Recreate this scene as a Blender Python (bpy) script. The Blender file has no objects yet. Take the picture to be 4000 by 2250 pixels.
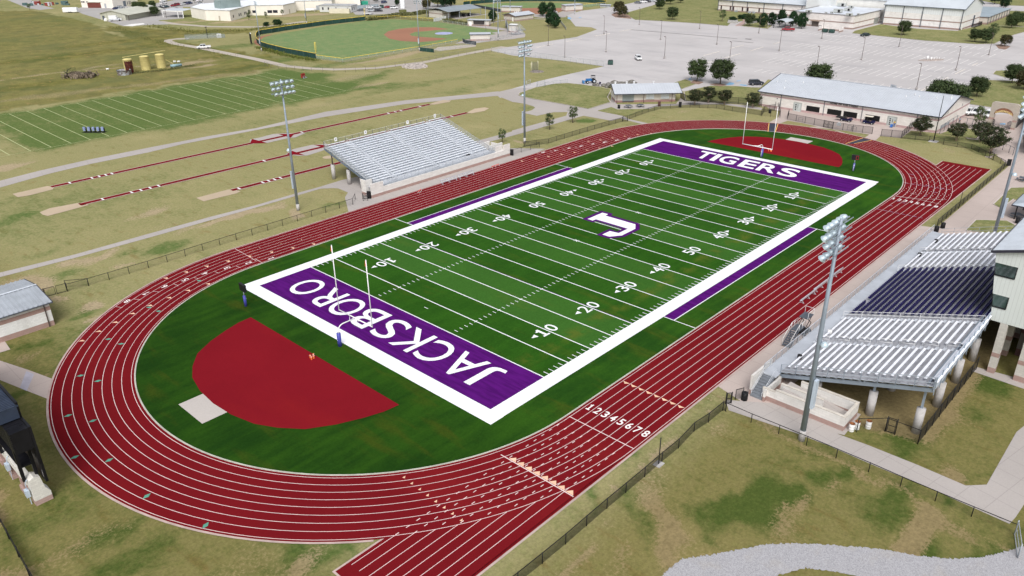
import bpy, math, random
import numpy as np
from mathutils import Vector, Matrix, noise as mnoise
R=math.radians; PI=math.pi
random.seed(7)
S=bpy.context.scene
# ------------------------------------------------------------ camera
CP=np.array([-106.920509,-76.881635,50.5074028])
YAW,PIT,ROL,FPX=0.754894845,0.446015975,-0.0110302608,3069.77259
_f=np.array([math.cos(YAW)*math.cos(PIT),math.sin(YAW)*math.cos(PIT),-math.sin(PIT)])
_r=np.array([math.sin(YAW),-math.cos(YAW),0.0]); _u=np.cross(_r,_f)
CR=_r*math.cos(ROL)+_u*math.sin(ROL); CU=-_r*math.sin(ROL)+_u*math.cos(ROL)
cd=bpy.data.cameras.new('camera'); cam=bpy.data.objects.new('camera',cd); S.collection.objects.link(cam)
cd.sensor_width=36; cd.lens=36*FPX/4000; cd.clip_start=1; cd.clip_end=9000
M=Matrix(((CR[0],CU[0],-_f[0],CP[0]),(CR[1],CU[1],-_f[1],CP[1]),(CR[2],CU[2],-_f[2],CP[2]),(0,0,0,1)))
cam.matrix_world=M; S.camera=cam
S.render.resolution_x=1024; S.render.resolution_y=576
# ------------------------------------------------------------ sky, sun, exposure (overcast)
SUN_EL,SUN_AZ=50,222     # azimuth the light comes from, degrees from +x towards +y
wd=bpy.data.worlds.new('World'); S.world=wd; wd.use_nodes=True
nt=wd.node_tree; nt.nodes.clear()
sky=nt.nodes.new('ShaderNodeTexSky'); sky.sky_type='NISHITA'; sky.sun_disc=False
sky.sun_elevation=R(SUN_EL); sky.sun_rotation=R(90-SUN_AZ); sky.air_density=1.0; sky.dust_density=4.0; sky.ozone_density=1.0
hs=nt.nodes.new('ShaderNodeHueSaturation'); hs.inputs['Saturation'].default_value=0.35
bg=nt.nodes.new('ShaderNodeBackground'); bg.inputs[1].default_value=0.13
wo=nt.nodes.new('ShaderNodeOutputWorld')
nt.links.new(sky.outputs[0],hs.inputs['Color']); nt.links.new(hs.outputs[0],bg.inputs[0]); nt.links.new(bg.outputs[0],wo.inputs[0])
sl=bpy.data.lights.new('sun','SUN'); sl.energy=1.6; sl.angle=R(32); sl.color=(1.0,0.975,0.95)
so=bpy.data.objects.new('sun',sl); S.collection.objects.link(so)
sd=Vector((math.cos(R(SUN_EL))*math.cos(R(SUN_AZ)),math.cos(R(SUN_EL))*math.sin(R(SUN_AZ)),math.sin(R(SUN_EL))))
so.rotation_euler=sd.to_track_quat('Z','Y').to_euler(); so.location=(0,0,120)
S.view_settings.view_transform='Standard'; S.view_settings.look='None'; S.view_settings.exposure=0.28; S.view_settings.gamma=1
# ------------------------------------------------------------ photograph -> ground helpers
TB={'A0':(300,0,5.152),'A1':(750,0,5.152),'A2':(1250,0,5.152),'A3':(1650,0,4.2933),'A4':(2250,0,4.2933),'A5':(2780,0,4.1548),'A6':(3400,0,2.4267),'B1':(1240,420,3.22),'B2':(3500,850,5.152),'B3':(3500,1100,5.152),'B4':(3640,350,7.1556),'B5':(3600,520,6.44),'B6':(0,1480,2.8406),'B7':(0,1060,6.0375)}
for _c in range(4):
    for _q in range(4): TB['t%d%d'%(_c,_q)]=(_c*1000,[0,562,1124,1688][_q],2.576)
def W(k,x,y,z=0.0):
    a,b,s=TB[k]; xn=(a+x/s-2000)/FPX; yn=(b+y/s-1125)/FPX
    d=_f+xn*CR-yn*CU; t=(z-CP[2])/d[2]
    return (float(CP[0]+t*d[0]),float(CP[1]+t*d[1]))
def WL(*a):
    k=None; out=[]
    for q in a:
        if isinstance(q,str): k=q
        else: out.append(W(k,*q))
    return out
# ------------------------------------------------------------ materials
MT={}
def nd(nt,t,**kw):
    n=nt.nodes.new(t)
    for k,v_ in kw.items():
        if k.startswith('i_'): n.inputs[k[2:].replace('_',' ')].default_value=v_
        elif k.startswith('n'): n.inputs[int(k[1:])].default_value=v_
        else: setattr(n,k,v_)
    return n
def mixc(nt,fac,a,b,bt='MIX'):
    m=nt.nodes.new('ShaderNodeMix'); m.data_type='RGBA'; m.blend_type=bt
    for i,v_ in ((0,fac),(6,a),(7,b)):
        if hasattr(v_,'is_linked') or isinstance(v_,bpy.types.NodeSocket): nt.links.new(v_,m.inputs[i])
        elif i==0: m.inputs[0].default_value=v_
        else: m.inputs[i].default_value=(*v_,1) if len(v_)==3 else v_
    return m.outputs[2]
def mth(nt,op,a,b=None,c=None,clamp=False):
    m=nt.nodes.new('ShaderNodeMath'); m.operation=op; m.use_clamp=clamp
    for i,v_ in enumerate((a,b,c)):
        if v_ is None: continue
        if isinstance(v_,bpy.types.NodeSocket): nt.links.new(v_,m.inputs[i])
        else: m.inputs[i].default_value=v_
    return m.outputs[0]
def noi(nt,vec,scale,detail=3,rough=.55,sx=1,sy=1,sz=1,rot=0):
    mp=nt.nodes.new('ShaderNodeMapping'); mp.inputs['Scale'].default_value=(sx,sy,sz); mp.inputs['Rotation'].default_value=(0,0,rot)
    nt.links.new(vec,mp.inputs[0])
    n=nt.nodes.new('ShaderNodeTexNoise'); n.inputs['Scale'].default_value=scale; n.inputs['Detail'].default_value=detail; n.inputs['Roughness'].default_value=rough
    nt.links.new(mp.outputs[0],n.inputs['Vector']); return n.outputs['Fac']
def ramp(nt,f,lo,hi):
    m=nt.nodes.new('ShaderNodeMapRange'); m.interpolation_type='SMOOTHSTEP'
    nt.links.new(f,m.inputs[0]); m.inputs[1].default_value=lo; m.inputs[2].default_value=hi; return m.outputs[0]
def newmat(name,rough=.8,metal=0,spec=.3):
    m=bpy.data.materials.new(name); m.use_nodes=True; t=m.node_tree
    b=t.nodes['Principled BSDF']; b.inputs['Roughness'].default_value=rough; b.inputs['Metallic'].default_value=metal; b.inputs['Specular IOR Level'].default_value=spec
    return m,t,b
def pos(t): return t.nodes.new('ShaderNodeNewGeometry').outputs['Position']
def mat(name,col,rough=.8,metal=0,var=.12,sc=.6,fine=.06,fsc=6,spec=.3,tint=None,alpha=None,emis=0,bump=0):
    """plain painted / mineral surface with uneven tone at two scales"""
    if name in MT: return MT[name]
    m,t,b=newmat(name,rough,metal,spec); p=pos(t)
    c=tuple(col)
    a=noi(t,p,sc,4); f=noi(t,p,fsc,3)
    dk=tuple(x*(1-var) for x in c); lt=tuple(min(1,x*(1+var)) for x in c)
    if tint: lt=tint
    o=mixc(t,ramp(t,a,.3,.7),dk,lt)
    v=mth(t,'ADD',mth(t,'MULTIPLY',f,2*fine),1-fine)
    o2=t.nodes.new('ShaderNodeVectorMath'); o2.operation='SCALE'; t.links.new(o,o2.inputs[0]); t.links.new(v,o2.inputs['Scale'])
    t.links.new(o2.outputs[0],b.inputs['Base Color'])
    if alpha is not None: b.inputs['Alpha'].default_value=alpha
    if bump:
        bn=t.nodes.new('ShaderNodeBump'); bn.inputs['Strength'].default_value=bump; bn.inputs['Distance'].default_value=.05
        t.links.new(f,bn.inputs['Height']); t.links.new(bn.outputs[0],b.inputs['Normal'])
    MT[name]=m; return m
def blockmat(name,bands,base=(.78,.745,.70),pink=(.50,.35,.345),bw=.8,bh=.3):
    """split-face block wall; pink courses at the given heights"""
    if name in MT: return MT[name]
    m,t,b=newmat(name,.9); p=pos(t)
    sp=t.nodes.new('ShaderNodeSeparateXYZ'); t.links.new(p,sp.inputs[0])
    cb=t.nodes.new('ShaderNodeCombineXYZ'); t.links.new(mth(t,'ADD',sp.outputs[0],sp.outputs[1]),cb.inputs[0]); t.links.new(sp.outputs[2],cb.inputs[1])
    def br(c1,c2,mo):
        k=t.nodes.new('ShaderNodeTexBrick'); k.inputs['Scale'].default_value=1; k.inputs['Brick Width'].default_value=bw; k.inputs['Row Height'].default_value=bh
        k.inputs['Mortar Size'].default_value=.012; k.inputs['Color1'].default_value=(*c1,1); k.inputs['Color2'].default_value=(*c2,1); k.inputs['Mortar'].default_value=(*mo,1)
        t.links.new(cb.outputs[0],k.inputs['Vector']); return k.outputs['Color']
    A=br(base,tuple(x*.88 for x in base),tuple(x*.8 for x in base)); B=br(pink,tuple(x*.86 for x in pink),tuple(x*.8 for x in pink))
    fac=None
    for lo,hi in bands:
        f=mth(t,'MULTIPLY',mth(t,'GREATER_THAN',sp.outputs[2],lo),mth(t,'LESS_THAN',sp.outputs[2],hi))
        fac=f if fac is None else mth(t,'MAXIMUM',fac,f)
    o=mixc(t,fac,A,B) if fac is not None else A
    st=noi(t,p,.7,5,.6,1,1,.35); o=mixc(t,mth(t,'MULTIPLY',ramp(t,st,.5,.75),.22),o,(.33,.29,.25))
    t.links.new(o,b.inputs['Base Color']); MT[name]=m; return m
def sidingmat(name,c,pitch=.45,axis=None):
    if name in MT: return MT[name]
    m,t,b=newmat(name,.45,0,.4); p=pos(t); sp=t.nodes.new('ShaderNodeSeparateXYZ'); t.links.new(p,sp.inputs[0])
    u=mth(t,'ADD',sp.outputs[0],sp.outputs[1]); fr=mth(t,'FRACT',mth(t,'DIVIDE',u,pitch)); ln=mth(t,'LESS_THAN',fr,.09)
    st=noi(t,p,.5,4,.6,1,1,.2); o=mixc(t,mth(t,'MULTIPLY',st,.25),c,tuple(x*.75 for x in c)); o=mixc(t,mth(t,'MULTIPLY',ln,.5),o,tuple(x*.55 for x in c))
    t.links.new(o,b.inputs['Base Color']); MT[name]=m; return m
# ------------------------------------------------------------ mesh builder
class MB:
    def __init__(s): s.v=[]; s.f=[]; s.m=[]; s.sm=[]
    def add(s,vs,fs,mi=0,smooth=False):
        n=len(s.v); s.v+= [tuple(map(float,p)) for p in vs]; s.f+=[tuple(i+n for i in f) for f in fs]; s.m+=[mi]*len(fs); s.sm+=[smooth]*len(fs)
    def box(s,x0,x1,y0,y1,z0,z1,mi=0,rz=0,c=None):
        vs=[(x,y,z) for z in (z0,z1) for x,y in ((x0,y0),(x1,y0),(x1,y1),(x0,y1))]
        if rz:
            cx,cy=c or ((x0+x1)/2,(y0+y1)/2); C_,S_=math.cos(rz),math.sin(rz)
            vs=[(cx+(x-cx)*C_-(y-cy)*S_,cy+(x-cx)*S_+(y-cy)*C_,z) for x,y,z in vs]
        s.add(vs,[(3,2,1,0),(4,5,6,7),(0,1,5,4),(1,2,6,5),(2,3,7,6),(3,0,4,7)],mi)
    def bar(s,p,q,w,h=None,mi=0,up=(0,0,1)):
        h=h or w; p=Vector(p); q=Vector(q); d=(q-p).normalized(); u=Vector(up)
        if abs(d.dot(u))>.98: u=Vector((1,0,0))
        r=d.cross(u).normalized(); u=r.cross(d)
        o=[r*a*w/2+u*b_*h/2 for a,b_ in ((-1,-1),(1,-1),(1,1),(-1,1))]
        s.add([p+k for k in o]+[q+k for k in o],[(0,1,2,3),(7,6,5,4),(0,4,5,1),(1,5,6,2),(2,6,7,3),(3,7,4,0)],mi)
    def tube(s,pts,r,n=8,mi=0,r2=None):
        pts=[Vector(p) for p in pts]; L=len(pts); vs=[]; fs=[]
        pu=None
        for i,p in enumerate(pts):
            d=(pts[min(i+1,L-1)]-pts[max(i-1,0)]).normalized()
            u=Vector((0,0,1)) if abs(d.z)<.95 else Vector((1,0,0))
            if pu is not None: u=pu
            a=d.cross(u).normalized(); b=a.cross(d).normalized(); pu=b
            rr=r if r2 is None else r+(r2-r)*i/(L-1)
            vs+=[p+a*rr*math.cos(2*PI*k/n)+b*rr*math.sin(2*PI*k/n) for k in range(n)]
        for i in range(L-1):
            for k in range(n):
                k2=(k+1)%n; fs.append((i*n+k,i*n+k2,(i+1)*n+k2,(i+1)*n+k))
        fs.append(tuple(range(n))[::-1]); fs.append(tuple((L-1)*n+k for k in range(n)))
        s.add(vs,fs,mi,True)
    def cyl(s,x,y,z0,z1,r,n=12,mi=0,r2=None): s.tube([(x,y,z0),(x,y,z1)],r,n,mi,r2)
    def rev(s,c,prof,n=14,mi=0):
        vs=[];fs=[]
        for r_,z in prof: vs+=[(c[0]+r_*math.cos(2*PI*k/n),c[1]+r_*math.sin(2*PI*k/n),c[2]+z) for k in range(n)]
        for i in range(len(prof)-1):
            for k in range(n): k2=(k+1)%n; fs.append((i*n+k,i*n+k2,(i+1)*n+k2,(i+1)*n+k))
        s.add(vs,fs,mi,True)
    def poly(s,pts,z=0,mi=0,th=0):
        a=sum(pts[i][0]*pts[(i+1)%len(pts)][1]-pts[(i+1)%len(pts)][0]*pts[i][1] for i in range(len(pts)))
        if a<0: pts=pts[::-1]
        n=len(pts)
        if th:
            s.add([(x,y,z) for x,y in pts]+[(x,y,z-th) for x,y in pts],[(i,i+n,(i+1)%n+n,(i+1)%n) for i in range(n)],mi); s.poly(pts,z,mi)
        elif n>6:
            from mathutils.geometry import delaunay_2d_cdt
            vo,_e,fo,_a,_b,_c=delaunay_2d_cdt([Vector(p) for p in pts],[],[list(range(n))],1,1e-5)
            s.add([(q.x,q.y,z) for q in vo],[tuple(f) for f in fo],mi)
        else: s.add([(x,y,z) for x,y in pts],[tuple(range(n))],mi)
    def strip(s,pts,w,z=0,mi=0,closed=False):
        L=len(pts); vs=[]
        for i,(x,y) in enumerate(pts):
            a=pts[(i-1)%L] if closed or i>0 else pts[i]; b=pts[(i+1)%L] if closed or i<L-1 else pts[i]
            dx,dy=b[0]-a[0],b[1]-a[1]; l=math.hypot(dx,dy) or 1; nx,ny=-dy/l*w/2,dx/l*w/2
            vs+=[(x+nx,y+ny,z),(x-nx,y-ny,z)]
        s.add(vs,[(2*i,2*i+1,(2*i+3)%(2*L),(2*i+2)%(2*L)) for i in range(L if closed else L-1)],mi)
    def quad(s,a,b,c,d,mi=0): s.add([a,b,c,d],[(0,1,2,3)],mi)
    def prism(s,prof,x0,x1,mi=0,axis='x'):
        """profile of (y,z) pulled along x (or (x,z) along y)"""
        n=len(prof); f=(lambda t_,a,b:(t_,a,b)) if axis=='x' else (lambda t_,a,b:(a,t_,b))
        s.add([f(x0,a,b) for a,b in prof]+[f(x1,a,b) for a,b in prof],[tuple(range(n)),tuple(range(n,2*n))[::-1]]+[(i,(i+1)%n,(i+1)%n+n,i+n) for i in range(n)],mi)
    def mesh(s,name,mats):
        me=bpy.data.meshes.new(name); me.from_pydata(s.v,[],s.f)
        for m in (mats if isinstance(mats,(list,tuple)) else [mats]): me.materials.append(m)
        me.polygons.foreach_set('material_index',s.m); me.polygons.foreach_set('use_smooth',s.sm); me.update(); return me
COL=S.collection
def obj(name,me,parent=None,loc=None,rz=0):
    o=bpy.data.objects.new(name,me); COL.objects.link(o)
    if parent: o.parent=parent
    if loc: o.location=loc
    if rz: o.rotation_euler=(0,0,rz)
    return o
def part(name,mb,mats,parent,label=None):
    o=obj(name,mb.mesh(name,mats),parent)
    if label: o['label']=label
    return o
def tag(o,label,cat,group=None):
    o['label']=label; o['category']=cat
    if group: o['group']=group
    return o
def thing(name,label,cat,loc=(0,0,0),rz=0,group=None):
    o=bpy.data.objects.new(name,None); COL.objects.link(o); o.location=loc; o.rotation_euler=(0,0,rz); o.empty_display_size=.5
    return tag(o,label,cat,group)
def one(name,mb,mats,label,cat,loc=(0,0,0),rz=0,group=None):
    return tag(obj(name,mb.mesh(name,mats),None,loc,rz),label,cat,group)
def struct(name,mb,mats,parent=None):
    o=obj(name,mb.mesh(name,mats),parent)
    if parent is None: o['kind']='structure'
    return o
def clone(root,loc,rz=0,label=None,group=None,sc=None):
    r=root.copy(); COL.objects.link(r); r.location=loc; r.rotation_euler=(0,0,rz)
    if sc: r.scale=sc if isinstance(sc,tuple) else (sc,sc,sc)
    if label: r['label']=label
    if group: r['group']=group
    for ch in KIDS[root]:
        c=ch.copy(); COL.objects.link(c); c.parent=r
        for g in KIDS.get(ch,[]):
            d=g.copy(); COL.objects.link(d); d.parent=c
    return r
KIDS={}
def keep(root):
    def rec(o):
        ks=[c for c in bpy.data.objects if c.parent==o]; KIDS[o]=ks
        for k in ks: rec(k)
    rec(root); return root
USED=set()
def place(root,loc,rz=0,label=None,group=None,sc=None,cat=None):
    """first call moves the original, later calls copy it"""
    if root not in USED:
        USED.add(root); 
        if root not in KIDS: keep(root)
        root.location=loc; root.rotation_euler=(0,0,rz)
        if sc: root.scale=sc if isinstance(sc,tuple) else (sc,sc,sc)
        if label: root['label']=label
        if group: root['group']=group
        return root
    return clone(root,loc,rz,label,group,sc)
TXT={}
def glyphs(s_,off=0.0,spacing=1.0):
    k=(s_,off,spacing)
    if k in TXT: return TXT[k]
    cu=bpy.data.curves.new('t','FONT'); cu.body=s_; cu.size=1; cu.offset=off; cu.resolution_u=5; cu.space_character=spacing
    o=bpy.data.objects.new('t',cu); COL.objects.link(o); bpy.context.view_layer.update()
    me=bpy.data.meshes.new_from_object(o.evaluated_get(bpy.context.evaluated_depsgraph_get()))
    vs=[(v_.co.x,v_.co.y) for v_ in me.vertices]; fs=[tuple(p.vertices) for p in me.polygons]
    bpy.data.objects.remove(o); bpy.data.curves.remove(cu); bpy.data.meshes.remove(me)
    TXT[k]=(vs,fs); return TXT[k]
def glyph_one(mb,fn,w,h):
    for a,b,c,d in ((0,w,0,.15*h),(.34*w,.68*w,.15*h,h),(.06*w,.34*w,.72*h,.88*h)): mb.add([fn(a,c),fn(b,c),fn(b,d),fn(a,d)],[(0,1,2,3)])
def put_text(mb,s_,fn,w=None,h=None,off=0.0,mi=0,spacing=1.0,slant=0):
    """fn maps (u,v) in metres (u along the line 0..w, v up 0..h) to 3d"""
    vs,fs=glyphs(s_,off,spacing)
    x0=min(a for a,_ in vs);x1=max(a for a,_ in vs);y0=min(b for _,b in vs);y1=max(b for _,b in vs)
    sy=h/(y1-y0); sx=(w/(x1-x0)) if w else sy
    out=[fn((a-x0)*sx+slant*(b-y0)*sy,(b-y0)*sy) for a,b in vs]
    mb.add(out,fs,mi); return (x1-x0)*sx
# ============================================================ the setting
def smooth(a,b,x): t=np.clip((x-a)/(b-a),0,1); return t*t*(3-2*t)
def axis(segs):
    out=[]
    for a,b,s_ in segs: out+=list(np.arange(a,b,s_))
    return np.array(out+[segs[-1][1]])
xs=axis([(-4000,-1000,1000),(-1000,-300,100),(-300,-130,12),(-130,130,1.1),(130,330,2.2),(330,600,6),(600,1000,50),(1000,5000,800)])
ys=axis([(-3000,-1000,1000),(-1000,-300,100),(-300,-90,12),(-90,130,1.1),(130,330,2.2),(330,640,6),(640,1000,50),(1000,5000,800)])
X,Y=np.meshgrid(xs,ys,indexing='ij'); nx,ny=X.shape
rng=np.random.RandomState(3)
def vnoise(s_,seed):
    r=np.random.RandomState(seed); g=r.rand(257,257); u=(X/s_)%256; v=(Y/s_)%256
    i=u.astype(int);j=v.astype(int); a=u-i;b=v-j; a=a*a*(3-2*a); b=b*b*(3-2*b)
    return (g[i,j]*(1-a)+g[i+1,j]*a)*(1-b)+(g[i,j+1]*(1-a)+g[i+1,j+1]*a)*b
N1=vnoise(9,1);N2=vnoise(3,2);N3=vnoise(28,4); NN=.5*N1+.25*N2+.25*N3
Gm=np.full(X.shape,.22)+.46*(N3-.5)+.16*(N1-.5); Dm=np.zeros(X.shape); Rm=np.zeros(X.shape)
wx=X+5*(N1-.5)+2.5*(N2-.5); wy=Y+5*(vnoise(9,11)-.5)+2.5*(vnoise(3,12)-.5)
def inpoly(pts,x=None,y=None):
    x=wx if x is None else x; y=wy if y is None else y
    c=np.zeros(x.shape,bool); n=len(pts)
    for i in range(n):
        (x1,y1),(x2,y2)=pts[i],pts[(i+1)%n]
        if y1==y2: continue
        c^=((y1>y)!=(y2>y))&(x<(x2-x1)*(y-y1)/(y2-y1)+x1)
    return c
def blob(A,k,x,y,rx,ry,amt,rot=0):
    cx,cy=W(k,x,y); dx=wx-cx; dy=wy-cy; c_,s_=math.cos(rot),math.sin(rot)
    d=np.hypot((dx*c_+dy*s_)/rx,(-dx*s_+dy*c_)/ry); A+=amt*(1-smooth(.45,1.15,d))
def seg(A,p,q,w,amt,x=None,y=None,sf=.5):
    x=wx if x is None else x; y=wy if y is None else y
    dx,dy=q[0]-p[0],q[1]-p[1]; t=np.clip(((x-p[0])*dx+(y-p[1])*dy)/(dx*dx+dy*dy),0,1)
    d=np.hypot(x-p[0]-t*dx,y-p[1]-t*dy); A[:]=np.maximum(A,amt*(1-smooth(w*sf,w,d)))
# practice field and other watered grass
Gm+=.72*smooth(-3,3,np.minimum(np.minimum(wx+50,49-wx),np.minimum(wy-131,183-wy)))
for a in [('t10',480,770,9,8,.7),('t10',620,760,8,5,.6),('t10',900,850,26,6,.55,.2),('t10',1280,870,12,5,.5),('t10',1240,740,16,4,.35),('t20',740,1215,6,3,1.0),('t20',180,1080,5,4,.4),('t20',1300,450,40,12,.4,-.7),
          ('t00',2300,480,16,8,.55),('t00',2450,600,14,5,.5),('t10',300,600,16,5,.5),('t10',900,640,30,5,.4),('t20',2000,250,16,9,.45),('t10',1500,880,34,4,.35),('t10',2300,760,16,6,.25),('t10',2250,860,20,5,.3),
          ('t33',80,700,2.4,1.8,.8),('t33',250,600,2.2,1.4,.7),('t33',560,360,3,1.4,.6),('t33',1200,640,4,2,.5),('t33',1600,1050,3,2,.7),('t23',2450,600,4,2.2,.8),('t23',2150,800,5,2,.6),('t23',1250,900,5,1.6,.4,.6),('t23',700,480,6,1.2,.55,.55),('t23',1280,210,2.5,1,.5),
          ('t33',1350,60,5,2,.6),('t33',1900,520,3,1,.5),('t33',2350,1180,6,1.5,.6),('t32',2250,1000,4,3,.7),('t32',2000,1250,3,2,.3),
          ('t03',700,600,6,4,.25),('t03',1100,1050,3,2,.5),('t03',1250,1350,4,2,.45),('t02',150,1080,3,1.4,.6),('t02',700,260,3,1.5,.45),('t02',300,560,4,1.4,.4),('t13',300,1180,4,2,.45),('t13',700,1160,5,1.4,.5),
          ('t01',650,1330,4,1.6,.5),('t01',1300,1140,4,1.4,.35),('t01',1700,1060,5,1.6,.6),('t01',250,720,5,2.4,.4),('t11',900,580,4,1.2,.6),('t01',300,1100,9,2,.25),('t30',2150,950,14,10,.45),('t30',2400,760,8,4,.5),('t30',400,1235,6,2,.2),('t30',1500,1400,14,2,.3)]: blob(Gm,*a)
# bare and worn ground
for a in [('t01',620,1230,3.2,1.6,.75),('t01',1100,1130,6,1.8,.75,.15),('t01',700,1250,4,1.6,.5),('t01',100,1430,5,5,.9),('t01',420,1420,3.5,3.2,.9),('t01',1250,1250,3,1,.7),('t01',1400,740,6,3,.5),('t01',1600,660,5,2.5,.35),('t01',1650,860,6,3,.3),('t01',40,230,4,3,.5),('t01',2100,830,10,2,.55,.1),('t01',2400,740,8,1.8,.5,.1),('t11',120,640,9,1.6,.6),('t11',300,630,3,1.4,.5),('t11',600,520,3,1,.3),
          ('t02',560,110,2.2,1.6,.9),('t02',760,190,2.6,2,.95),('t02',950,280,2,1.4,.9),('t02',200,690,3,1.2,.6),('t02',480,850,1.4,.8,.7),('t02',1050,230,2,1,.7),
          ('t13',350,1290,4,1.8,.5),('t13',150,1400,3,1.2,.4),('t03',850,1060,4,2,.3),('t03',60,1330,3,4,.5),('t03',2300,1350,4,2,.35),('t03',500,1380,8,3,.25),
          ('t23',2200,50,3,1,.5),('t23',1500,1290,7,2,.38,.5),('t23',700,1420,5,1.5,.35),('t23',1700,1150,9,4,.24,.5),('t23',900,1000,8,1.5,.22,.6),('t23',2100,1180,5,1.2,.3),('t23',1500,700,10,1.5,.35,.6),('t33',300,700,3,.8,.5),('t33',650,500,2,.8,.55),('t33',600,900,7,2,.2),('t33',1830,420,2.2,1.8,.85),('t33',1200,1000,5,1.2,.3),('t33',100,950,6,1.5,.4),
          ('t32',1850,1350,2,4,.3),('t32',1300,1300,5,2.5,.9),('t32',1000,1150,5,3,.7),('t20',1660,1130,4,1.5,.5),('t20',1560,1180,3,1,.4),('t20',1800,1390,3,1,.0),('t31',1700,60,5,2,.4),('t30',600,1250,3,1,.3),
          ('t10',450,150,24,7,.9,-.5),('t00',1900,220,20,5,.7),('t00',2400,210,20,6,.8),('t10',700,280-60,14,3,.6,-.4),('t10',1400,570,30,4,.75,.1),('t10',1000,770,22,3,.45),('t10',1150,860,10,4,.45),('t10',1800,740,30,5,.3),('t00',1900,640,16,4,.6),('t00',2050,660,10,3,.7),('t00',350,760,40,3,.25),('t00',1000,680,30,2.4,.3),('t10',650,1060,16,3,.35),('t01',100,200,6,5,.35),('t10',2300,600,14,4,.3)]: blob(Dm,*a)
c1,c2=W('t33',1600,760),W('t33',1330,1190); seg(Dm,c1,c2,1.25,1.0,X+.5*(N2-.5),Y+.5*(N1-.5),.75)
p_=[W('t22',2200,1280),W('t33',180,70),W('t33',800,330),W('t33',1500,640),W('t33',2080,900),W('t33',2450,1060)]
for i in range(5): seg(Dm,p_[i],p_[i+1],.8,.6)
seg(Dm,(-98.2,0),(-98.7,-16),.8,.8)
p_=[W('t22',2100,1270),W('t23',1500,340),W('t23',950,790),W('t23',300,1340),W('t23',0,1600)]
for i in range(4): seg(Dm,p_[i],p_[i+1],.45,.7)
for q in range(8):   # trampled runs beside the rough tracks
    pass
for cx_,cy_ in [(125.5,57.5),(125.2,48.9),(-32,48.9),(31.6,48.7)]: Dm+=.9*(1-smooth(.8,2.2,np.hypot(wx-cx_,wy-cy_)))
a_,b_=W('t00',0,1020),W('t00',2576,720); seg(Dm,a_,b_,5.5,.42,sf=.4)
a_,b_=W('t00',0,800),W('t00',1150,690); seg(Dm,a_,b_,1.5,.6); seg(Dm,b_,W('t00',2100,590),1.8,.5)
near=np.maximum(smooth(-38,-46,Y),smooth(-78,-92,X))*1.0 if 0 else np.maximum(smooth(0,1,(-Y-40)/8),smooth(0,1,(-X-74)/12)); Gm-=.04*near  # mask of the near ground, where lens vignetting is painted into the grass
VIG=near; Gm+=.05*near*np.sin((X*.5+Y*.866)*2*PI/4.2)
Dm+=.95*smooth(-30.5,-27.5,X)*smooth(33,29,X)*smooth(-43.5,-46,Y)*smooth(-64.5,-61.5,Y)
# rough meadow and weeds
Rm+=inpoly([(-300,189),(48,186),(62,205),(58,262),(48,330),(60,380),(62,470),(-100,700),(-600,700),(-600,150)])*.8
Rm+=inpoly(WL('t00',(1100,260),(1700,300),(2576,290),'t10',(0,270),(500,235),(1000,190),(1000,215),(0,300),'t00',(2500,330),(2000,350),(1500,420),(1050,300)))*.9
Rm+=inpoly(WL('t10',(0,480),(120,520),(620,600),(900,650),(600,640),(300,600),(0,560)))*.5
Gm-=.10*smooth(.2,.8,Rm)
for k,x,y,rx,ry,a in [('t00',1650,440,10,14,.9),('t00',1350,330,10,8,.8),('t00',2250,560,12,3,.6),('t00',700,560,40,8,.25),('t00',300,860,26,5,.5),('t00',1200,420,30,8,.2),('t00',2400,690,20,4,.6),('t10',120,690,9,3,.7)]: blob(Rm,k,x,y,rx,ry,a)
me=bpy.data.meshes.new('ground'); co=np.stack([X.ravel(),Y.ravel(),np.zeros(X.size)],-1)
idx=np.arange(nx*ny).reshape(nx,ny); fq=np.stack([idx[:-1,:-1],idx[1:,:-1],idx[1:,1:],idx[:-1,1:]],-1).reshape(-1,4)
me.vertices.add(len(co)); me.vertices.foreach_set('co',co.ravel()); me.loops.add(fq.size); me.loops.foreach_set('vertex_index',fq.ravel())
me.polygons.add(len(fq)); me.polygons.foreach_set('loop_start',np.arange(0,fq.size,4)); me.polygons.foreach_set('loop_total',np.full(len(fq),4)); me.update()
at_=me.attributes.new('cover','FLOAT_COLOR','POINT'); at_.data.foreach_set('color',np.stack([np.clip(Gm,0,1.2),np.clip(Dm,0,1),np.clip(Rm,0,1),VIG],-1).astype(np.float32).ravel())
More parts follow.
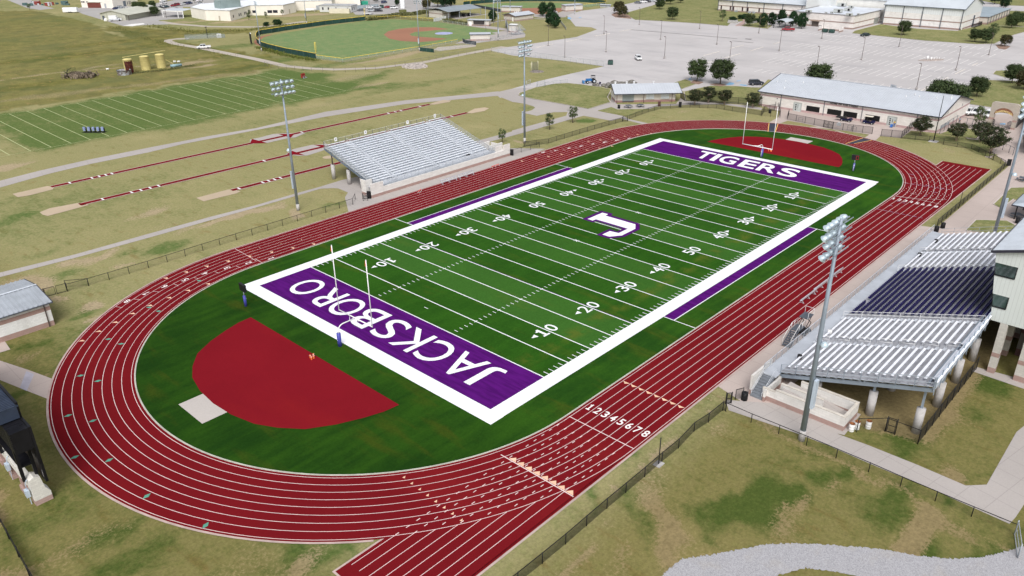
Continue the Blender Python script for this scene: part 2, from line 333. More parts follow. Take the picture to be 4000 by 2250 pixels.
def grassmat(name,attr=True,green=.3,dry=((.325,.298,.145),(.235,.222,.098)),grn=((.135,.185,.055),(.075,.115,.032))):
    m,t,b=newmat(name,.95,0,.05); p=pos(t)
    if attr:
        a=nd(t,'ShaderNodeAttribute',attribute_name='cover'); s_=nd(t,'ShaderNodeSeparateColor'); t.links.new(a.outputs['Color'],s_.inputs[0]); G,D,Rr=s_.outputs[0],s_.outputs[1],s_.outputs[2]
    n1=noi(t,p,.16,6,.62); n2=noi(t,p,1.1,6,.72,1,1,1); n3=noi(t,p,2.8,5,.8); n4=noi(t,p,.045,4,.55); n5=noi(t,p,.35,5,.6,1.8,.6,1,.5)
    nn=mth(t,'ADD',mth(t,'MULTIPLY',n1,.5),mth(t,'MULTIPLY',n5,.5))
    gf=mth(t,'ADD',G if attr else green,mth(t,'MULTIPLY',mth(t,'SUBTRACT',nn,.5),1.5))
    gf=mth(t,'ADD',gf,mth(t,'MULTIPLY',mth(t,'SUBTRACT',n2,.5),1.1)); gf=ramp(t,gf,.05,.95)
    dry_=mixc(t,ramp(t,n2,.3,.7),dry[0],dry[1]); dry_=mixc(t,mth(t,'MULTIPLY',ramp(t,n5,.55,.72),.6),dry_,(.25,.175,.072))
    dry_=mixc(t,mth(t,'MULTIPLY',ramp(t,n4,.52,.7),.5),dry_,(.37,.320,.165))
    grn_=mixc(t,ramp(t,n2,.3,.7),grn[0],grn[1])
    o=mixc(t,gf,dry_,grn_)
    if attr:
        rg=mixc(t,ramp(t,n1,.35,.65),(.200,.180,.055),(.120,.115,.036)); rg=mixc(t,ramp(t,n5,.56,.66),rg,(.27,.20,.075)); rg=mixc(t,mth(t,'MULTIPLY',ramp(t,n4,.5,.62),.6),rg,(.085,.105,.035))
        rg=mixc(t,mth(t,'MULTIPLY',G,.5),rg,(.10,.15,.03))
        o=mixc(t,mth(t,'MULTIPLY',Rr,1.0,clamp=True),o,rg)
        di=mixc(t,n1,(.42,.33,.225),(.33,.265,.165)); df=mth(t,'ADD',D,mth(t,'MULTIPLY',mth(t,'SUBTRACT',n3,.5),2.2)); df=mth(t,'MULTIPLY',ramp(t,df,.30,.72),ramp(t,D,.04,.3)); df=mth(t,'MULTIPLY',df,.85)
        o=mixc(t,df,o,di)
    sc_=t.nodes.new('ShaderNodeVectorMath'); sc_.operation='SCALE'; t.links.new(o,sc_.inputs[0]); t.links.new(mth(t,'ADD',-.22,mth(t,'ADD',mth(t,'MULTIPLY',n3,1.45),mth(t,'MULTIPLY',n2,1.0))),sc_.inputs['Scale'])
    oo_=sc_.outputs[0]
    if attr: oo_=mixc(t,a.outputs['Alpha'],oo_,mixc(t,1.0,oo_,(.66,.64,.50),'MULTIPLY'))  # near grass multiplied darker, vignette falloff put into the colour
    t.links.new(oo_,b.inputs['Base Color'])
    bn=t.nodes.new('ShaderNodeBump'); bn.inputs['Strength'].default_value=.35; bn.inputs['Distance'].default_value=.08; t.links.new(n3,bn.inputs['Height']); t.links.new(bn.outputs[0],b.inputs['Normal'])
    MT[name]=m; return m
me.materials.append(grassmat('pasture')); g_=bpy.data.objects.new('ground',me); COL.objects.link(g_); g_['kind']='structure'
LAWN=grassmat('lawn_grass',False,.42); LAWN2=grassmat('worn_lawn_grass',False,.3)
BALLG=grassmat('ballpark_grass',False,.62,dry=((.33,.32,.16),(.25,.27,.12)),grn=((.150,.250,.105),(.110,.195,.075)))
# ---- concretes
def concmat(name,c,joint=4.6,rot=0,stain=.25,tint=(.40,.36,.33),spec=.2):
    m,t,b=newmat(name,.95,0,spec); p=pos(t)
    n1=noi(t,p,.05,6,.6); n2=noi(t,p,.6,5,.65); n3=noi(t,p,6,3); n4=noi(t,p,.12,5,.6,1,.35,1,.8)
    o=mixc(t,ramp(t,n1,.35,.65),c,tuple(x*.90 for x in c)); o=mixc(t,mth(t,'MULTIPLY',ramp(t,n4,.5,.72),stain),o,tint); o=mixc(t,mth(t,'MULTIPLY',ramp(t,n2,.5,.8),.25),o,tuple(x*.82 for x in c))
    if joint:
        mp=t.nodes.new('ShaderNodeMapping'); mp.inputs['Rotation'].default_value=(0,0,rot); t.links.new(p,mp.inputs[0]); sp=t.nodes.new('ShaderNodeSeparateXYZ'); t.links.new(mp.outputs[0],sp.inputs[0])
        f=None
        for i in (0,1):
            l=mth(t,'LESS_THAN',mth(t,'ABSOLUTE',mth(t,'SUBTRACT',mth(t,'FRACT',mth(t,'DIVIDE',sp.outputs[i],joint)),.5)),.035/joint); f=l if f is None else mth(t,'MAXIMUM',f,l)
        o=mixc(t,mth(t,'MULTIPLY',f,.35),o,tuple(x*.5 for x in c))
    sc_=t.nodes.new('ShaderNodeVectorMath'); sc_.operation='SCALE'; t.links.new(o,sc_.inputs[0]); t.links.new(mth(t,'ADD',.9,mth(t,'MULTIPLY',n3,.2)),sc_.inputs['Scale'])
    t.links.new(sc_.outputs[0],b.inputs['Base Color']); MT[name]=m; return m
LOT=concmat('parking_concrete',(.505,.482,.480),4.6,0,.60,(.37,.355,.365)); PATH=concmat('path_concrete',(.43,.395,.375),2.4,R(12)); APR=concmat('apron_concrete',(.50,.42,.385),3.0,0,.35,(.34,.27,.24)); CURB=mat('curb_concrete',(.56,.50,.47),.9,0,.1,.4)
ROADG=concmat('grey_road',(.40,.385,.375),0,0,.3)
NSH=[0]
def sheet(name,pts,z,m): NSH[0]+=1; b_=MB(); b_.poly(pts,z+NSH[0]*.0004); return struct(name,b_,m)
# parking lot and roads
lot=WL('t20',(-150,928),(0,893),(250,822),(600,740),(925,668),(560,615),(0,558),'t10',(2330,500),'t20',(0,468),(300,425),(650,372),(855,297),(800,275),(640,265),(545,150),(700,108),(1000,72),(1250,20),(1650,-90),'t30',(2700,-90),(3300,300),(3300,1150),(2576,1330),(2000,1130),(1960,1160),(1700,1000),(0,800),'t20',(2500,880),(2000,870),(1720,920),(1540,862),(1300,870),(1000,880),(700,852),(560,838),(420,845),(340,860),(240,880),(80,935),(0,960),(-120,985))
sheet('parking_lot',lot,.02,LOT)
sheet('path',WL('t01',(-60,388),(0,372),(400,270),(900,158),(1500,38),(1700,0),'t00',(2100,1370),(2576,1290),'t10',(700,1125),(1500,1010),(2200,945),(2450,918),'t20',(-150,928),(-120,985),'t10',(2430,965),(2200,985),(1500,1048),(700,1175),(0,1310),'t00',(1850,1448),'t01',(1500,85),(900,205),(500,300),(0,440),(-60,458)),.024,PATH)
sheet('path',WL('t20',(-150,928),(0,893),(240,880),(80,935),(62,960),(100,975),(250,1005),(500,1048),(770,1098),(980,1035),(1000,985),(1060,1050),(1250,1050),(1650,1045),(1700,985),(1745,1015),(2000,1030),(2360,1060),(2515,1085),(2515,1108),(2350,1085),(2100,1050),(1790,1055),(1440,1075),(1390,1096),(1060,1103),(1000,1085),(860,1116),(1120,1168),(1180,1200),(1395,1248),(1330,1256),(1090,1192),(1000,1216),(720,1165),(0,1368),'t10',(2300,1440),(2200,1475),(2150,1440),(2260,1408),(2576,1325),'t20',(0,1315),(545,1165),(560,1128),(420,1130),(250,1166),(100,1135),(200,1110),(232,1085),(215,1070),(130,1045),(0,1025),'t10',(2430,965)),.028,PATH)
sheet('path',WL('t01',(-80,1320),(0,1297),(750,1115),(1500,905),(2100,740),(2576,618),'t11',(400,500),(640,434),(860,366))+[(-12,57.5),(16,57.5),(27,47),(31,41.6),(27,40.9),(-26.3,40.9)]+WL('t11',(895,540),(925,490),(830,450),(780,446),(650,452),(0,642),'t01',(2100,775),(1500,945),(750,1150),(0,1342),(-80,1365)),.028,PATH)
sheet('pavement',[(-33.5,-40.9),(36.5,-40.9),(37.3,-43.3),(86.4,-42.9),(98,-36),(104,-30),(118,-20),(132,-24),(170,-60),(60,-110),(30,-66),(30,-47.0),(-36,-47.2),(-34.6,-44.6)],.028,APR)
sheet('path',WL('t22',(2150,1130),(2180,1235),'t33',(250,0),(590,130),(1050,330),(1700,600),(2430,925),(2490,860),(2576,730),(2900,300),(3000,-400),(2500,0),(2200,530),(1990,540),(1500,330),(1000,130),(700,20),'t32',(760,1448),(60,1165)),.028,PATH)
sheet('path',[(-33,-47),(-28,-47),(-28,-55.4),(-33,-55.6),(-34.6,-51)],.034,PATH)
sheet('path',WL('t32',(2050,840),(2100,800),(2250,840),(2470,900),(2700,960),(2700,1040),(2576,1020)),.028,PATH)
sheet('path',WL('t02',(-120,680),(0,735),(290,830),(545,925),(510,1000),(490,1125),(250,1030),(0,930),(-120,890)),.024,APR)
mb=MB(); mb.poly(WL('t02',(265,840),(345,870),(270,1040),(200,1010)),.032); struct('path_mat_strip',mb,mat('pale_lilac_concrete',(.42,.40,.46)))
sheet('path',WL('t02',(-100,520),(0,440),(35,520),(105,622),(0,655),(-100,690)),.024,APR)
# pavement behind the field house fence and out to the track
sheet('pavement',WL('t30',(-60,1010),(0,1090),(120,1120),(105,1180),(0,1240),(100,1250),(200,1215),(350,1240),(500,1275),(390,1280),(640,1298),(760,1345),(820,1352),(650,1300),(800,1320),(1020,1355),(960,1395),(1045,1415),(1085,1412),(1130,1370),(1340,1390),(1440,1315),(1735,1345),(2130,1400),(2576,1445),'t31',(2400,30),(2180,130),(2240,150),'t30',(2576,1250),(2000,1130),(1700,1000),(0,930)),.030,APR)
# lawns laid over the paving, each with a low kerb
def lawn(name,pts,m=LAWN,curb=True,z=.05):
    NSH[0]+=1; z+=NSH[0]*.0004; b_=MB(); b_.poly(pts,z+.05,0,.1)
    if curb: b_.strip(pts,.22,z+.056,1,True)
    return struct(name,b_,[m,CURB])
lawn('lawn',WL('t20',(1540,862),(1700,812),(1745,800),(1860,845),(1720,895),(1690,893),(1640,862)))
lawn('lawn',WL('t20',(1850,895),(2000,865),(2250,868),(2515,890),(2520,1075),(2360,1050),(2000,1022),(1745,1012),(1730,925)))
lawn('lawn',WL('t20',(62,950),(80,935),(240,880),(420,845),(560,838),(700,852),(900,880),(1000,905),(960,980),(990,1030),(770,1098),(500,1047),(250,1004),(100,974)))
lawn('lawn',WL('t20',(1000,1080),(1060,1104),(1390,1097),(1300,1130),(1180,1165),(1120,1167),(865,1115)),LAWN,False)
lawn('lawn',WL('t20',(1135,150),(1165,125),(1400,60),(1650,-30),(1800,-95),'t30',(0,0),(0,200),(0,285),'t20',(2340,258),(2300,262),(2380,200),(2200,235),(2170,262),(1900,238),(1500,212),(1240,200)))
lawn('lawn',WL('t20',(2300,262),(2400,225),(2576,250),'t30',(40,262),(0,290),'t20',(2530,285)))
lawn('lawn',WL('t30',(845,335),(870,312),(1130,245),(1500,290),(1900,312),(2150,252),(2576,275),(2700,290),(2480,350),(2280,440),(2100,445),(1560,408),(1020,352)))
lawn('lawn',WL('t30',(2130,250),(2440,110),(2700,120),(2700,290),(2576,270),(2150,255)))
lawn('lawn',WL('t30',(1985,880),(2200,808),(2460,815),(2800,900),(2800,1150),(2576,1105),(2250,1083),(2000,1045),(1960,980)))
lawn('lawn',WL('t30',(2262,745),(2290,715),(2390,710),(2800,760),(2800,850),(2500,790),(2400,785)))
lawn('lawn',WL('t30',(2430,-10),(2800,-20),(2800,60),(2576,60),(2400,55),(2100,0)))
mb=MB(); mb.poly(WL('t20',(1000,150),(1050,120),(1180,155),(1200,190),(1040,175)),.12,0,.1); struct('planting_bed',mb,mat('mulch',(.26,.17,.13),.95,0,.2))
mb=MB(); mb.poly(WL('t20',(2245,262),(2330,210),(2310,190),(2376,200),(2376,225),(2310,262)),.13,0,.1); struct('path',mb,mat('pink_paving',(.42,.30,.27),.9))
mb=MB(); mb.poly(WL('t20',(1790,840),(1830,808),(1925,830),(1880,850)),.125,0,.1); mb.poly(WL('t20',(1990,850),(2060,840),(2160,855),(2100,875)),.125,0,.1); mb.poly(WL('t30',(2290,455),(2340,445),(2440,470),(2390,500),(2320,490)),.06,0,.04); struct('planting_bed',mb,MT['mulch'])
lawn('lawn',WL('t31',(2265,610),(2440,445),(2700,440),(2700,620),(2470,560),(2350,650)))
lawn('lawn',WL('t31',(1990,870),(2090,768),(2400,775),(2560,860),(2300,920)))
# green verge between paths and fence on the field-house side
sheet('lawn',WL('t30',(1345,1385),(1440,1330),(1735,1365),(2100,1410),(2400,1448),'t31',(2230,60),(2150,90),(2320,110),(2210,130),(2100,100),(1950,20),'t30',(1900,1448),(1650,1420)),.07,LAWN)
sheet('lawn',WL('t30',(1740,1345),(1900,1290),(2000,1290),(2150,1340),(2090,1400)),.07,LAWN)
# rough lanes
def lane(name,pts,w,z,m): NSH[0]+=1; b_=MB(); b_.strip(pts,w,z+NSH[0]*.0003); return struct(name,b_,m)
DIRTR=concmat('caliche_road',(.47,.42,.36),0,0,.35,(.36,.30,.23))
lane('dirt_road',WL('t00',(1700,400),(1690,415),(1760,440),(2000,480),(2300,540),(2576,595),'t10',(300,665),(550,690),(800,700),(1200,685),(1700,625),(2100,545),(2500,470)),3.6,.016,DIRTR)
lane('dirt_road',WL('t00',(1900,390),(1780,392),(1700,402)),3.5,.012,DIRTR)
lane('dirt_road',WL('t00',(1600,215),(1750,240),(2100,268),(2576,272),'t10',(200,255),(500,215)),4.2,.012,DIRTR)
sheet('parking_lot',WL('t00',(720,90),(850,70),(1400,60),(2000,-40),(2576,-60),(2576,60),(1840,70),(1850,185),(1590,205),(1700,245),(1240,262),(1080,215),(830,140)),.02,ROADG)
sheet('parking_lot',WL('t10',(1000,148),(960,110),(1000,30),(900,0),(1200,-50),(1600,-60),(1800,40),(2200,60),(1800,110),(1500,125),(1350,140),(1130,150)),.02,ROADG)
sheet('road',WL('t00',(50,-10),(270,80),(400,100),(550,85),(380,45),(300,-10)),.018,ROADG)
mb=MB(); mb.poly(WL('t00',(1240,258),(1320,243),(1440,233),(1460,243),(1330,265)),.04); struct('concrete_slab',mb,mat('bright_slab',(.75,.74,.72)))
# gravel drive, lower right, ragged edge
GRV,t_,b_=newmat('gravel',.95); p=pos(t_); vo=nd(t_,'ShaderNodeTexVoronoi'); vo.inputs['Scale'].default_value=16; t_.links.new(p,vo.inputs['Vector'])
o_=mixc(t_,vo.outputs['Color'],(.25,.248,.26),(.47,.465,.49)); o_=mixc(t_,mth(t_,'MULTIPLY',ramp(t_,noi(t_,p,.5,5),.5,.75),.35),o_,(.40,.36,.30)); t_.links.new(o_,b_.inputs['Base Color'])
up=WL('t23',(1450,1500),(1560,1400),(1720,1270),(2000,1240),(2300,1180),(2576,1130),'t33',(300,1118),(700,1140),(1150,1180),(1500,1245),(1800,1275),(2100,1270),(2350,1215),(2500,1170),(2800,1080)); dn=WL('t33',(2900,1600),(1100,1600),(900,1448),(600,1395),(380,1370),(100,1440),(0,1500),'t23',(2400,1600))
def rag(pts,n,a):
    out=[]
    for i in range(len(pts)-1):
        for j in range(n):
            t=j/n; out.append((pts[i][0]*(1-t)+pts[i+1][0]*t+random.uniform(-a,a),pts[i][1]*(1-t)+pts[i+1][1]*t+random.uniform(-a,a)))
    return out+[pts[-1]]
sheet('gravel_road',rag(up,30,.11)+rag(dn,12,.1),.02,GRV)
# ============================================================ track
RED=concmat('track_rubber',(.168,.0085,.0125),0,0,.5,(.205,.013,.015),.03); RED2=concmat('warmup_rubber',(.205,.0085,.0155),0,0,.45,(.24,.012,.014),.03); LINEW=mat('line_paint',(.78,.62,.60),.7,0,.06); PINKC=mat('pinkish_rim_concrete',(.47,.36,.33),.9); KERB=mat('track_kerb',(.46,.46,.40),.9)
def oval(r,n=72): 
    out=[(-50+100*i/4,-r) for i in range(4)]+[(50+r*math.cos(a),r*math.sin(a)) for a in np.linspace(-PI/2,PI/2,n)]
    return out+[(50-100*i/4,r) for i in range(1,4)]+[(-50+r*math.cos(a),r*math.sin(a)) for a in np.linspace(PI/2,3*PI/2,n)][:-1]
def ring(b_,r1,r2,z,mi=0,h=0):
    a,c=oval(r1),oval(r2); n=len(a)
    b_.add([(x,y,z+h) for x,y in a]+[(x,y,z+h) for x,y in c],[(i,i+n,(i+1)%n+n,(i+1)%n) for i in range(n)],mi)
    if h:
        for q in (a,c): b_.add([(x,y,z) for x,y in q]+[(x,y,z+h) for x,y in q],[(i,(i+1)%n,(i+1)%n+n,i+n) for i in range(n)],mi)
b_=MB(); ring(b_,31.55,40.68,.045); tr=struct('running_track',b_,RED); tr.location.z=.03
b_=MB(); b_.poly([(-81.0,-31.5),(-50,-31.5),(-50,-40.68),(-81,-40.68)],.0435); b_.poly([(80.8,-31.2),(50,-31.2),(50,-40.68),(80.8,-40.68)],.0435); struct('sprint_chute',b_,RED,tr)
b_=MB(); ring(b_,40.68,40.92,.043)
cut=lambda f:(lambda c:(-81.5<c[0]<-50 and c[1]<-31.2) or (50<c[0]<80.9 and c[1]<-31))((sum(b_.v[i][0] for i in f)/4,sum(b_.v[i][1] for i in f)/4))
kp=[i for i,f in enumerate(b_.f) if not cut(f)]; b_.f=[b_.f[i] for i in kp]; b_.m=[b_.m[i] for i in kp]; b_.sm=[b_.sm[i] for i in kp]
b_.poly([(50,-40.92),(50,-40.68),(80.8,-40.68),(80.8,-40.92)],.036); b_.poly([(-81.2,-31.3),(-81.2,-40.92),(-50,-40.92),(-50,-40.68),(-81.0,-40.68),(-81,-31.3)],.036)
b_.strip([(-81.1,-31.4),(-70,-31.4)],.22,.037); b_.strip([(75,-31.1),(80.9,-31.1)],.22,.037); struct('rim',b_,PINKC,tr)
b_=MB(); ring(b_,31.40,31.58,.04,0,.06); struct('kerb',b_,KERB,tr)
LR=[31.9+1.068*k for k in range(9)]; lw=.062
b_=MB()
for r_ in LR: ring(b_,r_-lw/2,r_+lw/2,.052)
def yl(r_): return -r_
def outx(r_,R_=LR[-1]): return math.sqrt(max(0,R_*R_-r_*r_))
for r_ in LR:
    xo=50+outx(r_); 
    b_.strip([(-79.6,-r_),(-xo,-r_)],lw,.047); b_.strip([(79.1,-r_),(xo,-r_)],lw,.047)
b_.strip([(-79.6,-LR[-1]),(-50,-LR[-1])],lw,.047); b_.strip([(79.1,-LR[-1]),(50,-LR[-1])],lw,.047)
struct('lane_lines',b_,LINEW,tr)
b_=MB()
for r_ in LR[:-1]:
    for sgn in (-1,1):
        xo=outx(r_); d=.6
        while d<xo-.2: b_.strip([(sgn*(50+d),-r_),(sgn*(50+d+.42),-r_)],.085,.0535); d+=1.25
struct('dashed_lines',b_,LINEW,tr)
b_=MB(); b_.strip([(-50,-31.8),(-50,-40.5)],.11,.0538); b_.strip([(-60,-30.9),(-60,-40.5)],.12,.0538); b_.strip(WL('t01',(2365,1058),(2576,1180),'t11',(0,1165),(60,1200)),.08,.0538)
a0,a1=W('t31',1280,528),W('t31',1905,485); b_.strip(WL('t31',(1290,530),(1500,560),(1740,612)),.08,.0538); b_.strip(WL('t31',(1285,528),(1500,555),(1795,565)),.07,.0538)
for k,x,y,x2,y2 in [('t02',1345,118,1415,125),('t02',1165,195,1230,205),('t02',1540,40,1605,48),('t01',1745,1413,1795,1430),('t01',1950,1350,2000,1362),('t01',2160,1290,2205,1305),('t01',2375,1235,2420,1250)]:
    b_.strip([W(k,x,y),W(k,x2,y2)],.07,.0538)
for k,x,y,x2,y2 in [('t21',255,100,290,112),('t21',385,75,415,90),('t21',505,55,540,68),('t21',630,35,665,48),('t31',1415,335,1500,350),('t31',1365,390,1410,400),('t31',1430,500,1500,510)]:
    b_.strip([W(k,x,y),W(k,x2,y2)],.07,.0538)
struct('start_lines',b_,LINEW,tr)
b_=MB()
def digit(b_,n,c,ang,h=1.15,w=.72,z=.056):
    u=(math.cos(ang),math.sin(ang)); r_=(u[1],-u[0]); ww=w*.8 if str(n)=='1' else w
    (glyph_one if str(n)=='1' else lambda q,f,w_,h_:put_text(q,str(n),f,w=w_,h=h_,off=.018))(b_,lambda a,b2:(c[0]+r_[0]*(a-ww/2)+u[0]*(b2-h/2),c[1]+r_[1]*(a-ww/2)+u[1]*(b2-h/2),z),ww,h)
for i in range(8): digit(b_,i+1,(-47.0,-(LR[i]+.53)),0,1.25,.62)
for i,(k,x,y) in enumerate([('t11',150,1157),('t01',2500,1203),('t01',2285,1253),('t01',2065,1308),('t01',1865,1373),('t01',1655,1440),('t02',1470,60),('t02',1280,140)]):
    c=W(k,x,y); th=math.atan2(c[1],c[0]+50)+PI/2 if c[0]<-50 else PI; digit(b_,i+1,c,th,1.1,.6)
for i,(x,y) in enumerate([(1265,553),(1325,566),(1382,577),(1440,588),(1500,602),(1560,612),(1622,624),(1690,635)]): digit(b_,i+1,W('t31',x,y),0,1.15,.62)
for i,(x,y) in enumerate([(315,88),(445,68),(570,47),(695,26),(815,5)]): digit(b_,8-i,W('t21',x,y),PI,1.1,.6)
digit(b_,1,W('t20',1175,1395),PI,1.1,.6); digit(b_,2,W('t20',1055,1415),PI,1.2,.8); digit(b_,3,W('t20',935,1435),PI,1.2,.8)
struct('lane_numbers',b_,mat('number_paint',(.85,.80,.78),.7,0,.04),tr)
PEACH=mat('peach_paint',(.82,.52,.36),.7); TEAL=mat('teal_paint',(.10,.32,.24),.7); LILAC=mat('lilac_paint',(.36,.32,.48),.7)
def tri(b_,c,ang,w=.95,h=.42,z=.0565):
    u=(math.cos(ang),math.sin(ang)); r_=(u[1],-u[0])
    b_.poly([(c[0]+r_[0]*w/2,c[1]+r_[1]*w/2),(c[0]-r_[0]*w/2,c[1]-r_[1]*w/2),(c[0]+u[0]*h,c[1]+u[1]*h)],z)
b_=MB()
for i in range(8): tri(b_,(-40,-(LR[i]+.53)),PI)
for i in range(8): tri(b_,(-60+.1,-(LR[i]+.53)) if i<8 else 0,0,.95,.6)
def tang(c): return math.atan2(c[1],c[0]+50)+PI/2 if c[0]<-50 else (PI if c[1]>0 else 0)
for k,x,y in [('t01',2505,1138),('t01',2290,1188),('t01',2075,1240),('t01',1868,1298),('t01',1665,1360),('t02',820,545),('t02',990,450),('t02',1158,358),('t02',1330,270),('t02',1505,188),('t02',1700,110),('t02',1890,37),('t01',2090,1418),('t11',365,1055),('t11',150,1097),('t11',575,1015)]:
    c=W(k,x,y); tri(b_,c,tang(c)+PI,1.0,.45)
for k,x,y in [('t13',1485,468),('t13',1563,530),('t13',1643,590),('t13',1722,650),('t13',1805,712),('t13',1890,773),('t13',1973,835),('t13',2062,902)]: tri(b_,W(k,x,y),.35,.3,.38)
for k,x,y in [('t11',1050,855),('t11',860,890),('t11',665,928),('t11',463,967),('t11',258,1005),('t11',42,1047)]: tri(b_,W(k,x,y),PI,.2,.3)
for k,x,y in [('t21',105,175),('t21',245,153),('t21',372,130),('t21',505,107),('t21',635,88),('t21',760,65),('t21',885,44),('t20',775,1428),('t20',895,1410),('t20',1018,1390),('t20',1140,1372),('t20',1268,1357),('t20',1405,1345),('t21',1010,25)]: c=W(k,x,y); tri(b_,c,PI,1.0,.5)
struct('exchange_marks',b_,PEACH,tr)
b_=MB()
for k,x,y in [('t02',1500,202),('t02',1597,241),('t02',1092,522),('t02',1218,570),('t02',812,890),('t02',988,943),('t02',688,1292),('t02',935,1345),('t03',755,258),('t03',1100,288),('t03',1478,650),('t03',2070,945),('t01',2005,1382)]:
    c=W(k,x,y); tri(b_,c,tang(c),.95,.25); tri(b_,c,tang(c)+PI,.95,.25,.057)
struct('hurdle_marks',b_,TEAL,tr)
b_=MB()
for p0,p1,n in [((1090,658),(1560,752),8),((1370,395),(1845,468),8)]:
    for i in range(n):
        f0=(i+.1)/n; f1=(i+.9)/n; b_.strip([W('t31',p0[0]+(p1[0]-p0[0])*f0,p0[1]+(p1[1]-p0[1])*f0),W('t31',p0[0]+(p1[0]-p0[0])*f1,p0[1]+(p1[1]-p0[1])*f1)],.09,.0566)
for x,y in [(1235,625),(1310,582),(1365,597),(1460,315),(1445,355),(1605,420),(1740,455),(1680,490),(1585,527),(1805,412),(1508,172),(1490,135),(1400,95),(1518,210),(1512,245),(1495,280),(1300,150),(1390,228),(1430,308),(1190,70)]: 
    b_.strip([W('t31',x-16,y-1),W('t31',x+16,y+3)],.12,.0567)
struct('faint_marks',b_,LILAC,tr)
# ============================================================ field
def turfmat(name,c1,c2,band=False):
    m,t,b=newmat(name,.95,0,.03); p=pos(t); sp=t.nodes.new('ShaderNodeSeparateXYZ'); t.links.new(p,sp.inputs[0])
    n1=noi(t,p,.09,5,.6,1,1,1); n2=noi(t,p,.5,4,.6,.22,1.5,1); n3=noi(t,p,4,3); n4=noi(t,p,.22,5,.6,1.6,.35,1)
    f=ramp(t,mth(t,'ADD',mth(t,'MULTIPLY',n1,.6),mth(t,'MULTIPLY',n2,.4)),.36,.64)
    o=mixc(t,f,c1,c2)
    o=mixc(t,mth(t,'MULTIPLY',ramp(t,n4,.52,.74),.55 if not band else .40),o,(.075,.092,.010))
    if band:
        wn=t.nodes.new('ShaderNodeTexWhiteNoise'); wn.noise_dimensions='1D'; t.links.new(mth(t,'FLOOR',mth(t,'DIVIDE',mth(t,'ADD',sp.outputs[0],.02),4.572)),wn.inputs['W'])
        par=mth(t,'MODULO',mth(t,'ABSOLUTE',mth(t,'FLOOR',mth(t,'DIVIDE',mth(t,'ADD',mth(t,'ADD',sp.outputs[0],91.44),mth(t,'MULTIPLY',mth(t,'SUBTRACT',n2,.5),.7)),9.144))),2)
        k=mth(t,'ADD',mth(t,'MULTIPLY',wn.outputs[0],.14),mth(t,'MULTIPLY',mth(t,'SUBTRACT',1,par),.34))
        o=mixc(t,k,o,(.062,.165,.032))
    if band:
        wy_=mth(t,'ABSOLUTE',mth(t,'ADD',sp.outputs[1],20.2)); wf=mth(t,'MULTIPLY',ramp(t,mth(t,'MULTIPLY',wy_,-1),-1.9,-.3),ramp(t,noi(t,p,.30,4,.6),.42,.66)); o=mixc(t,mth(t,'MULTIPLY',wf,.6),o,(.105,.125,.018))
    s_=t.nodes.new('ShaderNodeVectorMath'); s_.operation='SCALE'; t.links.new(o,s_.inputs[0]); vig=mth(t,'ADD',.72,mth(t,'MULTIPLY',ramp(t,sp.outputs[0],-66,-40),.28)); t.links.new(mth(t,'MULTIPLY',vig,mth(t,'ADD',.70,mth(t,'MULTIPLY',n3,.60))),s_.inputs['Scale'])  # turf darker towards the near turn: vignetting painted into its colour
    t.links.new(s_.outputs[0],b.inputs['Base Color']); MT[name]=m; return m
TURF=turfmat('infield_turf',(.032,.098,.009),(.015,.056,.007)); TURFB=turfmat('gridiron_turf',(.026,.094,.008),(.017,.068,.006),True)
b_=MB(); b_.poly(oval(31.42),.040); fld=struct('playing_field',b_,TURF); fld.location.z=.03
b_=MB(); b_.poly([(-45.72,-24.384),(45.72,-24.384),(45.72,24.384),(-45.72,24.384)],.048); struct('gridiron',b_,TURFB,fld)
WHITE=mat('white_turf',(.84,.85,.88),.8,0,.03,.4,.03); 
PUR,t_,bb=newmat('purple_turf',.9,0,.04); p=pos(t_); o_=mixc(t_,ramp(t_,noi(t_,p,.6,4,.6,3,.35,1),.35,.65),(.095,.008,.165),(.062,.005,.112)); t_.links.new(o_,bb.inputs['Base Color'])
b_=MB()
for a,b2,c,d in ((-56.95,-54.864,-26.45,26.45),(54.864,56.55,-26.25,26.45)): b_.poly([(a,c),(b2,c),(b2,d),(a,d)],.050)
b_.poly([(-54.864,24.384),(54.864,24.384),(54.864,26.45),(-54.864,26.45)],.050); b_.poly([(-54.864,-26.4),(54.864,-26.4),(54.864,-24.384),(-54.864,-24.384)],.050)
struct('border',b_,WHITE,fld)
for sgn in (-1,1):
    b_=MB(); b_.poly([(sgn*45.72,-24.384),(sgn*54.864,-24.384),(sgn*54.864,24.384),(sgn*45.72,24.384)],.050); struct('end_zone',b_,PUR,fld)
    b_=MB(); b_.poly([(-22.86,sgn*26.45),(22.86,sgn*26.45),(22.86,sgn*27.98),(-22.86,sgn*27.98)],.050); struct('team_box',b_,PUR,fld)
b_=MB()
for k in range(-10,11):
    x=k*4.572; ww=.16
    b_.poly([(x-ww/2,-24.384),(x+ww/2,-24.384),(x+ww/2,24.384),(x-ww/2,24.384)],.054)
    for s_ in (-1,1):
        if abs(k)<10: b_.poly([(x-.3,s_*8.128-.06),(x+.3,s_*8.128-.06),(x+.3,s_*8.128+.06),(x-.3,s_*8.128+.06)],.0575)
for k in range(-49,50):
    x=k*.9144
    if k%5==0: continue
    for s_ in (-1,1):
        b_.poly([(x-.05,s_*8.128-.32),(x+.05,s_*8.128-.32),(x+.05,s_*8.128+.32),(x-.05,s_*8.128+.32)],.054)
        b_.poly([(x-.05,s_*24.384),(x+.05,s_*24.384),(x+.05,s_*23.55),(x-.05,s_*23.55)],.054)
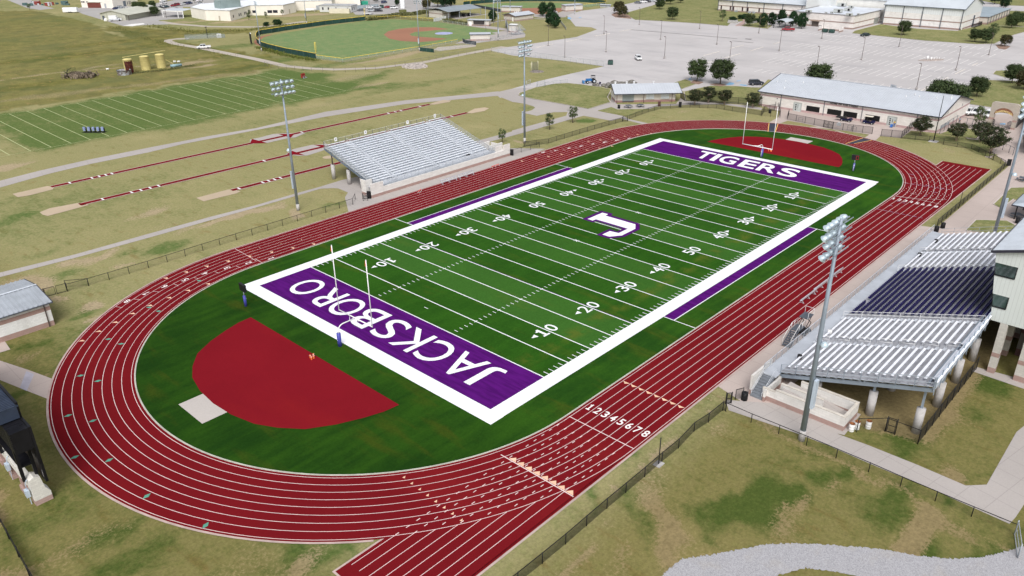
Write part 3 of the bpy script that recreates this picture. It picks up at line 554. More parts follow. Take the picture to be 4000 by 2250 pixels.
for s_ in (-1,1):
    b_.poly([(s_*42.98-.05,-.4),(s_*42.98+.05,-.4),(s_*42.98+.05,.4),(s_*42.98-.05,.4)],.054)
    for a in (.7,-.7): b_.strip([(s_*9.144-.4,-.4*a/.7),(s_*9.144+.4,.4*a/.7)],.1,.058+.0005*a)
    b_.poly([(-22.86,s_*27.98),(22.86,s_*27.98),(22.86,s_*28.12),(-22.86,s_*28.12)],.054)
    for x in (-22.86,22.86): b_.poly([(x-.07,s_*26.45),(x+.07,s_*26.45),(x+.07,s_*31.4),(x-.07,s_*31.4)],.0545)
struct('yard_lines',b_,WHITE,fld)
b_=MB()
for x in (-27.432,27.432): b_.poly([(x+.09,-24.384),(x+.19,-24.384),(x+.19,24.384),(x+.09,24.384)],.0535)
struct('purple_lines',b_,PUR,fld)
b_=MB()
for i,n in enumerate([10,20,30,40,50,40,30,20,10]):
    x=-36.576+i*9.144
    for s_ in (-1,1):
        up_=(0,1) if s_<0 else (0,-1); rt=(1,0) if s_<0 else (-1,0)
        cy=s_*16.95
        for dgt,dx in ((str(n)[0],-.95),(str(n)[1],.95)):
            w_=.95 if dgt=='1' else 1.35
            w_=1.2 if dgt=='1' else w_; fn_=lambda a,b2,dx=dx,w_=w_:(x+rt[0]*(dx+a-w_/2),cy+up_[1]*(b2-1.0),.060)
            if dgt=='1': glyph_one(b_,fn_,w_,2.0)
            else: put_text(b_,dgt,fn_,w=w_,h=2.0,off=.006)
            if dgt=='x':
                for vv in (-.86,.98):
                    xx=x+rt[0]*dx; yy=cy+up_[1]*vv
                    b_.poly([(xx-.6,yy-.16),(xx+.6,yy-.16),(xx+.6,yy+.16),(xx-.6,yy+.16)],.0592) if vv<0 else b_.poly([(xx-rt[0]*.6,yy-up_[1]*.28),(xx-rt[0]*.6,yy-up_[1]*.62),(xx,yy-up_[1]*.34),(xx,yy)],.0592)
        if n<50:
            d=-1 if x<0 else 1; tx=x+d*2.5
            b_.poly([(tx-d*.45,cy-.42*1),(tx-d*.45,cy+.42),(tx+d*.5,cy)],.060)
struct('yard_numbers',b_,WHITE,fld)
b_=MB()
for ch,y0,y1 in [('J',-20.4,-18.0),('A',-17.45,-12.85),('C',-12.25,-8.2),('K',-7.6,-3.3),('S',-2.95,.75),('B',1.75,5.75),('O',6.35,10.95),('R',11.45,15.4),('O',16.3,20.8)]:
    put_text(b_,ch,lambda a,b2:(-47.65-b2 if 0 else -47.65-(5.3)+ (5.3-b2) ,y0+a,.062),w=y1-y0,h=5.3,off=.004)
struct('end_zone_lettering',b_,WHITE,fld)
b_=MB()
for ch,y0,y1 in [('T',11.75,8.05),('I',7.75,6.55),('G',6.0,2.0),('E',.87,-2.85),('R',-3.4,-7.6),('S',-8.1,-12.3)]:
    put_text(b_,ch,lambda a,b2:(47.75+b2,y0-a,.062),w=y0-y1,h=5.8,off=.022,slant=-.17)
struct('end_zone_lettering',b_,WHITE,fld)
b_=MB(); jo=[(5.4,5.65),(5.45,3.07),(4.6,2.9),(4.5,-3.4),(2.3,-5.0),(-2.4,-5.1),(-4.75,-3.45),(-4.75,-1.0),(-1.05,-1.0),(-1.2,-2.75),(.45,-2.7),(.5,3.1),(-.45,3.15),(-.35,5.6)]
ji=[(4.75,4.95),(4.8,3.68),(3.85,3.55),(3.8,-3.1),(2.0,-4.35),(-2.15,-4.45),(-4.05,-3.15),(-4.05,-1.65),(-1.85,-1.65),(-1.6,-3.35),(1.15,-3.35),(1.15,3.7),(.25,3.75),(.3,4.95)]
b_.poly([(x*1.025,y*1.02) for x,y in jo],.061,2); b_.poly(jo,.063,0); b_.poly(ji,.066,1); struct('midfield_logo',b_,[PUR,WHITE,mat('dark_outline',(.02,.01,.03))],fld)
def dzone(sg,y0=0):
    q=[(61.2,16.05),(63.2,15.85),(65.4,15.15),(68.3,13.9),(71.1,12.1),(73.0,9.6),(74.3,7.1),(75.1,3.6),(75.35,0)]
    q2=[(sg*x,y) for x,y in q]+[(sg*x,-y) for x,y in q[::-1][1:]]; return q2
for sg in (-1,1):
    b_=MB(); b_.poly(dzone(sg),.095); struct('high_jump_apron',b_,RED2)
    b_=MB(); b_.poly([(sg*74.0,-2.8),(sg*78.15,-2.8),(sg*78.15,2.8),(sg*74.0,2.8)],.090); struct('concrete_pad',b_,concmat('pad_concrete%d'%sg,(.52,.48,.45),0,0,.4,(.42,.36,.30)))
for q in ([(0,1330),(72,1335),(100,1250),(10,1243)],[(780,1450),(868,1450),(1045,1415),(955,1393)]):
    pts=WL('t30',*q); b_=MB(); b_.poly(pts,.115,0,.02); b_.strip([pts[0],pts[3]],.22,.119,1); b_.strip([pts[1],pts[2]],.22,.119,1)
    one('track_crossing_mat',b_,[mat('navy_mat',(.035,.04,.065)),mat('orange_edge',(.75,.42,.12))],('dark crossing mat with orange edges behind the far goalpost upright' if q[0][0]==0 else 'dark crossing mat with orange edges beyond the far play clock'),'crossing mat',group='crossing mats on the track')
# jumping runways, pits, pole vault apex
SAND=concmat('sand',(.50,.40,.29),0,0,.35,(.40,.34,.22)); RUN=RED
def runway(p,q,marks,nm):
    b_=MB(); b_.strip([p,q],1.75,.046,1); b_.strip([p,q],1.22,.054,0)
    L=math.dist(p,q); u=((q[0]-p[0])/L,(q[1]-p[1])/L)
    for d in marks: c=(p[0]+u[0]*d,p[1]+u[1]*d); b_.strip([(c[0]-u[0]*.13,c[1]-u[1]*.13),(c[0]+u[0]*.22,c[1]+u[1]*.22)],1.22,.06,2)
    struct(nm,b_,[RUN,PINKC,WHITE])
runway((-58.2,99.95),(45,98.35),[3.6,8.1,9.6,11,12.3,60,88,90.5,92.5,99.5],'runway'); runway((-58.6,83.8),(44.8,82.3),[4.3,10,11.9,13.8,15.6,40,97.5],'runway'); runway((-34.4,69.35),(20,68.4),[1.6,7,8.4,9.8,11.2],'runway')
for p in (WL('t01',(125,505),(480,425),(545,440),(530,460),(300,520),(180,538)),WL('t01',(400,690),(500,650),(790,595),(900,615),(700,670),(480,728),(430,715)),WL('t01',(1975,545),(2300,460),(2425,478),(2380,500),(2050,580)),WL('t10',(1745,1050),(1800,1030),(1880,1008),(1965,1012),(1945,1028),(1790,1055)),WL('t10',(2120,1135),(2200,1095),(2300,1082),(2345,1090),(2300,1118),(2170,1142))):
    sheet('sand_pit',p,.032,SAND)
sheet('concrete_slab',WL('t10',(-60,1405),(40,1385),(170,1350),(290,1342),(500,1340),(395,1385),(330,1390),(110,1440),(-60,1448)),.022,PATH)
sheet('concrete_slab',WL('t11',(300,105),(370,55),(560,12),(720,0),(700,60),(520,118),(430,122)),.022,PATH)
b_=MB()
for T,q in [('t10',[(225,1350),(385,1350),(350,1388)]),('t10',[(-40,1400),(115,1442),(-60,1446)]),('t11',[(310,105),(365,72),(490,117)]),('t11',[(580,12),(690,12),(690,38)])]: b_.poly(WL(T,*q),.066)
struct('runway_apex',b_,RED2)
b_=MB(); c=W('t11',728,135); b_.poly([(c[0]+1.3*math.cos(a),c[1]+1.3*math.sin(a)) for a in np.linspace(0,2*PI,24)[:-1]],.03); struct('throwing_circle',b_,SAND)
# practice field lines
b_=MB()
for k in range(-4,19):
    x=-41.7+4.6*k-.0
    if x<44: b_.strip([(x,133.2),(x-.7,181)] if 0 else [(x-.35,133.2),(x+.3,181)],.15,.055)
for y in (133.2,181.0): b_.strip([(-62,y),(43,y)],.10,.057)
struct('practice_field_lines',b_,mat('faded_lime',(.52,.57,.30),.9))
# ball park surfaces
home=(163.5,187.5)
bf=WL('t10',(605,590),(300,535),(90,475),(20,440),(0,415),(60,370),(300,330),(700,265),(1100,212),(1390,195),(1790,218),(2130,265),(2370,300),(2510,330),(2400,370),(2110,395),(1640,480),(870,610))
sheet('ball_field',bf,.02,BALLG)
CLAY=concmat('infield_clay',(.34,.165,.105),0,0,.3,(.30,.16,.10))
sheet('infield_clay',WL('t10',(1285,350),(1330,315),(1450,290),(1620,275),(1800,275),(1940,293),(1700,315),(1600,322),(1545,345),(1570,362),(1700,375),(1925,388),(1800,412),(1650,425),(1450,412),(1340,390)),.03,CLAY)
b_=MB(); c=W('t10',1890,337); b_.poly([(c[0]+4.2*math.cos(a),c[1]+4.2*math.sin(a)) for a in np.linspace(0,2*PI,20)[:-1]],.10,0,.06); one('pitchers_mound_tarp',b_,mat('lilac_tarp',(.38,.40,.62),.6),'round pale blue tarp covering the pitcher mound inside the clay arc','tarp')
lane('warning_track',WL('t10',(90,470),(20,440),(5,415),(50,375),(150,350)),2.5,.026,CLAY)
sheet('pavement',WL('t10',(2110,260),(2240,255),(2400,270),(2530,290),(2576,330),'t20',(0,270),(135,345),(130,375),(0,395),'t10',(2400,410),(2220,435),(2000,440),(2110,400),(2370,350),(2420,345),(2370,330),(2510,310)),.034,PATH)
sheet('infield_dirt_strip',WL('t10',(1790,500),(1830,475),(2220,445),(2210,470),(1850,515)),.024,DIRTR)
sheet('ball_field',WL('A3',(830,110),(1200,60),(1700,40),(2400,50),(2576,70),(2576,130),(2390,160),(1650,135),(1320,130),(950,115)),.02,BALLG)
sheet('ball_field',WL('A4',(-60,60),(120,70),(470,70),(500,75),(230,120),(110,110)),.02,BALLG)
sheet('infield_clay',WL('A3',(1650,140),(1900,132),(2100,128),(2400,138),(2390,170),(2250,215),(1950,240),(1750,215),(1650,190)),.03,CLAY)
sheet('pavement',WL('A3',(1870,240),(2230,235),(2400,170),(2576,165),(2576,200),(2430,260),(2400,290),(2100,310),(1870,285)),.034,PATH)
for q in (WL('A3',(570,322),(760,290),(1080,238),(1400,190)),WL('A3',(1130,390),(1260,360),(1400,335)),WL('A3',(1860,310),(2070,325))): lane('path',q,1.6,.03,PATH)
sheet('pavement',WL('A3',(160,285),(400,290),(560,318),(740,285),(1000,240),(930,225),(700,235),(400,260)),.034,PATH)
# ============================================================ materials for things
GALV=mat('galvanised_steel',(.40,.43,.47),.5,.3,.1,.8); POLEM=mat('grey_pole_steel',(.27,.32,.38),.5,.2,.12,.5); ALU=mat('bench_aluminium',(.62,.65,.70),.4,.25,.06,1.2); DECK=mat('deck_aluminium',(.34,.345,.375),.6,.0,.16,.7,.1,3)
DECKL=mat('light_deck_aluminium',(.50,.53,.58),.5,.2,.08,.5); BLK=mat('black_metal',(.012,.012,.014),.5,0,.1); BRN=mat('bronze_metal',(.10,.075,.065),.5,0,.1); DGR=mat('dark_grey_steel',(.11,.125,.15),.5,.2,.1)
STONEC=mat('column_concrete',(.44,.425,.42),.9,0,.14,.9,.1); NAVY=mat('navy_plastic',(.008,.004,.085),.45,0,.15,2); WPL=mat('white_powdercoat',(.84,.84,.84),.4,0,.03); LAMPW=mat('lamp_housing',(.50,.60,.66),.35,.2,.08,3); GLS=mat('lamp_lens',(.62,.68,.70),.15,0,.1); BOXB=mat('pale_blue_cabinet',(.50,.58,.68),.4,.1,.05)
YEL=mat('yellow_paint',(.80,.60,.10),.6); PADB=mat('royal_vinyl_pad',(.065,.07,.36),.45,0,.1,2); ORG=mat('orange_foam',(.85,.20,.05),.6); REDP=mat('red_plastic',(.75,.05,.03),.5)
DKG=mat('dark_green_windscreen',(.020,.060,.050),.9,0,.2,.3,.1); GLASS=mat('dark_glass',(.02,.03,.032),.08,0,.2,.4,.06,1,.6); GLASSG=mat('green_tinted_glass',(.045,.075,.068),.06,0,.5,.5,.1,1,.7)
def netmat(name,c,a):
    if name in MT: return MT[name]
    m,t,b=newmat(name,.8); b.inputs['Base Color'].default_value=(*c,1); p=pos(t)
    n=noi(t,p,12,2); t.links.new(mth(t,'ADD',a-.06,mth(t,'MULTIPLY',n,.12)),b.inputs['Alpha']); MT[name]=m; return m
NETB=netmat('black_chain_link',(.02,.02,.02),.36); NETL=netmat('light_black_chain_link',(.02,.02,.02),.12); NETG=netmat('galvanised_chain_link',(.42,.44,.46),.22); NETD=netmat('dense_black_chain_link',(.012,.012,.014),.66)
# ------------------------------------------------------------ fences
def along(pts,d):
    out=[]; 
    for i in range(len(pts)-1):
        L=math.dist(pts[i],pts[i+1]); n=max(1,round(L/d))
        out+=[(pts[i][0]+(pts[i+1][0]-pts[i][0])*j/n,pts[i][1]+(pts[i+1][1]-pts[i][1])*j/n) for j in range(n)]
    return out+[tuple(pts[-1])]
PM={}
def postmesh(h,r,m):
    k=(round(h,2),r,m.name)
    if k not in PM: b_=MB(); b_.cyl(0,0,0,h,r,6); PM[k]=b_.mesh('post',m)
    return PM[k]
def fence(pts,h,sp,label,m=BLK,net=NETB,r=.045,bottom=False,sc=None,cat='fence',name='chain_link_fence',toprail=None,group=None,merge=False,rails=()):
    o=pts[0]; t=thing(name,label,cat,(o[0],o[1],0),0,group); q=[(x-o[0],y-o[1]) for x,y in pts]
    ps=along(q,sp)
    if merge or len(ps)>100:
        b_=MB(); 
        for x,y in ps: b_.cyl(x,y,0,h+.05,r,5)
        part('posts',b_,m,t)['kind']='stuff'
    else:
        for x,y in ps: obj('post',postmesh(h+.05,r,m),t,(x,y,0))
    b_=MB()
    for i in range(len(q)-1):
        for z in (h,)+tuple(rails)+((.12,) if bottom else ()): b_.bar((*q[i],z),(*q[i+1],z),.055 if not toprail else toprail[0])
    part('rail',b_,toprail[1] if toprail else m,t)
    if net:
        b_=MB()
        for i in range(len(q)-1): b_.quad((*q[i],.03),(*q[i+1],.03),(*q[i+1],h),(*q[i],h))
        part('wire_mesh',b_,net,t)
    if sc:
        b_=MB()
        for i in range(len(q)-1): 
            d=Vector((q[i+1][0]-q[i][0],q[i+1][1]-q[i][1],0)).normalized()*.03; b_.box(0,0,0,0,0,0) if 0 else b_.quad((q[i][0]-d.y,q[i][1]+d.x,.05),(q[i+1][0]-d.y,q[i+1][1]+d.x,.05),(q[i+1][0]-d.y,q[i+1][1]+d.x,h),(q[i][0]-d.y,q[i][1]+d.x,h))
        part('windscreen',b_,sc,t)
    return t
def gate(p,q,h,label,m=BLK,net=NETB,leaves=1,name='metal_gate',rail=True):
    L=math.dist(p,q); t=thing(name,label,'gate',(p[0],p[1],0),math.atan2(q[1]-p[1],q[0]-p[0]))
    for x in (0,L): obj('post',postmesh(h+.12,.055,m),t,(x,0,0))
    w=L/leaves
    for i in range(leaves):
        b_=MB(); a,c=i*w+.1,(i+1)*w-.1
        for x in (a,c): b_.bar((x,0,.1),(x,0,h),.06)
        for z in (.12,h)+((h*.5,) if rail else ()): b_.bar((a,0,z),(c,0,z),.055)
        lf=part('gate_leaf',b_,m,t); b_=MB(); b_.quad((a,0,.12),(c,0,.12),(c,0,h),(a,0,h)); part('wire_mesh',b_,net,lf)
    return t
# ------------------------------------------------------------ goalposts
def goalpost(x,sg,label,word=False,flags=True):
    t=thing('goalpost',label,'goalpost',(x,0.15 if sg<0 else .14,0),0 if sg<0 else PI,'football goalposts')
    b_=MB(); b_.cyl(0,0,0,1.95,.27,16); pd=part('post_pad',b_,PADB,t)
    b_=MB()
    if word:
        for i,ch in enumerate('TIGERS'): put_text(b_,ch,lambda a,c,i=i:(.30,-.09+a,1.62-i*.27+c),w=.18,h=.2,off=.03)
        part('lettering',b_,WPL,pd)
    else:
        b_.cyl(-.285,0,.95,1.05,.03,6); part('emblem',b_,WPL,pd)
    b_=MB(); X1=2.79; pts=[(0,0,1.9),(0,0,2.25)]+[(.9-.9*math.cos(a),0,2.25+.8*math.sin(a)) for a in np.linspace(.2,PI/2,7)]+[(X1,0,3.05)]
    b_.tube(pts,.075,10); part('gooseneck',b_,WPL,t)
    b_=MB(); b_.tube([(X1,-3.6,3.05),(X1,3.6,3.05)],.085,10); b_.tube([(1.9,0,3.05),(X1,-1.2,3.05)],.04,6); b_.tube([(1.9,0,3.05),(X1,1.2,3.05)],.04,6); part('crossbar',b_,WPL,t)
    for s_ in (-1,1):
        b_=MB(); b_.tube([(X1,s_*3.56,3.05),(X1,s_*3.56,12.35)],.065,10); u=part('upright',b_,WPL,t)
        if flags:
            b_=MB(); b_.add([(X1,s_*3.56,12.2),(X1-.08,s_*3.56+.10,11.8),(X1-.02,s_*3.56+.10,11.4),(X1,s_*3.56+.03,11.6)],[(0,1,2,3)]); b_.add([(X1,s_*3.56+.02,12.2),(X1-.05,s_*3.56+.1,12.2),(X1-.08,s_*3.56+.18,11.5),(X1-.05,s_*3.56+.13,11.4)],[(0,1,2,3)]); part('ribbon',b_,REDP,u)
    return t
goalpost(-57.66,-1,'white goalpost with a blue padded post at the JACKSBORO end zone'); goalpost(57.66,1,'white goalpost with a blue padded post at the TIGERS end zone',True,False)
def playclock(x,y,rz,label,word):
    t=thing('play_clock',label,'play clock',(x,y,0),rz,'delay of game clocks')
    b_=MB(); b_.cyl(0,0,0,1.75,.2,14); pd=part('post_pad',b_,PADB,t)
    b_=MB()
    if word:
        for i,ch in enumerate('TIGERS'): put_text(b_,ch,lambda a,c,i=i:(-.22,.08-a,1.5-i*.25+c),w=.16,h=.18,off=.03)
    else: b_.cyl(-.2,0,1.2,1.3,.05,6)
    part('lettering' if word else 'emblem',b_,WPL,pd)
    b_=MB(); b_.cyl(0,0,1.7,2.6,.07,8); part('pole',b_,GALV,t)
    b_=MB(); b_.box(-.18,.18,-.75,.75,2.5,3.55); c=part('clock_case',b_,BLK,t)
    b_=MB(); 
    for a in (-.62,-.1): b_.box(-.2,-.19,a,a+.07,2.62,3.42); b_.box(-.2,-.19,a+.40,a+.47,2.62,3.42); b_.box(-.2,-.19,a,a+.47,2.55,2.62) ; b_.box(-.2,-.19,a,a+.47,3.42,3.49)
    b_=MB(); b_.box(-.2,-.185,-.62,-.55,2.62,3.42); b_.box(-.2,-.185,-.2,-.13,2.62,3.42); b_.box(-.2,-.185,-.55,-.2,2.62,2.7); b_.box(-.2,-.185,-.55,-.2,3.34,3.42)
    part('digit_display',b_,mat('dim_red_led',(.35,.03,.02),.5),c)
playclock(-59.86,19.66,PI*.98,'black play clock on a blue padded post by the corner of the JACKSBORO end zone',False); playclock(60.65,-19.36,R(20),'black play clock with red digit on a blue post by the TIGERS corner',True)
# ------------------------------------------------------------ stadium light masts
def lampmesh():
    b_=MB(); b_.rev((0,0,0),[(.02,.22),(.16,.2),(.30,.05),(.38,-.12),(.40,-.22)],12)
    me=b_.mesh('floodlight',LAMPW); return me
LAMPME=lampmesh()
b_=MB(); b_.rev((0,0,0),[(.38,-.20),(.2,-.24),(.01,-.25)],12); LENSME=b_.mesh('lens',GLS)
def mast(x,y,h,face,label,rows,r0=.27,extra=True,group='floodlight masts round the track',gap=.95,sp=.95,scale=1.0,single=True):
    """rows: lists of lamp offsets across the mast, top row first; face = direction the lamps look"""
    t=thing('light_mast',label,'light mast',(x,y,0),face,group)
    b_=MB(); b_.cyl(0,0,0,1.3,r0*1.12,12); part('footing',b_,STONEC,t)
    b_=MB(); b_.tube([(0,0,1.3),(0,0,h+.1)],r0,12,0,r0*.48); part('pole',b_,POLEM,t)
    for i,row in enumerate(rows):
        z=h-.3-i*gap; b_=MB(); w=max(abs(a) for a in row)+.25; b_.bar((.1,-w,z),(.1,w,z),.12,.1); b_.bar((-.35,-w*.9,z+.1),(-.35,w*.9,z+.1),.07); arm=part('crossarm',b_,POLEM if h>22 else GALV,t)
        for a in row:
            L=obj('floodlight',LAMPME,arm,(.42,a,z-.05)); L.rotation_euler=(0,R(-38),0); L.scale=(scale,)*3
            g=obj('lens',LENSME,arm,(.42,a,z-.05)); g.rotation_euler=(0,R(-38),0); g.scale=(scale,)*3
    if extra:
        b_=MB(); b_.box(-.62,-.30,-.3,.3,4.3,7.6) if h>22 else b_.box(-.45,-.2,-.2,.2,3,5); part('ballast_box',b_,BOXB,t)
    if single:
        L=obj('floodlight',LAMPME,t,(-.55,0,h*.48)); b_=MB(); b_.bar((0,0,h*.48+.1),(-.6,0,h*.48+.1),.08); part('lamp_bracket',b_,POLEM,t)
    return t
r4=[[-2.1,-1.15,-.2,.85,1.85],[-1.95,-1.0,.9,1.9],[-1.5,-.5,.4,1.2,2.0]]
mast(-32.06,48.85,24.3,-PI/2,'grey floodlight mast just left of the small bleacher, with one low lamp',r4)
mast(31.6,48.71,24.0,-PI/2,'grey floodlight mast past the right end of the small bleacher, beside the walkway',[[-2.1,-1.2,-.3,.6,1.5],[-2,-1.1,.9,1.8],[-1.9,-1,-.1,.8,1.7],[-2,-1.1,.9]])
mast(-36.85,-52.59,24.7,PI/2,'nearest grey floodlight mast, in front of the home grandstand stair wall',[[-2.0,-1.1,-.1,.9,1.8],[-2.1,-1.1,0,1,1.9],[-2.0,-1,.1,1.2],[-2.1,-1.2,-.3,.8,1.7]],.31,gap=1.0)
mast(37.0,-52.1,24.5,PI/2,'grey floodlight mast by the far end of the home grandstand, at the right edge',[[-2.0,-1.1,-.1,.9,1.8],[-2.1,-1.1,0,1,1.9],[-2.0,-1,.1,1.2],[-2.1,-1.2,-.3,.8,1.7]],.28,gap=1.0)
GB='ballpark light poles'
for x,y,h,f,lab in [(66.5,226.1,19.4,-.4,'ballpark light pole outside the left field fence curve'),(108,175.4,19.5,.3,'ballpark light pole on the near foul line beside the dark fence panel'),(148.9,170.4,17,1.2,'ballpark light pole behind the near dugout'),(129.3,287.6,17,-1.2,'ballpark light pole beyond the outfield fence, by the tan dirt'),(189.5,262,19,-2.2,'ballpark light pole at the corner of the batting shed'),(186.3,206.5,21,2.6,'ballpark light pole between the open dugout and the walkway tree'),(216,226,21,.8,'ballpark light pole near the softball dugout'),(246,206,21,.8,'ballpark light pole beside the far softball shed')]:
    mast(x,y,h,f,lab,[[-1.4,-.5,.5,1.4],[-1.3,1.3]],.2,True,GB,.8,.8,.8,False)
# ------------------------------------------------------------ lot lamps
def lotlamp():
    t=thing('lamp_post','','lamp post',(0,0,0))
    b_=MB(); b_.cyl(0,0,0,.85,.32,12); part('footing',b_,mat('footing_concrete',(.33,.31,.30),.9),t)
    b_=MB(); b_.tube([(0,0,.85),(0,0,7.9)],.085,8,0,.07); part('pole',b_,BRN,t)
    b_=MB(); b_.bar((0,0,7.85),(.5,0,7.95),.06); b_.box(.1,.65,-.18,.18,7.88,8.05); part('lamp_head',b_,BRN,t)
    return t
LL=lotlamp()
lotl=[('t20',945,525,'lamp post in the bare part of the lot, left of the white car'),('t20',365,460,'leftmost lamp post of the parking lot, beside the grass edge'),('t20',925,345,'lamp post at the throat where the lot narrows towards the ballpark road'),('t20',1495,400,'lamp post mid lot, in line with the lone round lawn tree'),('t20',1280,252,'lamp post nearest the kerb by the two reddish trees'),('t20',1887,292,'lamp post beyond the long dark joint, below the left end of the school'),
('t20',2060,450,'lamp post on the long dark joint, below the round shrub bed'),('t20',1533,590,'lamp post standing just right of the white car'),('t20',2482,335,'lamp post in front of the arched canopy trees'),('t20',2185,650,'lamp post rising behind the big oak by the walkway'),('t20',530,580,'faint lamp post behind the galvanised lot fence'),('t30',112,515,'lamp post below the red pickup'),('t30',540,390,'lamp post in front of the green dumpsters'),('t30',940,605,'lamp post below the dark green car'),
('t30',1318,470,'lamp post in front of the round tree on the gym lawn'),('t30',2220,555,'lamp post near the red ringed planting bed'),('t30',1890,710,'lamp post between the utility island and the wheel stops'),('t30',1492,905,'lamp post just behind the ridge of the field house'),('t30',485,705,'lamp post rising out of the tree behind the field house')]
for i,(k,x,y,lab) in enumerate(lotl): p=W(k,x,y); place(LL,(*p,0),R(100+random.uniform(-6,6)),lab,'lamp posts in the parking lot')
one('flag_pole',(lambda b_:(b_.tube([(0,0,0),(0,0,10.9)],.13,8,0,.06),b_.box(-.95,.95,-.95,.95,.02,.12,1),b_)[-1])(MB()),[BLK,STONEC],'tall slim black pole on a square pad between the track and the field house corner','pole',(96.6,-24.36,0))
one('camera_pole',(lambda b_:(b_.tube([(0,0,0),(0,0,3.3)],.055,8),b_.box(-.5,.5,-.4,.4,.02,.08,1),b_)[-1])(MB()),[BLK,STONEC],'short black pole on a concrete pad inside the near track fence','pole',(-50.35,-43.74,0))
one('camera_pole',(lambda b_:(b_.tube([(0,0,0),(0,0,3.3)],.055,8),b_)[-1])(MB()),[BLK],'short black pole on the verge beside the lane numbers at the far bend','pole',(50.28,-43.1,0))
# ------------------------------------------------------------ small furniture
def bin_(col=BLK):
    t=thing('trash_can','','trash can'); b_=MB(); b_.cyl(0,0,.05,.98,.33,14)
    for k in range(14): a=2*PI*k/14; b_.bar((.35*math.cos(a),.35*math.sin(a),.05),(.35*math.cos(a),.35*math.sin(a),1.0),.04,.02)
    part('body',b_,col,t); b_=MB(); b_.rev((0,0,0),[(.37,.98),(.36,1.03),(.15,1.06),(.13,1.0)],14); part('lid',b_,BLK,t); return t
BN=bin_()
for p,lab in [(W('t22',2335,1130),'black trash can at the foot of the near grandstand steps'),(W('t31',1690,885),'black trash can at the far end of the grandstand walkway, nearer one'),(W('t31',1755,850),'black trash can inside the fence corner by the far grandstand ramp'),(W('t31',2505,800),'black trash can under the edge of the picnic pavilion roof'),(W('t20',1075,1092),'black trash can left of the picnic tables at the concession building'),(W('t30',18,1140),'black trash can in the fence corner left of the field house door')]:
    place(BN,(*p,0),random.random(),lab,'trash cans')
BB=thing('trash_bin','','trash bin')
b_=MB(); b_.box(-.3,.3,-.3,.3,.35,1.35); part('bin_body',b_,BLK,BB); b_=MB(); b_.box(-.05,.05,-.4,.4,0,1.5); b_.bar((0,-.35,0),(0,-.35,1.55),.06); b_.bar((0,.35,0),(0,.35,1.55),.06); part('stand',b_,BLK,BB)
for p,lab in [(W('t11',1140,550),'black bin against the near end wall of the small bleacher'),(W('B1',2445,605),'black bin at the far end wall of the small bleacher'),(W('t31',2418,222),'black bin at the outer corner of the far bend fence'),(W('t20',1690,1078),'dark bin hung on the fence right of the concession building')]: place(BB,(*p,0),.4,lab,'box shaped black bins')
one('trash_bin',(lambda b_:(b_.box(-.35,.35,-.35,.35,0,1.2),b_.box(-.38,.38,-.38,.38,1.2,1.3),b_)[-1])(MB()),mat('brown_bin',(.10,.05,.04),.7),'reddish brown square bin near the concession serving hatches','trash bin',(*W('t20',1480,1068),0),.7)
# picnic tables
def table():
    t=thing('picnic_table','','picnic table'); b_=MB(); b_.box(-.75,.75,-.75,.75,.72,.77); b_.box(-.55,.55,-.8,.8,.715,.765); part('tabletop',b_,DGR,t)
    b_=MB(); b_.cyl(0,0,0,.7,.06,8)
    for k in range(4): a=k*PI/2; b_.bar((0,0,.15),(1.05*math.cos(a),1.05*math.sin(a),.42),.06)
    part('frame',b_,DGR,t)
    for k in range(4): a=k*PI/2; b_=MB(); b_.box(.95,1.25,-.55,.55,.43,.47,0); 
    for k in range(4):
        a=k*PI/2; b_=MB(); b_.box(.92,1.25,-.5,.5,.43,.48); o=part('seat',b_,DGR,t); o.rotation_euler=(0,0,a)
    return t
PT=table()
for p,lab in [(W('t20',1170,1085),'square metal picnic table, left one in front of the concession building'),(W('t20',1290,1078),'square metal picnic table, right one in front of the concession building'),(W('t31',2500,745),'square metal picnic table under the near corner of the pavilion'),(W('t31',2565,375),'square metal picnic table in the open plaza at the right edge')]: place(PT,(*p,0),random.random(),lab,'picnic tables')
# team benches
def bench(L=4.6):
    t=thing('team_bench','','bench'); b_=MB(); b_.box(-L/2,L/2,-.14,.14,.43,.48); part('seat',b_,ALU,t)
    b_=MB(); b_.box(-L/2,L/2,.26,.30,.70,.93); part('backrest',b_,ALU,t)
    for x in (-L/2+.35,0,L/2-.35):
        b_=MB(); b_.bar((x,-.3,0),(x,0,.44),.06); b_.bar((x,.4,0),(x,0,.44),.06); b_.bar((x,-.3,.03),(x,.4,.03),.05); b_.bar((x,.1,.4),(x,.3,.85),.05); part('leg',b_,ALU,t)
    return t
BE=bench()
for x,y,rz,lab in [(-4.3,-38.55,PI,'aluminium team bench nearest the video platform, on the home side lanes'),(.55,-38.4,PI,'aluminium team bench in the middle of the home side row, behind the mast'),(5.6,-38.35,PI,'aluminium team bench farthest along the home side row'),(-1.5,39.85,0,'aluminium team bench below the small bleacher, nearer one'),(3.5,39.9,0,'aluminium team bench below the small bleacher, farther one')]: place(BE,(x,y,.045),rz,lab,'aluminium team benches')
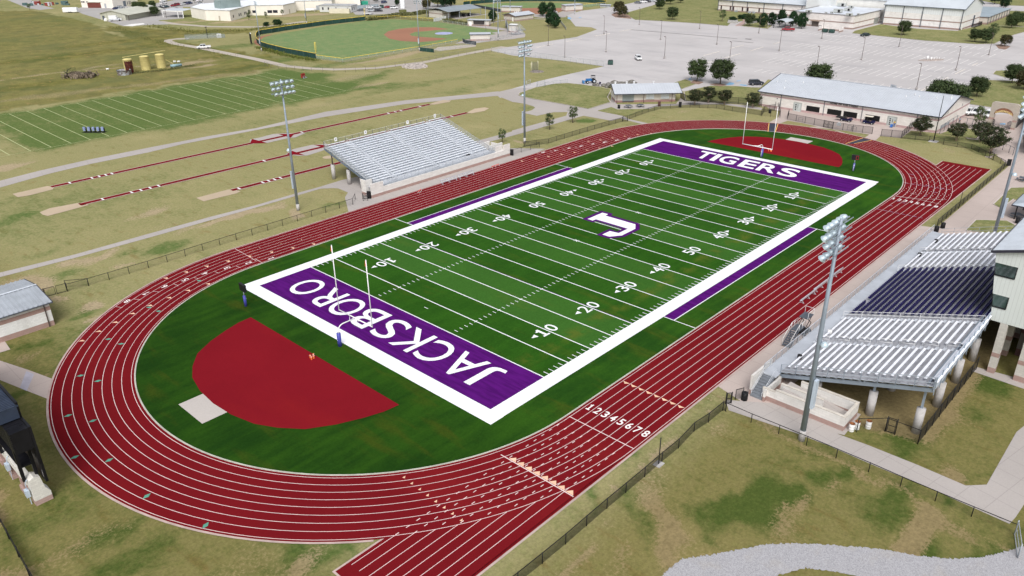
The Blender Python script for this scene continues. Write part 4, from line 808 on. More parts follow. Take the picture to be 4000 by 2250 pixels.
# orange hurdle stack and pylons
def hurdle(label,x,y,rz,L):
    t=thing('folded_barrier',label,'barrier',(x,y,.05),rz,'red barriers on the outer lane'); b_=MB(); b_.box(-L/2,L/2,-.06,.06,.32,.42); part('top_bar',b_,REDP,t)
    for a in (-L/2+.1,0,L/2-.1): b_=MB(); b_.bar((a,-.25,0),(a,.0,.38),.05); b_.bar((a,.25,0),(a,0,.38),.05); part('leg',b_,mat('white_leg',(.75,.72,.7),.5),t)
hurdle('small crumpled red and white barrier by the small bleacher wall',-9.84,39.6,.5,1.5); hurdle('long red barrier lying along the outer lane before the far end of the small bleacher',12.6,40.2,.05,2.6)
PY=thing('pylon','','pylon'); b_=MB(); b_.box(-.08,.08,-.08,.08,0,.5); part('post',b_,ORG,PY); b_=MB(); b_.box(-.09,.09,-.09,.09,.4,.46); part('white_band',b_,WPL,PY)
c=W('t12',568,715)
for i,(dx,dy) in enumerate([(-.15,.2),(.12,-.18),(.3,.15),(-.25,-.2)]): place(PY,(c[0]+dx,c[1]+dy,.055),i*.4,['orange pylon of the near apron cluster, the one nearest the straight edge of the apron','orange pylon of the near apron cluster, lowest in the picture','orange pylon of the near apron cluster, the right hand one','orange pylon of the near apron cluster, the left hand one'][i],'orange pylons on the near apron')
c=W('t31',18,80)
for i,(dx,dy) in enumerate([(-.1,.28),(.1,-.28),(.2,.0)]): clone(PY,(c[0]+dx,c[1]+dy,.055),i*.5,['orange pylon under the far crossbar, left one','orange pylon under the far crossbar, right one','orange pylon under the far crossbar, the one farthest back'][i],'orange pylons under the far goalpost')
# video scissor platform and steps beside the grandstand
t=thing('viewing_platform','dark scissor lift platform with white railed steps beside the home walkway','platform',(-14.3,-42.55,.03))
b_=MB(); b_.box(-.9,.9,-.6,.6,2.45,2.55); [b_.box(-.85,.8,-.5+k*.2,-.4+k*.2,2.55,2.6) for k in range(5)]; dk=part('deck',b_,DGR,t)
b_=MB(); [b_.bar((x,y,2.5),(x,y,3.4),.035) for x,y in ((-.9,-.6),(.9,-.6),(.9,.6))]; b_.bar((.9,-.6,3.4),(.9,.6,3.4),.035); b_.bar((-.9,-.6,3.4),(.9,-.6,3.4),.035); part('guard_rail',b_,WPL,dk)
b_=MB()
for s_ in (-.5,.5):
    for z in (.35,1.4): b_.bar((-.7,s_,z),(.7,s_,z+1.05),.07); b_.bar((.7,s_,z),(-.7,s_,z+1.05),.07)
part('scissor_legs',b_,BLK,t); b_=MB(); b_.box(-.9,.9,-.55,.55,.15,.35); [b_.cyl(x,y,0,.2,.14,10) for x in (-.8,.8) for y in (-.5,.5)]; part('base',b_,BLK,t)
t=thing('mobile_stairs','dark mobile stairs with white handrails at the near side of the scissor platform','stairs',(-17.0,-42.6,.03))
b_=MB(); [b_.box(-2.6+k*.28,-2.3+k*.28,-.5,.5,.25+k*.2,.3+k*.2) for k in range(7)]; b_.box(-.55,1.3,-.55,.55,1.6,1.68); b_.bar((-2.6,-.5,.15),(-.5,-.5,1.6),.08,.16); b_.bar((-2.6,.5,.15),(-.5,.5,1.6),.08,.16); part('steps',b_,DGR,t)
b_=MB(); [b_.bar((x,y,0),(x,y,1.6),.06) for x in (-.5,1.25) for y in (-.5,.5)]; part('leg',b_,BLK,t)
b_=MB()
for y in (-.52,.52): b_.tube([(-2.6,y,.3),(-2.6,y,1.2),(-.5,y,2.6),(1.25,y,2.6),(1.25,y,1.6)],.03,6); b_.tube([(-.5,y,2.6),(-.5,y,1.6)],.03,6); b_.tube([(.4,y,2.6),(.4,y,1.6)],.03,6)
part('handrail',b_,WPL,t)
# barrels
DR=thing('barrel','','barrel'); b_=MB(); b_.rev((0,0,0),[(.29,0),(.30,.05),(.29,.3),(.305,.32),(.29,.34),(.29,.6),(.305,.62),(.29,.64),(.30,.92)],16); part('drum',b_,WPL,DR); b_=MB(); b_.rev((0,0,0),[(.30,.92),(.27,.93),(.26,.90),(.01,.90)],16); part('rusty_top',b_,mat('rust',(.25,.09,.03),.9,0,.4,4),DR)
for k,x,y,lab in [('t32',835,1440,'white barrel with rusty top nearest the stair wall corner'),('t32',888,1418,'white barrel with rusty top in the middle, just behind the first'),('t32',1005,1412,'white barrel with rusty top standing apart by the black fence gate')]: place(DR,(*W(k,x,y),.02),random.random(),lab,'white barrels')
# ------------------------------------------------------------ people
def person(x,y,h,rz,shirt,pants,skin,hair,label,z=0,bend=0):
    t=thing('person',label,'person',(x,y,z),rz); k=h/1.75
    V=[(0,0,.95),(0,0,1.2),(0,0,1.42),(0,0,1.52),(.02,0,1.63),  # 0 pelvis..4 head
       (0,.19,1.42),(.06,.27,1.14),(.2,.25,.92),(.26,.25,.84),(0,-.19,1.42),(.08,-.27,1.14),(.24,-.22,.95),(.3,-.22,.88),
       (0,.10,.9),(.05,.12,.5),(-.02,.12,.08),(.12,.13,.03),(0,-.10,.9),(-.04,-.12,.5),(-.1,-.12,.08),(.05,-.13,.03)]
    E=[(0,1),(1,2),(2,3),(3,4),(2,5),(5,6),(6,7),(7,8),(2,9),(9,10),(10,11),(11,12),(0,13),(13,14),(14,15),(15,16),(0,17),(17,18),(18,19),(19,20)]
    RD=[.15,.14,.13,.06,.10,.075,.05,.035,.045,.075,.05,.035,.045,.10,.07,.045,.05,.10,.07,.045,.05]
    def skinned(name,vi,m_,infl=0):
        mp={v_:i for i,v_ in enumerate(vi)}; me=bpy.data.meshes.new(name); me.from_pydata([tuple(a*k for a in V[i]) for i in vi],[(mp[a],mp[b]) for a,b in E if a in mp and b in mp],[])
        o=bpy.data.objects.new(name,me); COL.objects.link(o); md=o.modifiers.new('s','SKIN')
        for i,v_ in enumerate(vi): me.skin_vertices[0].data[i].radius=((RD[v_]+infl)*k,)*2; me.skin_vertices[0].data[i].use_root=(i==0)
        o.modifiers.new('u','SUBSURF').levels=1; o.modifiers['u'].render_levels=1; bpy.context.view_layer.update()
        m2=bpy.data.meshes.new_from_object(o.evaluated_get(bpy.context.evaluated_depsgraph_get())); bpy.data.objects.remove(o); m2.materials.clear(); m2.materials.append(m_)
        for p_ in m2.polygons: p_.use_smooth=True
        return obj(name,m2,t)
    skinned('body',list(range(21)),skin); skinned('shirt',[0,1,2,5,6,9,10],shirt,.012); skinned('trousers',[0,13,14,15,17,18,19],pants,.012)
    b_=MB(); b_.rev((0,0,1.63*k),[(.105*k,-.02),(.11*k,.05),(.07*k,.11),(.01,.125)],10); part('hair',b_,hair,t)
    return t
SK=mat('skin',(.45,.26,.18),.6); HB=mat('dark_hair',(.03,.02,.015),.8)
p=W('t30',1250,1280); person(p[0]+.2,p[1]-.3,1.75,2.6,mat('yellow_shirt',(.75,.55,.10),.9),mat('blue_jeans',(.08,.13,.35),.9),SK,HB,'person in yellow top and blue trousers standing at the right field house door')
t=thing('wheeled_cooler','small blue wheeled cooler in front of the right field house door','cooler',(p[0]-.5,p[1]+.1,0)); b_=MB(); b_.box(-.3,.3,-.25,.25,.15,.7); b_.box(-.32,.32,-.27,.27,.7,.78); part('tub',b_,mat('blue_plastic',(.05,.16,.5),.5),t); b_=MB(); [b_.tube([(-.2,a,.12),(-.2,a+.06,.12)],.12,10) for a in (-.3,.24)]; part('wheel',b_,BLK,t)
p=W('B4',755,960); person(p[0],p[1],1.75,3.4,mat('grey_blue_shirt',(.28,.36,.45),.9),mat('grey_trousers',(.12,.13,.16),.9),SK,HB,'person in grey blue shirt walking outside the right gable wall of the field house')
# ============================================================ bleachers
def stand(cx,front,sg,z0,N,dep,rise,x0,x1,secs,label,name,cat,navy=None,loops=(),throughrail=(),deckm=None,benchm=None,cols=(),walk=(1.5,),seatw=.30):
    """rows climb away from the field; sg = direction (+1/-1 in y) in which they climb"""
    t=thing(name,label,cat,(cx,front,0)); yk=lambda k:sg*(walk[0]+k*dep); zk=lambda k:z0+(k+1)*rise
    b_=MB()
    def bx(xa,xb,ya,yb,za,zb,mi=0): b_.box(xa,xb,min(ya,yb),max(ya,yb),za,zb,mi)
    for k in range(N):
        bx(x0,x1,yk(k),yk(k+1)-sg*.004,zk(k)-.05,zk(k)); bx(x0,x1,yk(k),yk(k)+sg*.03,zk(k)-rise,zk(k)-.052)
    part('deck',b_,deckm or DECK,t)
    b_=MB(); b_.box(x0-1.2,x1+1.2,min(0,sg*walk[0]),max(0,sg*walk[0])-.002,z0-.12,z0-.004); part('walkway',b_,DECKL,t)
    benches={}
    for a,c in secs:
        L=round(c-a,2)
        if L not in benches:
            q=MB(); q.box(0,L,-seatw/2,seatw/2,.38,.43); q.box(0,L,seatw/2-.0,seatw/2+.03,.36,.40)
            for s_ in np.arange(.3,L,1.83): q.box(s_-.03,s_+.03,-.08,.08,0,.38,1)
            benches[L]=q.mesh('bench_row',[benchm or ALU,GALV])
        for k in range(N): obj('bench_row',benches[L],t,(a,yk(k)+sg*dep*.62,zk(k)))
    return t,yk,zk,part
def railrun(t,name,pts,h,sp,m=ALU,mid=(.5,),net=None,r=.04,pm=None):
    b_=MB()
    for i in range(len(pts)-1):
        p,q=Vector(pts[i]),Vector(pts[i+1]); up=Vector((0,0,1))
        for f in (1.0,)+tuple(mid): b_.bar(p+up*h*f,q+up*h*f,r)
        n=max(1,round((q-p).length/sp))
        for j in range(n+1): c=p+(q-p)*j/n; b_.bar(c-up*.15,c+up*h,r,r,1 if pm else 0)
    o=part(name,b_,[m,pm or m],t)
    if net:
        b_=MB(); 
        for i in range(len(pts)-1): a,c=pts[i],pts[i+1]; b_.quad(a,c,(c[0],c[1],c[2]+h),(a[0],a[1],a[2]+h))
        part('rail_mesh',b_,net,o)
    return o
BLOCKV=blockmat('stand_block',[(-1,.62)],(.74,.72,.69),(.40,.27,.24))
# ---- small bleacher (visitors)
V0=44.35
t,yk,zk,_=stand(0,V0,1,1.75,20,.79,.243,-16.4,16.4,[(-16.2,-11.3),(-10.1,-.15),(1.05,11.2),(12.4,16.2)],'small aluminium bleacher on concrete columns beyond the track, signs W to Z','bleacher','bleacher',deckm=mat('pale_deck',(.60,.63,.67),.5,.0,.10,.8),benchm=mat('bright_aluminium',(.78,.81,.86),.4,.0,.05,1),walk=(1.55,))
for x in (-10.7,.45,11.8):
    railrun(t,'aisle_rail',[(x,yk(0),zk(0)-.24),(x,yk(19)+.6,zk(19))],.85,1.6,ALU,(.5,))
    STP=None
    for k in range(20):
        if STP is None: b_=MB(); b_.box(-.5,.5,-.3,0,-.14,-.10); STP=b_.mesh('aisle_step',ALU)
        obj('aisle_step',STP,t,(x,yk(k),zk(k)))
top=yk(20); zt=zk(19)
railrun(t,'back_rail',[(-16.4,top,zt),(16.4,top,zt)],1.25,1.83,mat('pale_rail',(.50,.50,.42),.6),(.05,),netmat('thin_rail_mesh',(.35,.36,.33),.16),.06,DGR)
for x in (-16.4,16.4): railrun(t,'end_rail',[(x,yk(0)-1.3,1.7),(x,yk(0),1.8),(x,top,zt)],1.2,1.5,GALV,(.05,.5),netmat('pale_rail_mesh',(.40,.44,.48),.25))
railrun(t,'front_rail',[(-17.2,.05,1.7),(17.2,.05,1.7)],1.05,1.9,GALV,(.08,),netmat('pale_rail_mesh',(.4,.4,.4),.2))
b_=MB()
for x in (-16.4,-5.5,5.5,16.4): b_.bar((x,1.2,1.35),(x,top,zt-.35),.16,.34)
for y,z in ((5.85,2.9),(10.3,4.3),(15.7,6.0)): b_.bar((-16.4,y,z-.25),(16.4,y,z-.25),.14,.3)
part('steel_frame',b_,mat('blue_grey_steel',(.16,.20,.26),.5,.2),t)
for x in (-15.9,-5.5,5.5,15.9):
    for y,hc,zz in ((5.85,2.3,2.6),(10.25,3.1,4.0),(15.7,3.1,5.8)):
        b_=MB(); b_.cyl(x,y,0,hc,.42,14); b_.bar((x,y,hc),(x,y,zz),.2,.2,1); part('support_column',b_,[STONEC,BRN],t)
for ch,x in zip('WXYZ',(-13.4,-5.6,6.3,14.6)):
    b_=MB(); b_.box(x-.32,x+.32,top-.09,top-.05,zt+.72,zt+1.5,0); s_=part('section_sign',b_,WPL,t); b_=MB(); put_text(b_,ch,lambda a,c,x=x:(x-.17+a,top-.10,zt+.86+c),w=.36,h=.48,off=.02); part('letter',b_,BLK,s_)
b_=MB(); b_.box(9.9,10.4,1.8,2.2,1.75,2.3); b_.box(10.5,10.9,1.9,2.3,1.75,2.2); part('stored_box',b_,BLK,t)
# masonry of the small bleacher
t=thing('masonry_wall','cream and pink block wall along the front and stairs of the small bleacher','wall',(0,44.0,0))
for nm,q in (('front_wall',(-15.4,19.3,-.1,.15,0,1.72)),('end_parapet',(-18.5,-15.41,-.12,.16,0,2.85)),('end_parapet',(19.31,21.3,-.12,.16,0,2.85)),('end_parapet',(16.9,19.2,.17,.4,1.5,2.9))):
    b_=MB(); b_.box(*q); part(nm,b_,BLOCKV,t)
b_=MB(); b_.box(-18.2,-16.5,2.0,2.25,0,3.1); b_.box(-18.2,-17.95,2.26,3.4,0,3.1); part('stair_wall',b_,BLOCKV,t)
b_=MB(); b_.box(16.6,21.0,2.0,2.25,0,2.8); b_.box(16.6,20.5,5.6,5.85,0,2.6); b_.box(20.7,20.95,2.26,5.5,0,2.3); part('stair_wall',b_,BLOCKV,t)
b_=MB(); [b_.box(-16.6-k*.3,-16.3-k*.3,.2,1.9,1.5-k*.2,1.55-k*.2) for k in range(7)]; [b_.box(16.8+k*.3,17.1+k*.3,.45,1.9,1.5-k*.2,1.55-k*.2) for k in range(7)]; part('steps',b_,GALV,t)
gate((-19.9,44.9),(-18.9,43.9),1.1,'small black gate frame by the near end wall of the small bleacher',NETB and BLK,NETL)
# ---- home grandstand
H0=-44.5
t,yk,zk,_=stand(0,H0,-1,1.85,20,.785,.243,-28.8,28.8,[(-27.9,-20.0),(-18.3,-11.3),(10.3,17.9),(19.2,28.2)],'home grandstand with white benches and navy chairs','grandstand','grandstand',walk=(1.6,),seatw=.235,benchm=mat('bright_bench',(.80,.82,.88),.4,.0,.05,1))
b_=MB()
b_.box(-.22,.22,-.05,.0,.05,.42) if 0 else None
b_.box(-.23,.23,-.30,-.24,.35,.80); b_.box(-.23,.23,-.24,-.02,.36,.44); b_.box(-.25,-.22,-.26,.02,.36,.62); b_.box(.22,.25,-.26,.02,.36,.62); b_.box(-.04,.04,-.28,-.2,0,.36,1)
CH=b_.mesh('stadium_chair',[NAVY,GALV]); spots=[]
for k in range(20):
    n=36
    for j in range(n):
        x=-9.1+j*.52
        if k==0 and 7<j<11: continue
        spots.append((x,yk(k)-.40,zk(k)))
spots.sort(key=lambda p:(p[0]-CP[0])**2+(p[1]+H0-CP[1])**2+(p[2]-CP[2])**2)
for p in spots[:100]: obj('stadium_chair',CH,t,p)
b_=MB()
src=[(tuple(v_.co)) for v_ in CH.vertices]; fs=[tuple(p.vertices) for p in CH.polygons]; mi=[p.material_index for p in CH.polygons]
for p in spots[100:]: 
    n=len(b_.v); b_.v+=[(a+p[0],c+p[1],d+p[2]) for a,c,d in src]; b_.f+=[tuple(i+n for i in f) for f in fs]; b_.m+=mi; b_.sm+=[False]*len(fs)
part('stadium_chairs',b_,[NAVY,GALV],t)['kind']='stuff'
top=yk(20); zt=zk(19)
for x in (-10.1,9.9): railrun(t,'divider_rail',[(x,yk(0)+.3,zk(0)-.2),(x,yk(19)-.6,zt)],.8,2.4,WPL,(.45,),None,.045)
for x in (-19.1,18.6):
    for k in range(0,20,3):
        b_=MB(); b_.tube([(x,yk(k)+.1,zk(k)),(x,yk(k)+.1,zk(k)+.8),(x,yk(k)-1.1,zk(k)+1.15),(x,yk(k)-1.45,zk(k)+1.05),(x,yk(k)-1.5,zk(k)+.5)],.03,6); b_.tube([(x,yk(k)+.1,zk(k)+.4),(x,yk(k)-1.5,zk(k)+.78)],.025,6); part('aisle_rail',b_,WPL,t)
for x in (-19.15,18.6,-10.65,9.8):
    b_=MB(); b_.box(-.45,.45,0,.32,-.14,-.10); STP=b_.mesh('aisle_step',ALU)
    for k in range(20): obj('aisle_step',STP,t,(x,yk(k),zk(k)))
railrun(t,'near_end_rail',[(-28.85,yk(0),1.95),(-28.85,top,zt)],1.15,1.75,mat('pale_blue_rail',(.45,.50,.56),.4,.2),(.45,.08),None,.06,POLEM)
railrun(t,'far_end_rail',[(28.85,yk(0),1.95),(28.85,top,zt)],1.1,1.75,GALV,(.5,.08))
railrun(t,'front_rail',[(-29.8,.0,1.85),(30.2,.0,1.85)],1.1,1.5,ALU,(.08,),netmat('pale_rail_mesh',(.4,.4,.4),.2),.055,GALV)
b_=MB(); b_.box(-29.8,30,-.05,.06,1.5,1.84); part('walkway_edge',b_,GALV,t)
b_=MB(); b_.box(-28.8,-9.3,top-.3,top-.02,zt+.6,zt+.68); b_.box(9.3,28.8,top-.3,top-.02,zt+.6,zt+.68); part('back_bench',b_,MT['bright_bench'],t)
for a_,c_ in ((-28.8,-9.3),(9.3,28.8)):
    b_=MB(); b_.box(a_,c_,top-.12,top-.06,zt-.45,zt+1.15); bp=part('back_panel',b_,mat('pale_blue_panel',(.50,.56,.66),.5,0),t)
    b_=MB(); b_.box(-.04,.04,-.2,-.13,-.9,1.25); PP=b_.mesh('panel_post',POLEM)
    for x in np.arange(a_,c_,1.83): obj('panel_post',PP,bp,(x,top,zt))
b_=MB()
for x in np.arange(-28.5,29,6.33): b_.bar((x,-1.4,1.35),(x,top,zt-.5),.18,.45)
for f in (.3,.62,.97): b_.bar((-28.7,top*f,zt*f+.35),(28.7,top*f,zt*f+.35),.16,.32)
part('steel_frame',b_,POLEM,t)
for x in (-27.35,-20.6,-13.9,-7.2,7.2,13.9,20.6,27.3):
    for y,hc,zz in ((-5.5,1.6,2.4),(-11.55,3.05,4.3),(-16.45,3.05,5.9)):
        b_=MB(); b_.cyl(x,y,0,hc,.45,16); b_.bar((x,y,hc),(x,y,zz),.22,.22,1); part('support_column',b_,[STONEC,POLEM],t)
b_=MB(); b_.box(-28.6,29,-1.5,-1.3,0,1.5); part('front_wall',b_,BLOCKV,t)
for x,y in ((-25.6,.72),(8,.75),(21.2,.9)):
    pass
# walkway wheelchair benches and boxes near the front row
for i,(x,y) in enumerate([(-24.6,-1.9),(-16.2,-2.0),(17.0,-2.0),(24.5,-2.1)]):
    b_=MB(); b_.cyl(x,y,2.0,2.6,.28,10); part('bin',b_,BLK if i in (0,2,3) else WPL,t)
# steps at the near end
t=thing('stadium_steps','metal steps with white side walls at the near end of the home grandstand walkway','steps',(-29.9,-44.5,0))
b_=MB(); [b_.box(-.36*(k+1),-.36*k,-1.5,-.05,1.62-k*.2,1.66-k*.2) for k in range(8)]; [b_.box(-.36*(k+1)-.02,-.36*(k+1),-1.5,-.05,1.42-k*.2,1.62-k*.2) for k in range(8)]; part('treads',b_,mat('tread_steel',(.22,.24,.27),.6,.2),t)
b_=MB(); b_.box(-2.5,3.6,1.05,1.3,0,2.6) if 0 else b_.box(-2.6,2.2,.02,.26,0,2.55); part('side_wall',b_,BLOCKV,t)
b_=MB(); b_.box(-3.0,1.0,-1.85,-1.6,0,1.5); part('side_wall',b_,BLOCKV,t)
for y in (-.15,-1.4): b_=MB(); b_.tube([(-2.9,y,0),(-2.9,y,.95),(-.1,y,2.65),(.6,y,2.7)],.03,6); b_.tube([(-2.9,y,.5),(-.1,y,2.2)],.025,6); part('handrail',b_,ALU,t)
# ramp enclosure
t=thing('masonry_wall','cream block ramp enclosure with pink base at the near end of the home grandstand','wall',(-30.5,-51,0))
for q in ((-1.95,-1.65,-4.2,3.7,0,1.75),(1.55,1.85,-4.2,2.3,0,1.8),(-1.64,1.54,-4.2,-3.9,0,1.72),(-.15,.12,-1.0,3.9,0,1.65),(-1.95,-1.7,3.71,5.2,0,1.5)):
    b_=MB(); b_.box(*q); o=part('block_wall',b_,BLOCKV,t); b_=MB(); b_.box(q[0]-.03,q[1]+.03,q[2]-.03,q[3]+.03,q[5]+.002,q[5]+.07); part('coping',b_,mat('coping_stone',(.58,.54,.48),.9),o)
b_=MB(); b_.add([(-1.6,3.5,1.3),(-.2,3.5,1.3),(-.2,-3.85,.35),(-1.6,-3.85,.35)],[(0,1,2,3)]); b_.add([(.15,3.5,1.4),(1.5,3.5,1.4),(1.5,-3.85,.3),(.15,-3.85,.3)],[(0,1,2,3)]); part('ramp_floor',b_,PATH,t)
# ---- press box
t=thing('press_box','two storey pale metal press box on stone piers behind the home grandstand','press box',(0,0,0))
PBM=sidingmat('press_box_siding',(.62,.66,.64),.42); X0,X1,YB=-9.0,9.0,-73.0
yf=lambda z:-62.0+(z-6.7)*.16
def slab(b_,z0,z1,y0off=0,mi=0):
    vs=[(X0,yf(z0),z0),(X1,yf(z0),z0),(X1,YB,z0),(X0,YB,z0),(X0,yf(z1),z1),(X1,yf(z1),z1),(X1,YB,z1),(X0,YB,z1)]; b_.add(vs,[(3,2,1,0),(4,5,6,7),(0,1,5,4),(1,2,6,5),(2,3,7,6),(3,0,4,7)],mi)
b_=MB(); slab(b_,6.7,8.45); slab(b_,9.97,12.3); slab(b_,13.75,14.95)
b_.box(X0,X1,YB,-63.15,8.45,9.97); b_.box(X0,X1,YB,-63.15,12.3,13.75); part('siding_wall',b_,PBM,t)
for z0,z1 in ((8.45,9.97),(12.3,13.75)):
    b_=MB(); b_.add([(X0+.03,yf(z0)-.05,z0),(X1-.03,yf(z0)-.05,z0),(X1-.03,yf(z1)-.05,z1),(X0+.03,yf(z1)-.05,z1)],[(0,1,2,3)]); b_.add([(X0+.03,yf(z0)-.05,z0),(X0+.03,-63.15,z0),(X0+.03,-63.15,z1),(X0+.03,yf(z1)-.05,z1)],[(0,1,2,3)])
    w=part('window',b_,GLASSG,t); b_=MB(); b_.bar((X0-.02,yf(z0),z0),(X0-.02,-63.15,z0),.12,.12); b_.bar((X0-.02,-63.17,z0),(X0-.02,-63.17,z1),.06); b_.bar((X0,yf(z0),z0),(X0,yf(z1),z1),.05); b_.bar((X0,yf(z0),z0),(X1,yf(z0),z0),.1); part('frame',b_,BLK,w)
    b_=MB(); b_.box(X0+.4,X1-.4,-63.1,-62.0,z0+.02,z0+.06); 
b_=MB(); b_.add([(X0-.35,-60.35,15.0),(X1+.35,-60.35,15.0),(X1+.35,-74,19.0),(X0-.35,-74,19.0),(X0-.35,-60.35,15.16),(X1+.35,-60.35,15.16),(X1+.35,-74,19.16),(X0-.35,-74,19.16)],[(3,2,1,0),(4,5,6,7),(0,1,5,4),(1,2,6,5),(2,3,7,6),(3,0,4,7)])
for x in np.arange(X0-.2,X1+.4,.42): b_.bar((x,-60.33,15.19),(x,-74,19.19),.05,.06)
ro=part('roof',b_,mat('roof_pale_blue',(.56,.60,.65),.45,.0,.08,.6),t); b_=MB(); b_.bar((X0-.4,-60.3,15.05),(X0-.4,-74.1,19.05),.14,.30); b_.bar((X0-.4,-60.28,15.05),(X1+.4,-60.28,15.05),.12,.25); part('fascia',b_,mat('dark_trim',(.035,.035,.05),.4),ro)
b_=MB(); b_.add([(X0,yf(14.95),14.95),(X0,YB,14.95),(X0,YB,18.6)],[(0,1,2)]); part('gable_panel',b_,PBM,t)
PIER=blockmat('pier_block',[(0,.75),(2.2,2.75)],(.56,.54,.50),(.38,.26,.23),.6,.3)
for x in (-8.55,-3,3,8.55):
    for y0,y1 in ((-63.85,-63.05),(-67.6,-65.85),(-72.6,-71.4)): b_=MB(); b_.box(x-.45,x+.45,y0,y1,.03,6.68); part('stone_pier',b_,PIER,t)
b_=MB(); b_.box(-2.4,7.5,-71,-64.5,.03,6.66); part('core_wall',b_,blockmat('dark_block',[(0,1),(3.2,3.8)],(.16,.15,.14),(.10,.05,.05)),t)
# ============================================================ buildings by the track
def ribs(b_,x0,x1,f,sp,mi=0,w=.05,h=.07,axis='x'):
    """standing seams; f(t)->two points (eave, ridge) at coordinate t"""
    for x in np.arange(x0,x1,sp): p,q=f(x); b_.bar((p[0],p[1],p[2]+.03),(q[0],q[1],q[2]+.03),w,h,mi)
ROOFM=mat('seamed_roof',(.485,.515,.56),.45,.0,.035,.35); ROOFD=mat('roof_edge',(.10,.12,.15),.5,.1)
ROOFT=MT['dark_trim']
def roofslab(b_,a,b,c,d,th=.12,mi=0):
    dn=lambda p:(p[0],p[1],p[2]-th); b_.add([a,b,c,d,dn(a),dn(b),dn(c),dn(d)],[(0,1,2,3),(7,6,5,4),(0,4,5,1),(1,5,6,2),(2,6,7,3),(3,7,4,0)],mi)
# field house (front at x=105.4 facing the track)
t=thing('field_house','long cream block field house with grey metal gable roof and HOME OF THE TIGERS lettering','building',(0,0,0))
FB=blockmat('field_house_block',[(-1,.58),(2.92,3.36)]); XF,XB,YA,YZ=105.4,131.2,-22.2,25.4; XR=(XF+XB)/2; ZE,ZR=4.05,7.1
b_=MB(); b_.box(XF,XB,YA,YZ,0,ZE-.05); 
for y in (YA,YZ): b_.add([(XF,y,ZE-.05),(XB,y,ZE-.05),(XR,y,ZR-.2)],[(0,1,2)])
wl=part('wall',b_,FB,t)
b_=MB(); e=.4; roofslab(b_,(XF-e,YA-.5,ZE),(XF-e,YZ+.5,ZE),(XR,YZ+.5,ZR),(XR,YA-.5,ZR)); roofslab(b_,(XB+e,YA-.5,ZE),(XB+e,YZ+.5,ZE),(XR,YZ+.5,ZR),(XR,YA-.5,ZR))
ribs(b_,YA-.3,YZ+.4,lambda y:((XF-e,y,ZE),(XR,y,ZR)),.61); ribs(b_,YA-.3,YZ+.4,lambda y:((XB+e,y,ZE),(XR,y,ZR)),1.2); b_.bar((XR,YA-.5,ZR+.06),(XR,YZ+.5,ZR+.06),.35,.05)
ro=part('roof',b_,ROOFM,t)
b_=MB(); b_.bar((XF-e-.05,YA-.5,ZE-.06),(XF-e-.05,YZ+.5,ZE-.06),.14,.2); 
for y in (YA-.55,YZ+.55): b_.bar((XF-e,y,ZE-.05),(XR,y,ZR-.05),.12,.34); b_.bar((XB+e,y,ZE-.05),(XR,y,ZR-.05),.12,.34)
part('gutter',b_,ROOFT,ro)
for x,y in ((112.5,24),(113.5,22),(114.2,17),(109,20),(115.6,-12.6),(114.7,-14),(113.8,-11),(115.2,-18),(116,-21.2),(117,-21)):
    z=ZE+(ZR-ZE)*(x-XF+e)/(XR-XF+e); b_=MB(); b_.cyl(x,y,z,z+.45,.07,8); b_.cyl(x,y,z,z+.12,.16,8); part('vent_pipe',b_,WPL,ro)
b_=MB(); [b_.box(XR+.4+i*.7,XR+.9+i*.7,-6.5+i,-5.9+i,ZR-.1,ZR+.5) for i in range(2)]; part('vent_box',b_,GALV,ro)
for y in (18.9,6.57,-3.6,-17.2): b_=MB(); b_.box(XF-.14,XF-.02,y-.07,y+.07,0,ZE-.1); part('downspout',b_,DGR,t)
for y0,y1 in ((7.7,11.4),(1.75,5.56),(-2.45,1.1),(-8.3,-4.6)):
    b_=MB(); b_.box(XF-.03,XF+.0,y0,y1,.6,2.02); w=part('window',b_,mat('black_screen',(.008,.008,.008),.6),t); b_=MB(); [b_.box(XF-.045,XF-.031,y,y+.03,.6,2.02) for y in np.arange(y0+.4,y1,.45)]; part('frame',b_,BLK,w)
DOORW=mat('pale_door',(.50,.54,.53),.5)
for y0,y1 in ((12.75,15.2),(-12.55,-10.1)):
    b_=MB(); b_.box(XF-.012,XF,y0,y1,0,2.5); d=part('door_recess',b_,mat('recess_grey',(.40,.42,.40),.7),t)
    for a in (.35,1.25):
        b_=MB(); b_.box(XF-.04,XF-.013,y0+a,y0+a+.85,.02,2.15); dl=part('door',b_,DOORW,d)
        if a>1: b_=MB(); [b_.box(XF-.055,XF-.041,y0+a+.22,y0+a+.6,.3+k*.45,.6+k*.45) for k in range(4)]; part('pane',b_,BLK,dl)
        else: b_=MB(); b_.box(XF-.055,XF-.041,y0+a+.65,y0+a+.75,1.0,1.9); part('pane',b_,BLK,dl)
b_=MB(); put_text(b_,'HOME OF THE TIGERS',lambda a,c:(XF-.06,5.15-a,3.36+c),w=7.4,h=.42,off=.035,spacing=1.15)
for ch in (): pass
part('wall_lettering',b_,mat('lettering_black',(.02,.02,.03),.5),t)
b_=MB(); b_.box(XF-.05,XF-.01,19.9,20.2,2.6,2.8); part('wall_lamp',b_,BLK,t)
for x,z in ((112,3.9),(124,3.9)): b_=MB(); b_.box(x-.12,x+.12,YA-.06,YA-.01,z-.3,z+.3); part('gable_vent',b_,DGR,t)
b_=MB(); [b_.box(108+i*1.4,108.25+i*1.4,YA-.35,YA-.02,.6,1.3) for i in range(5)]; part('wall_meters',b_,GALV,t)
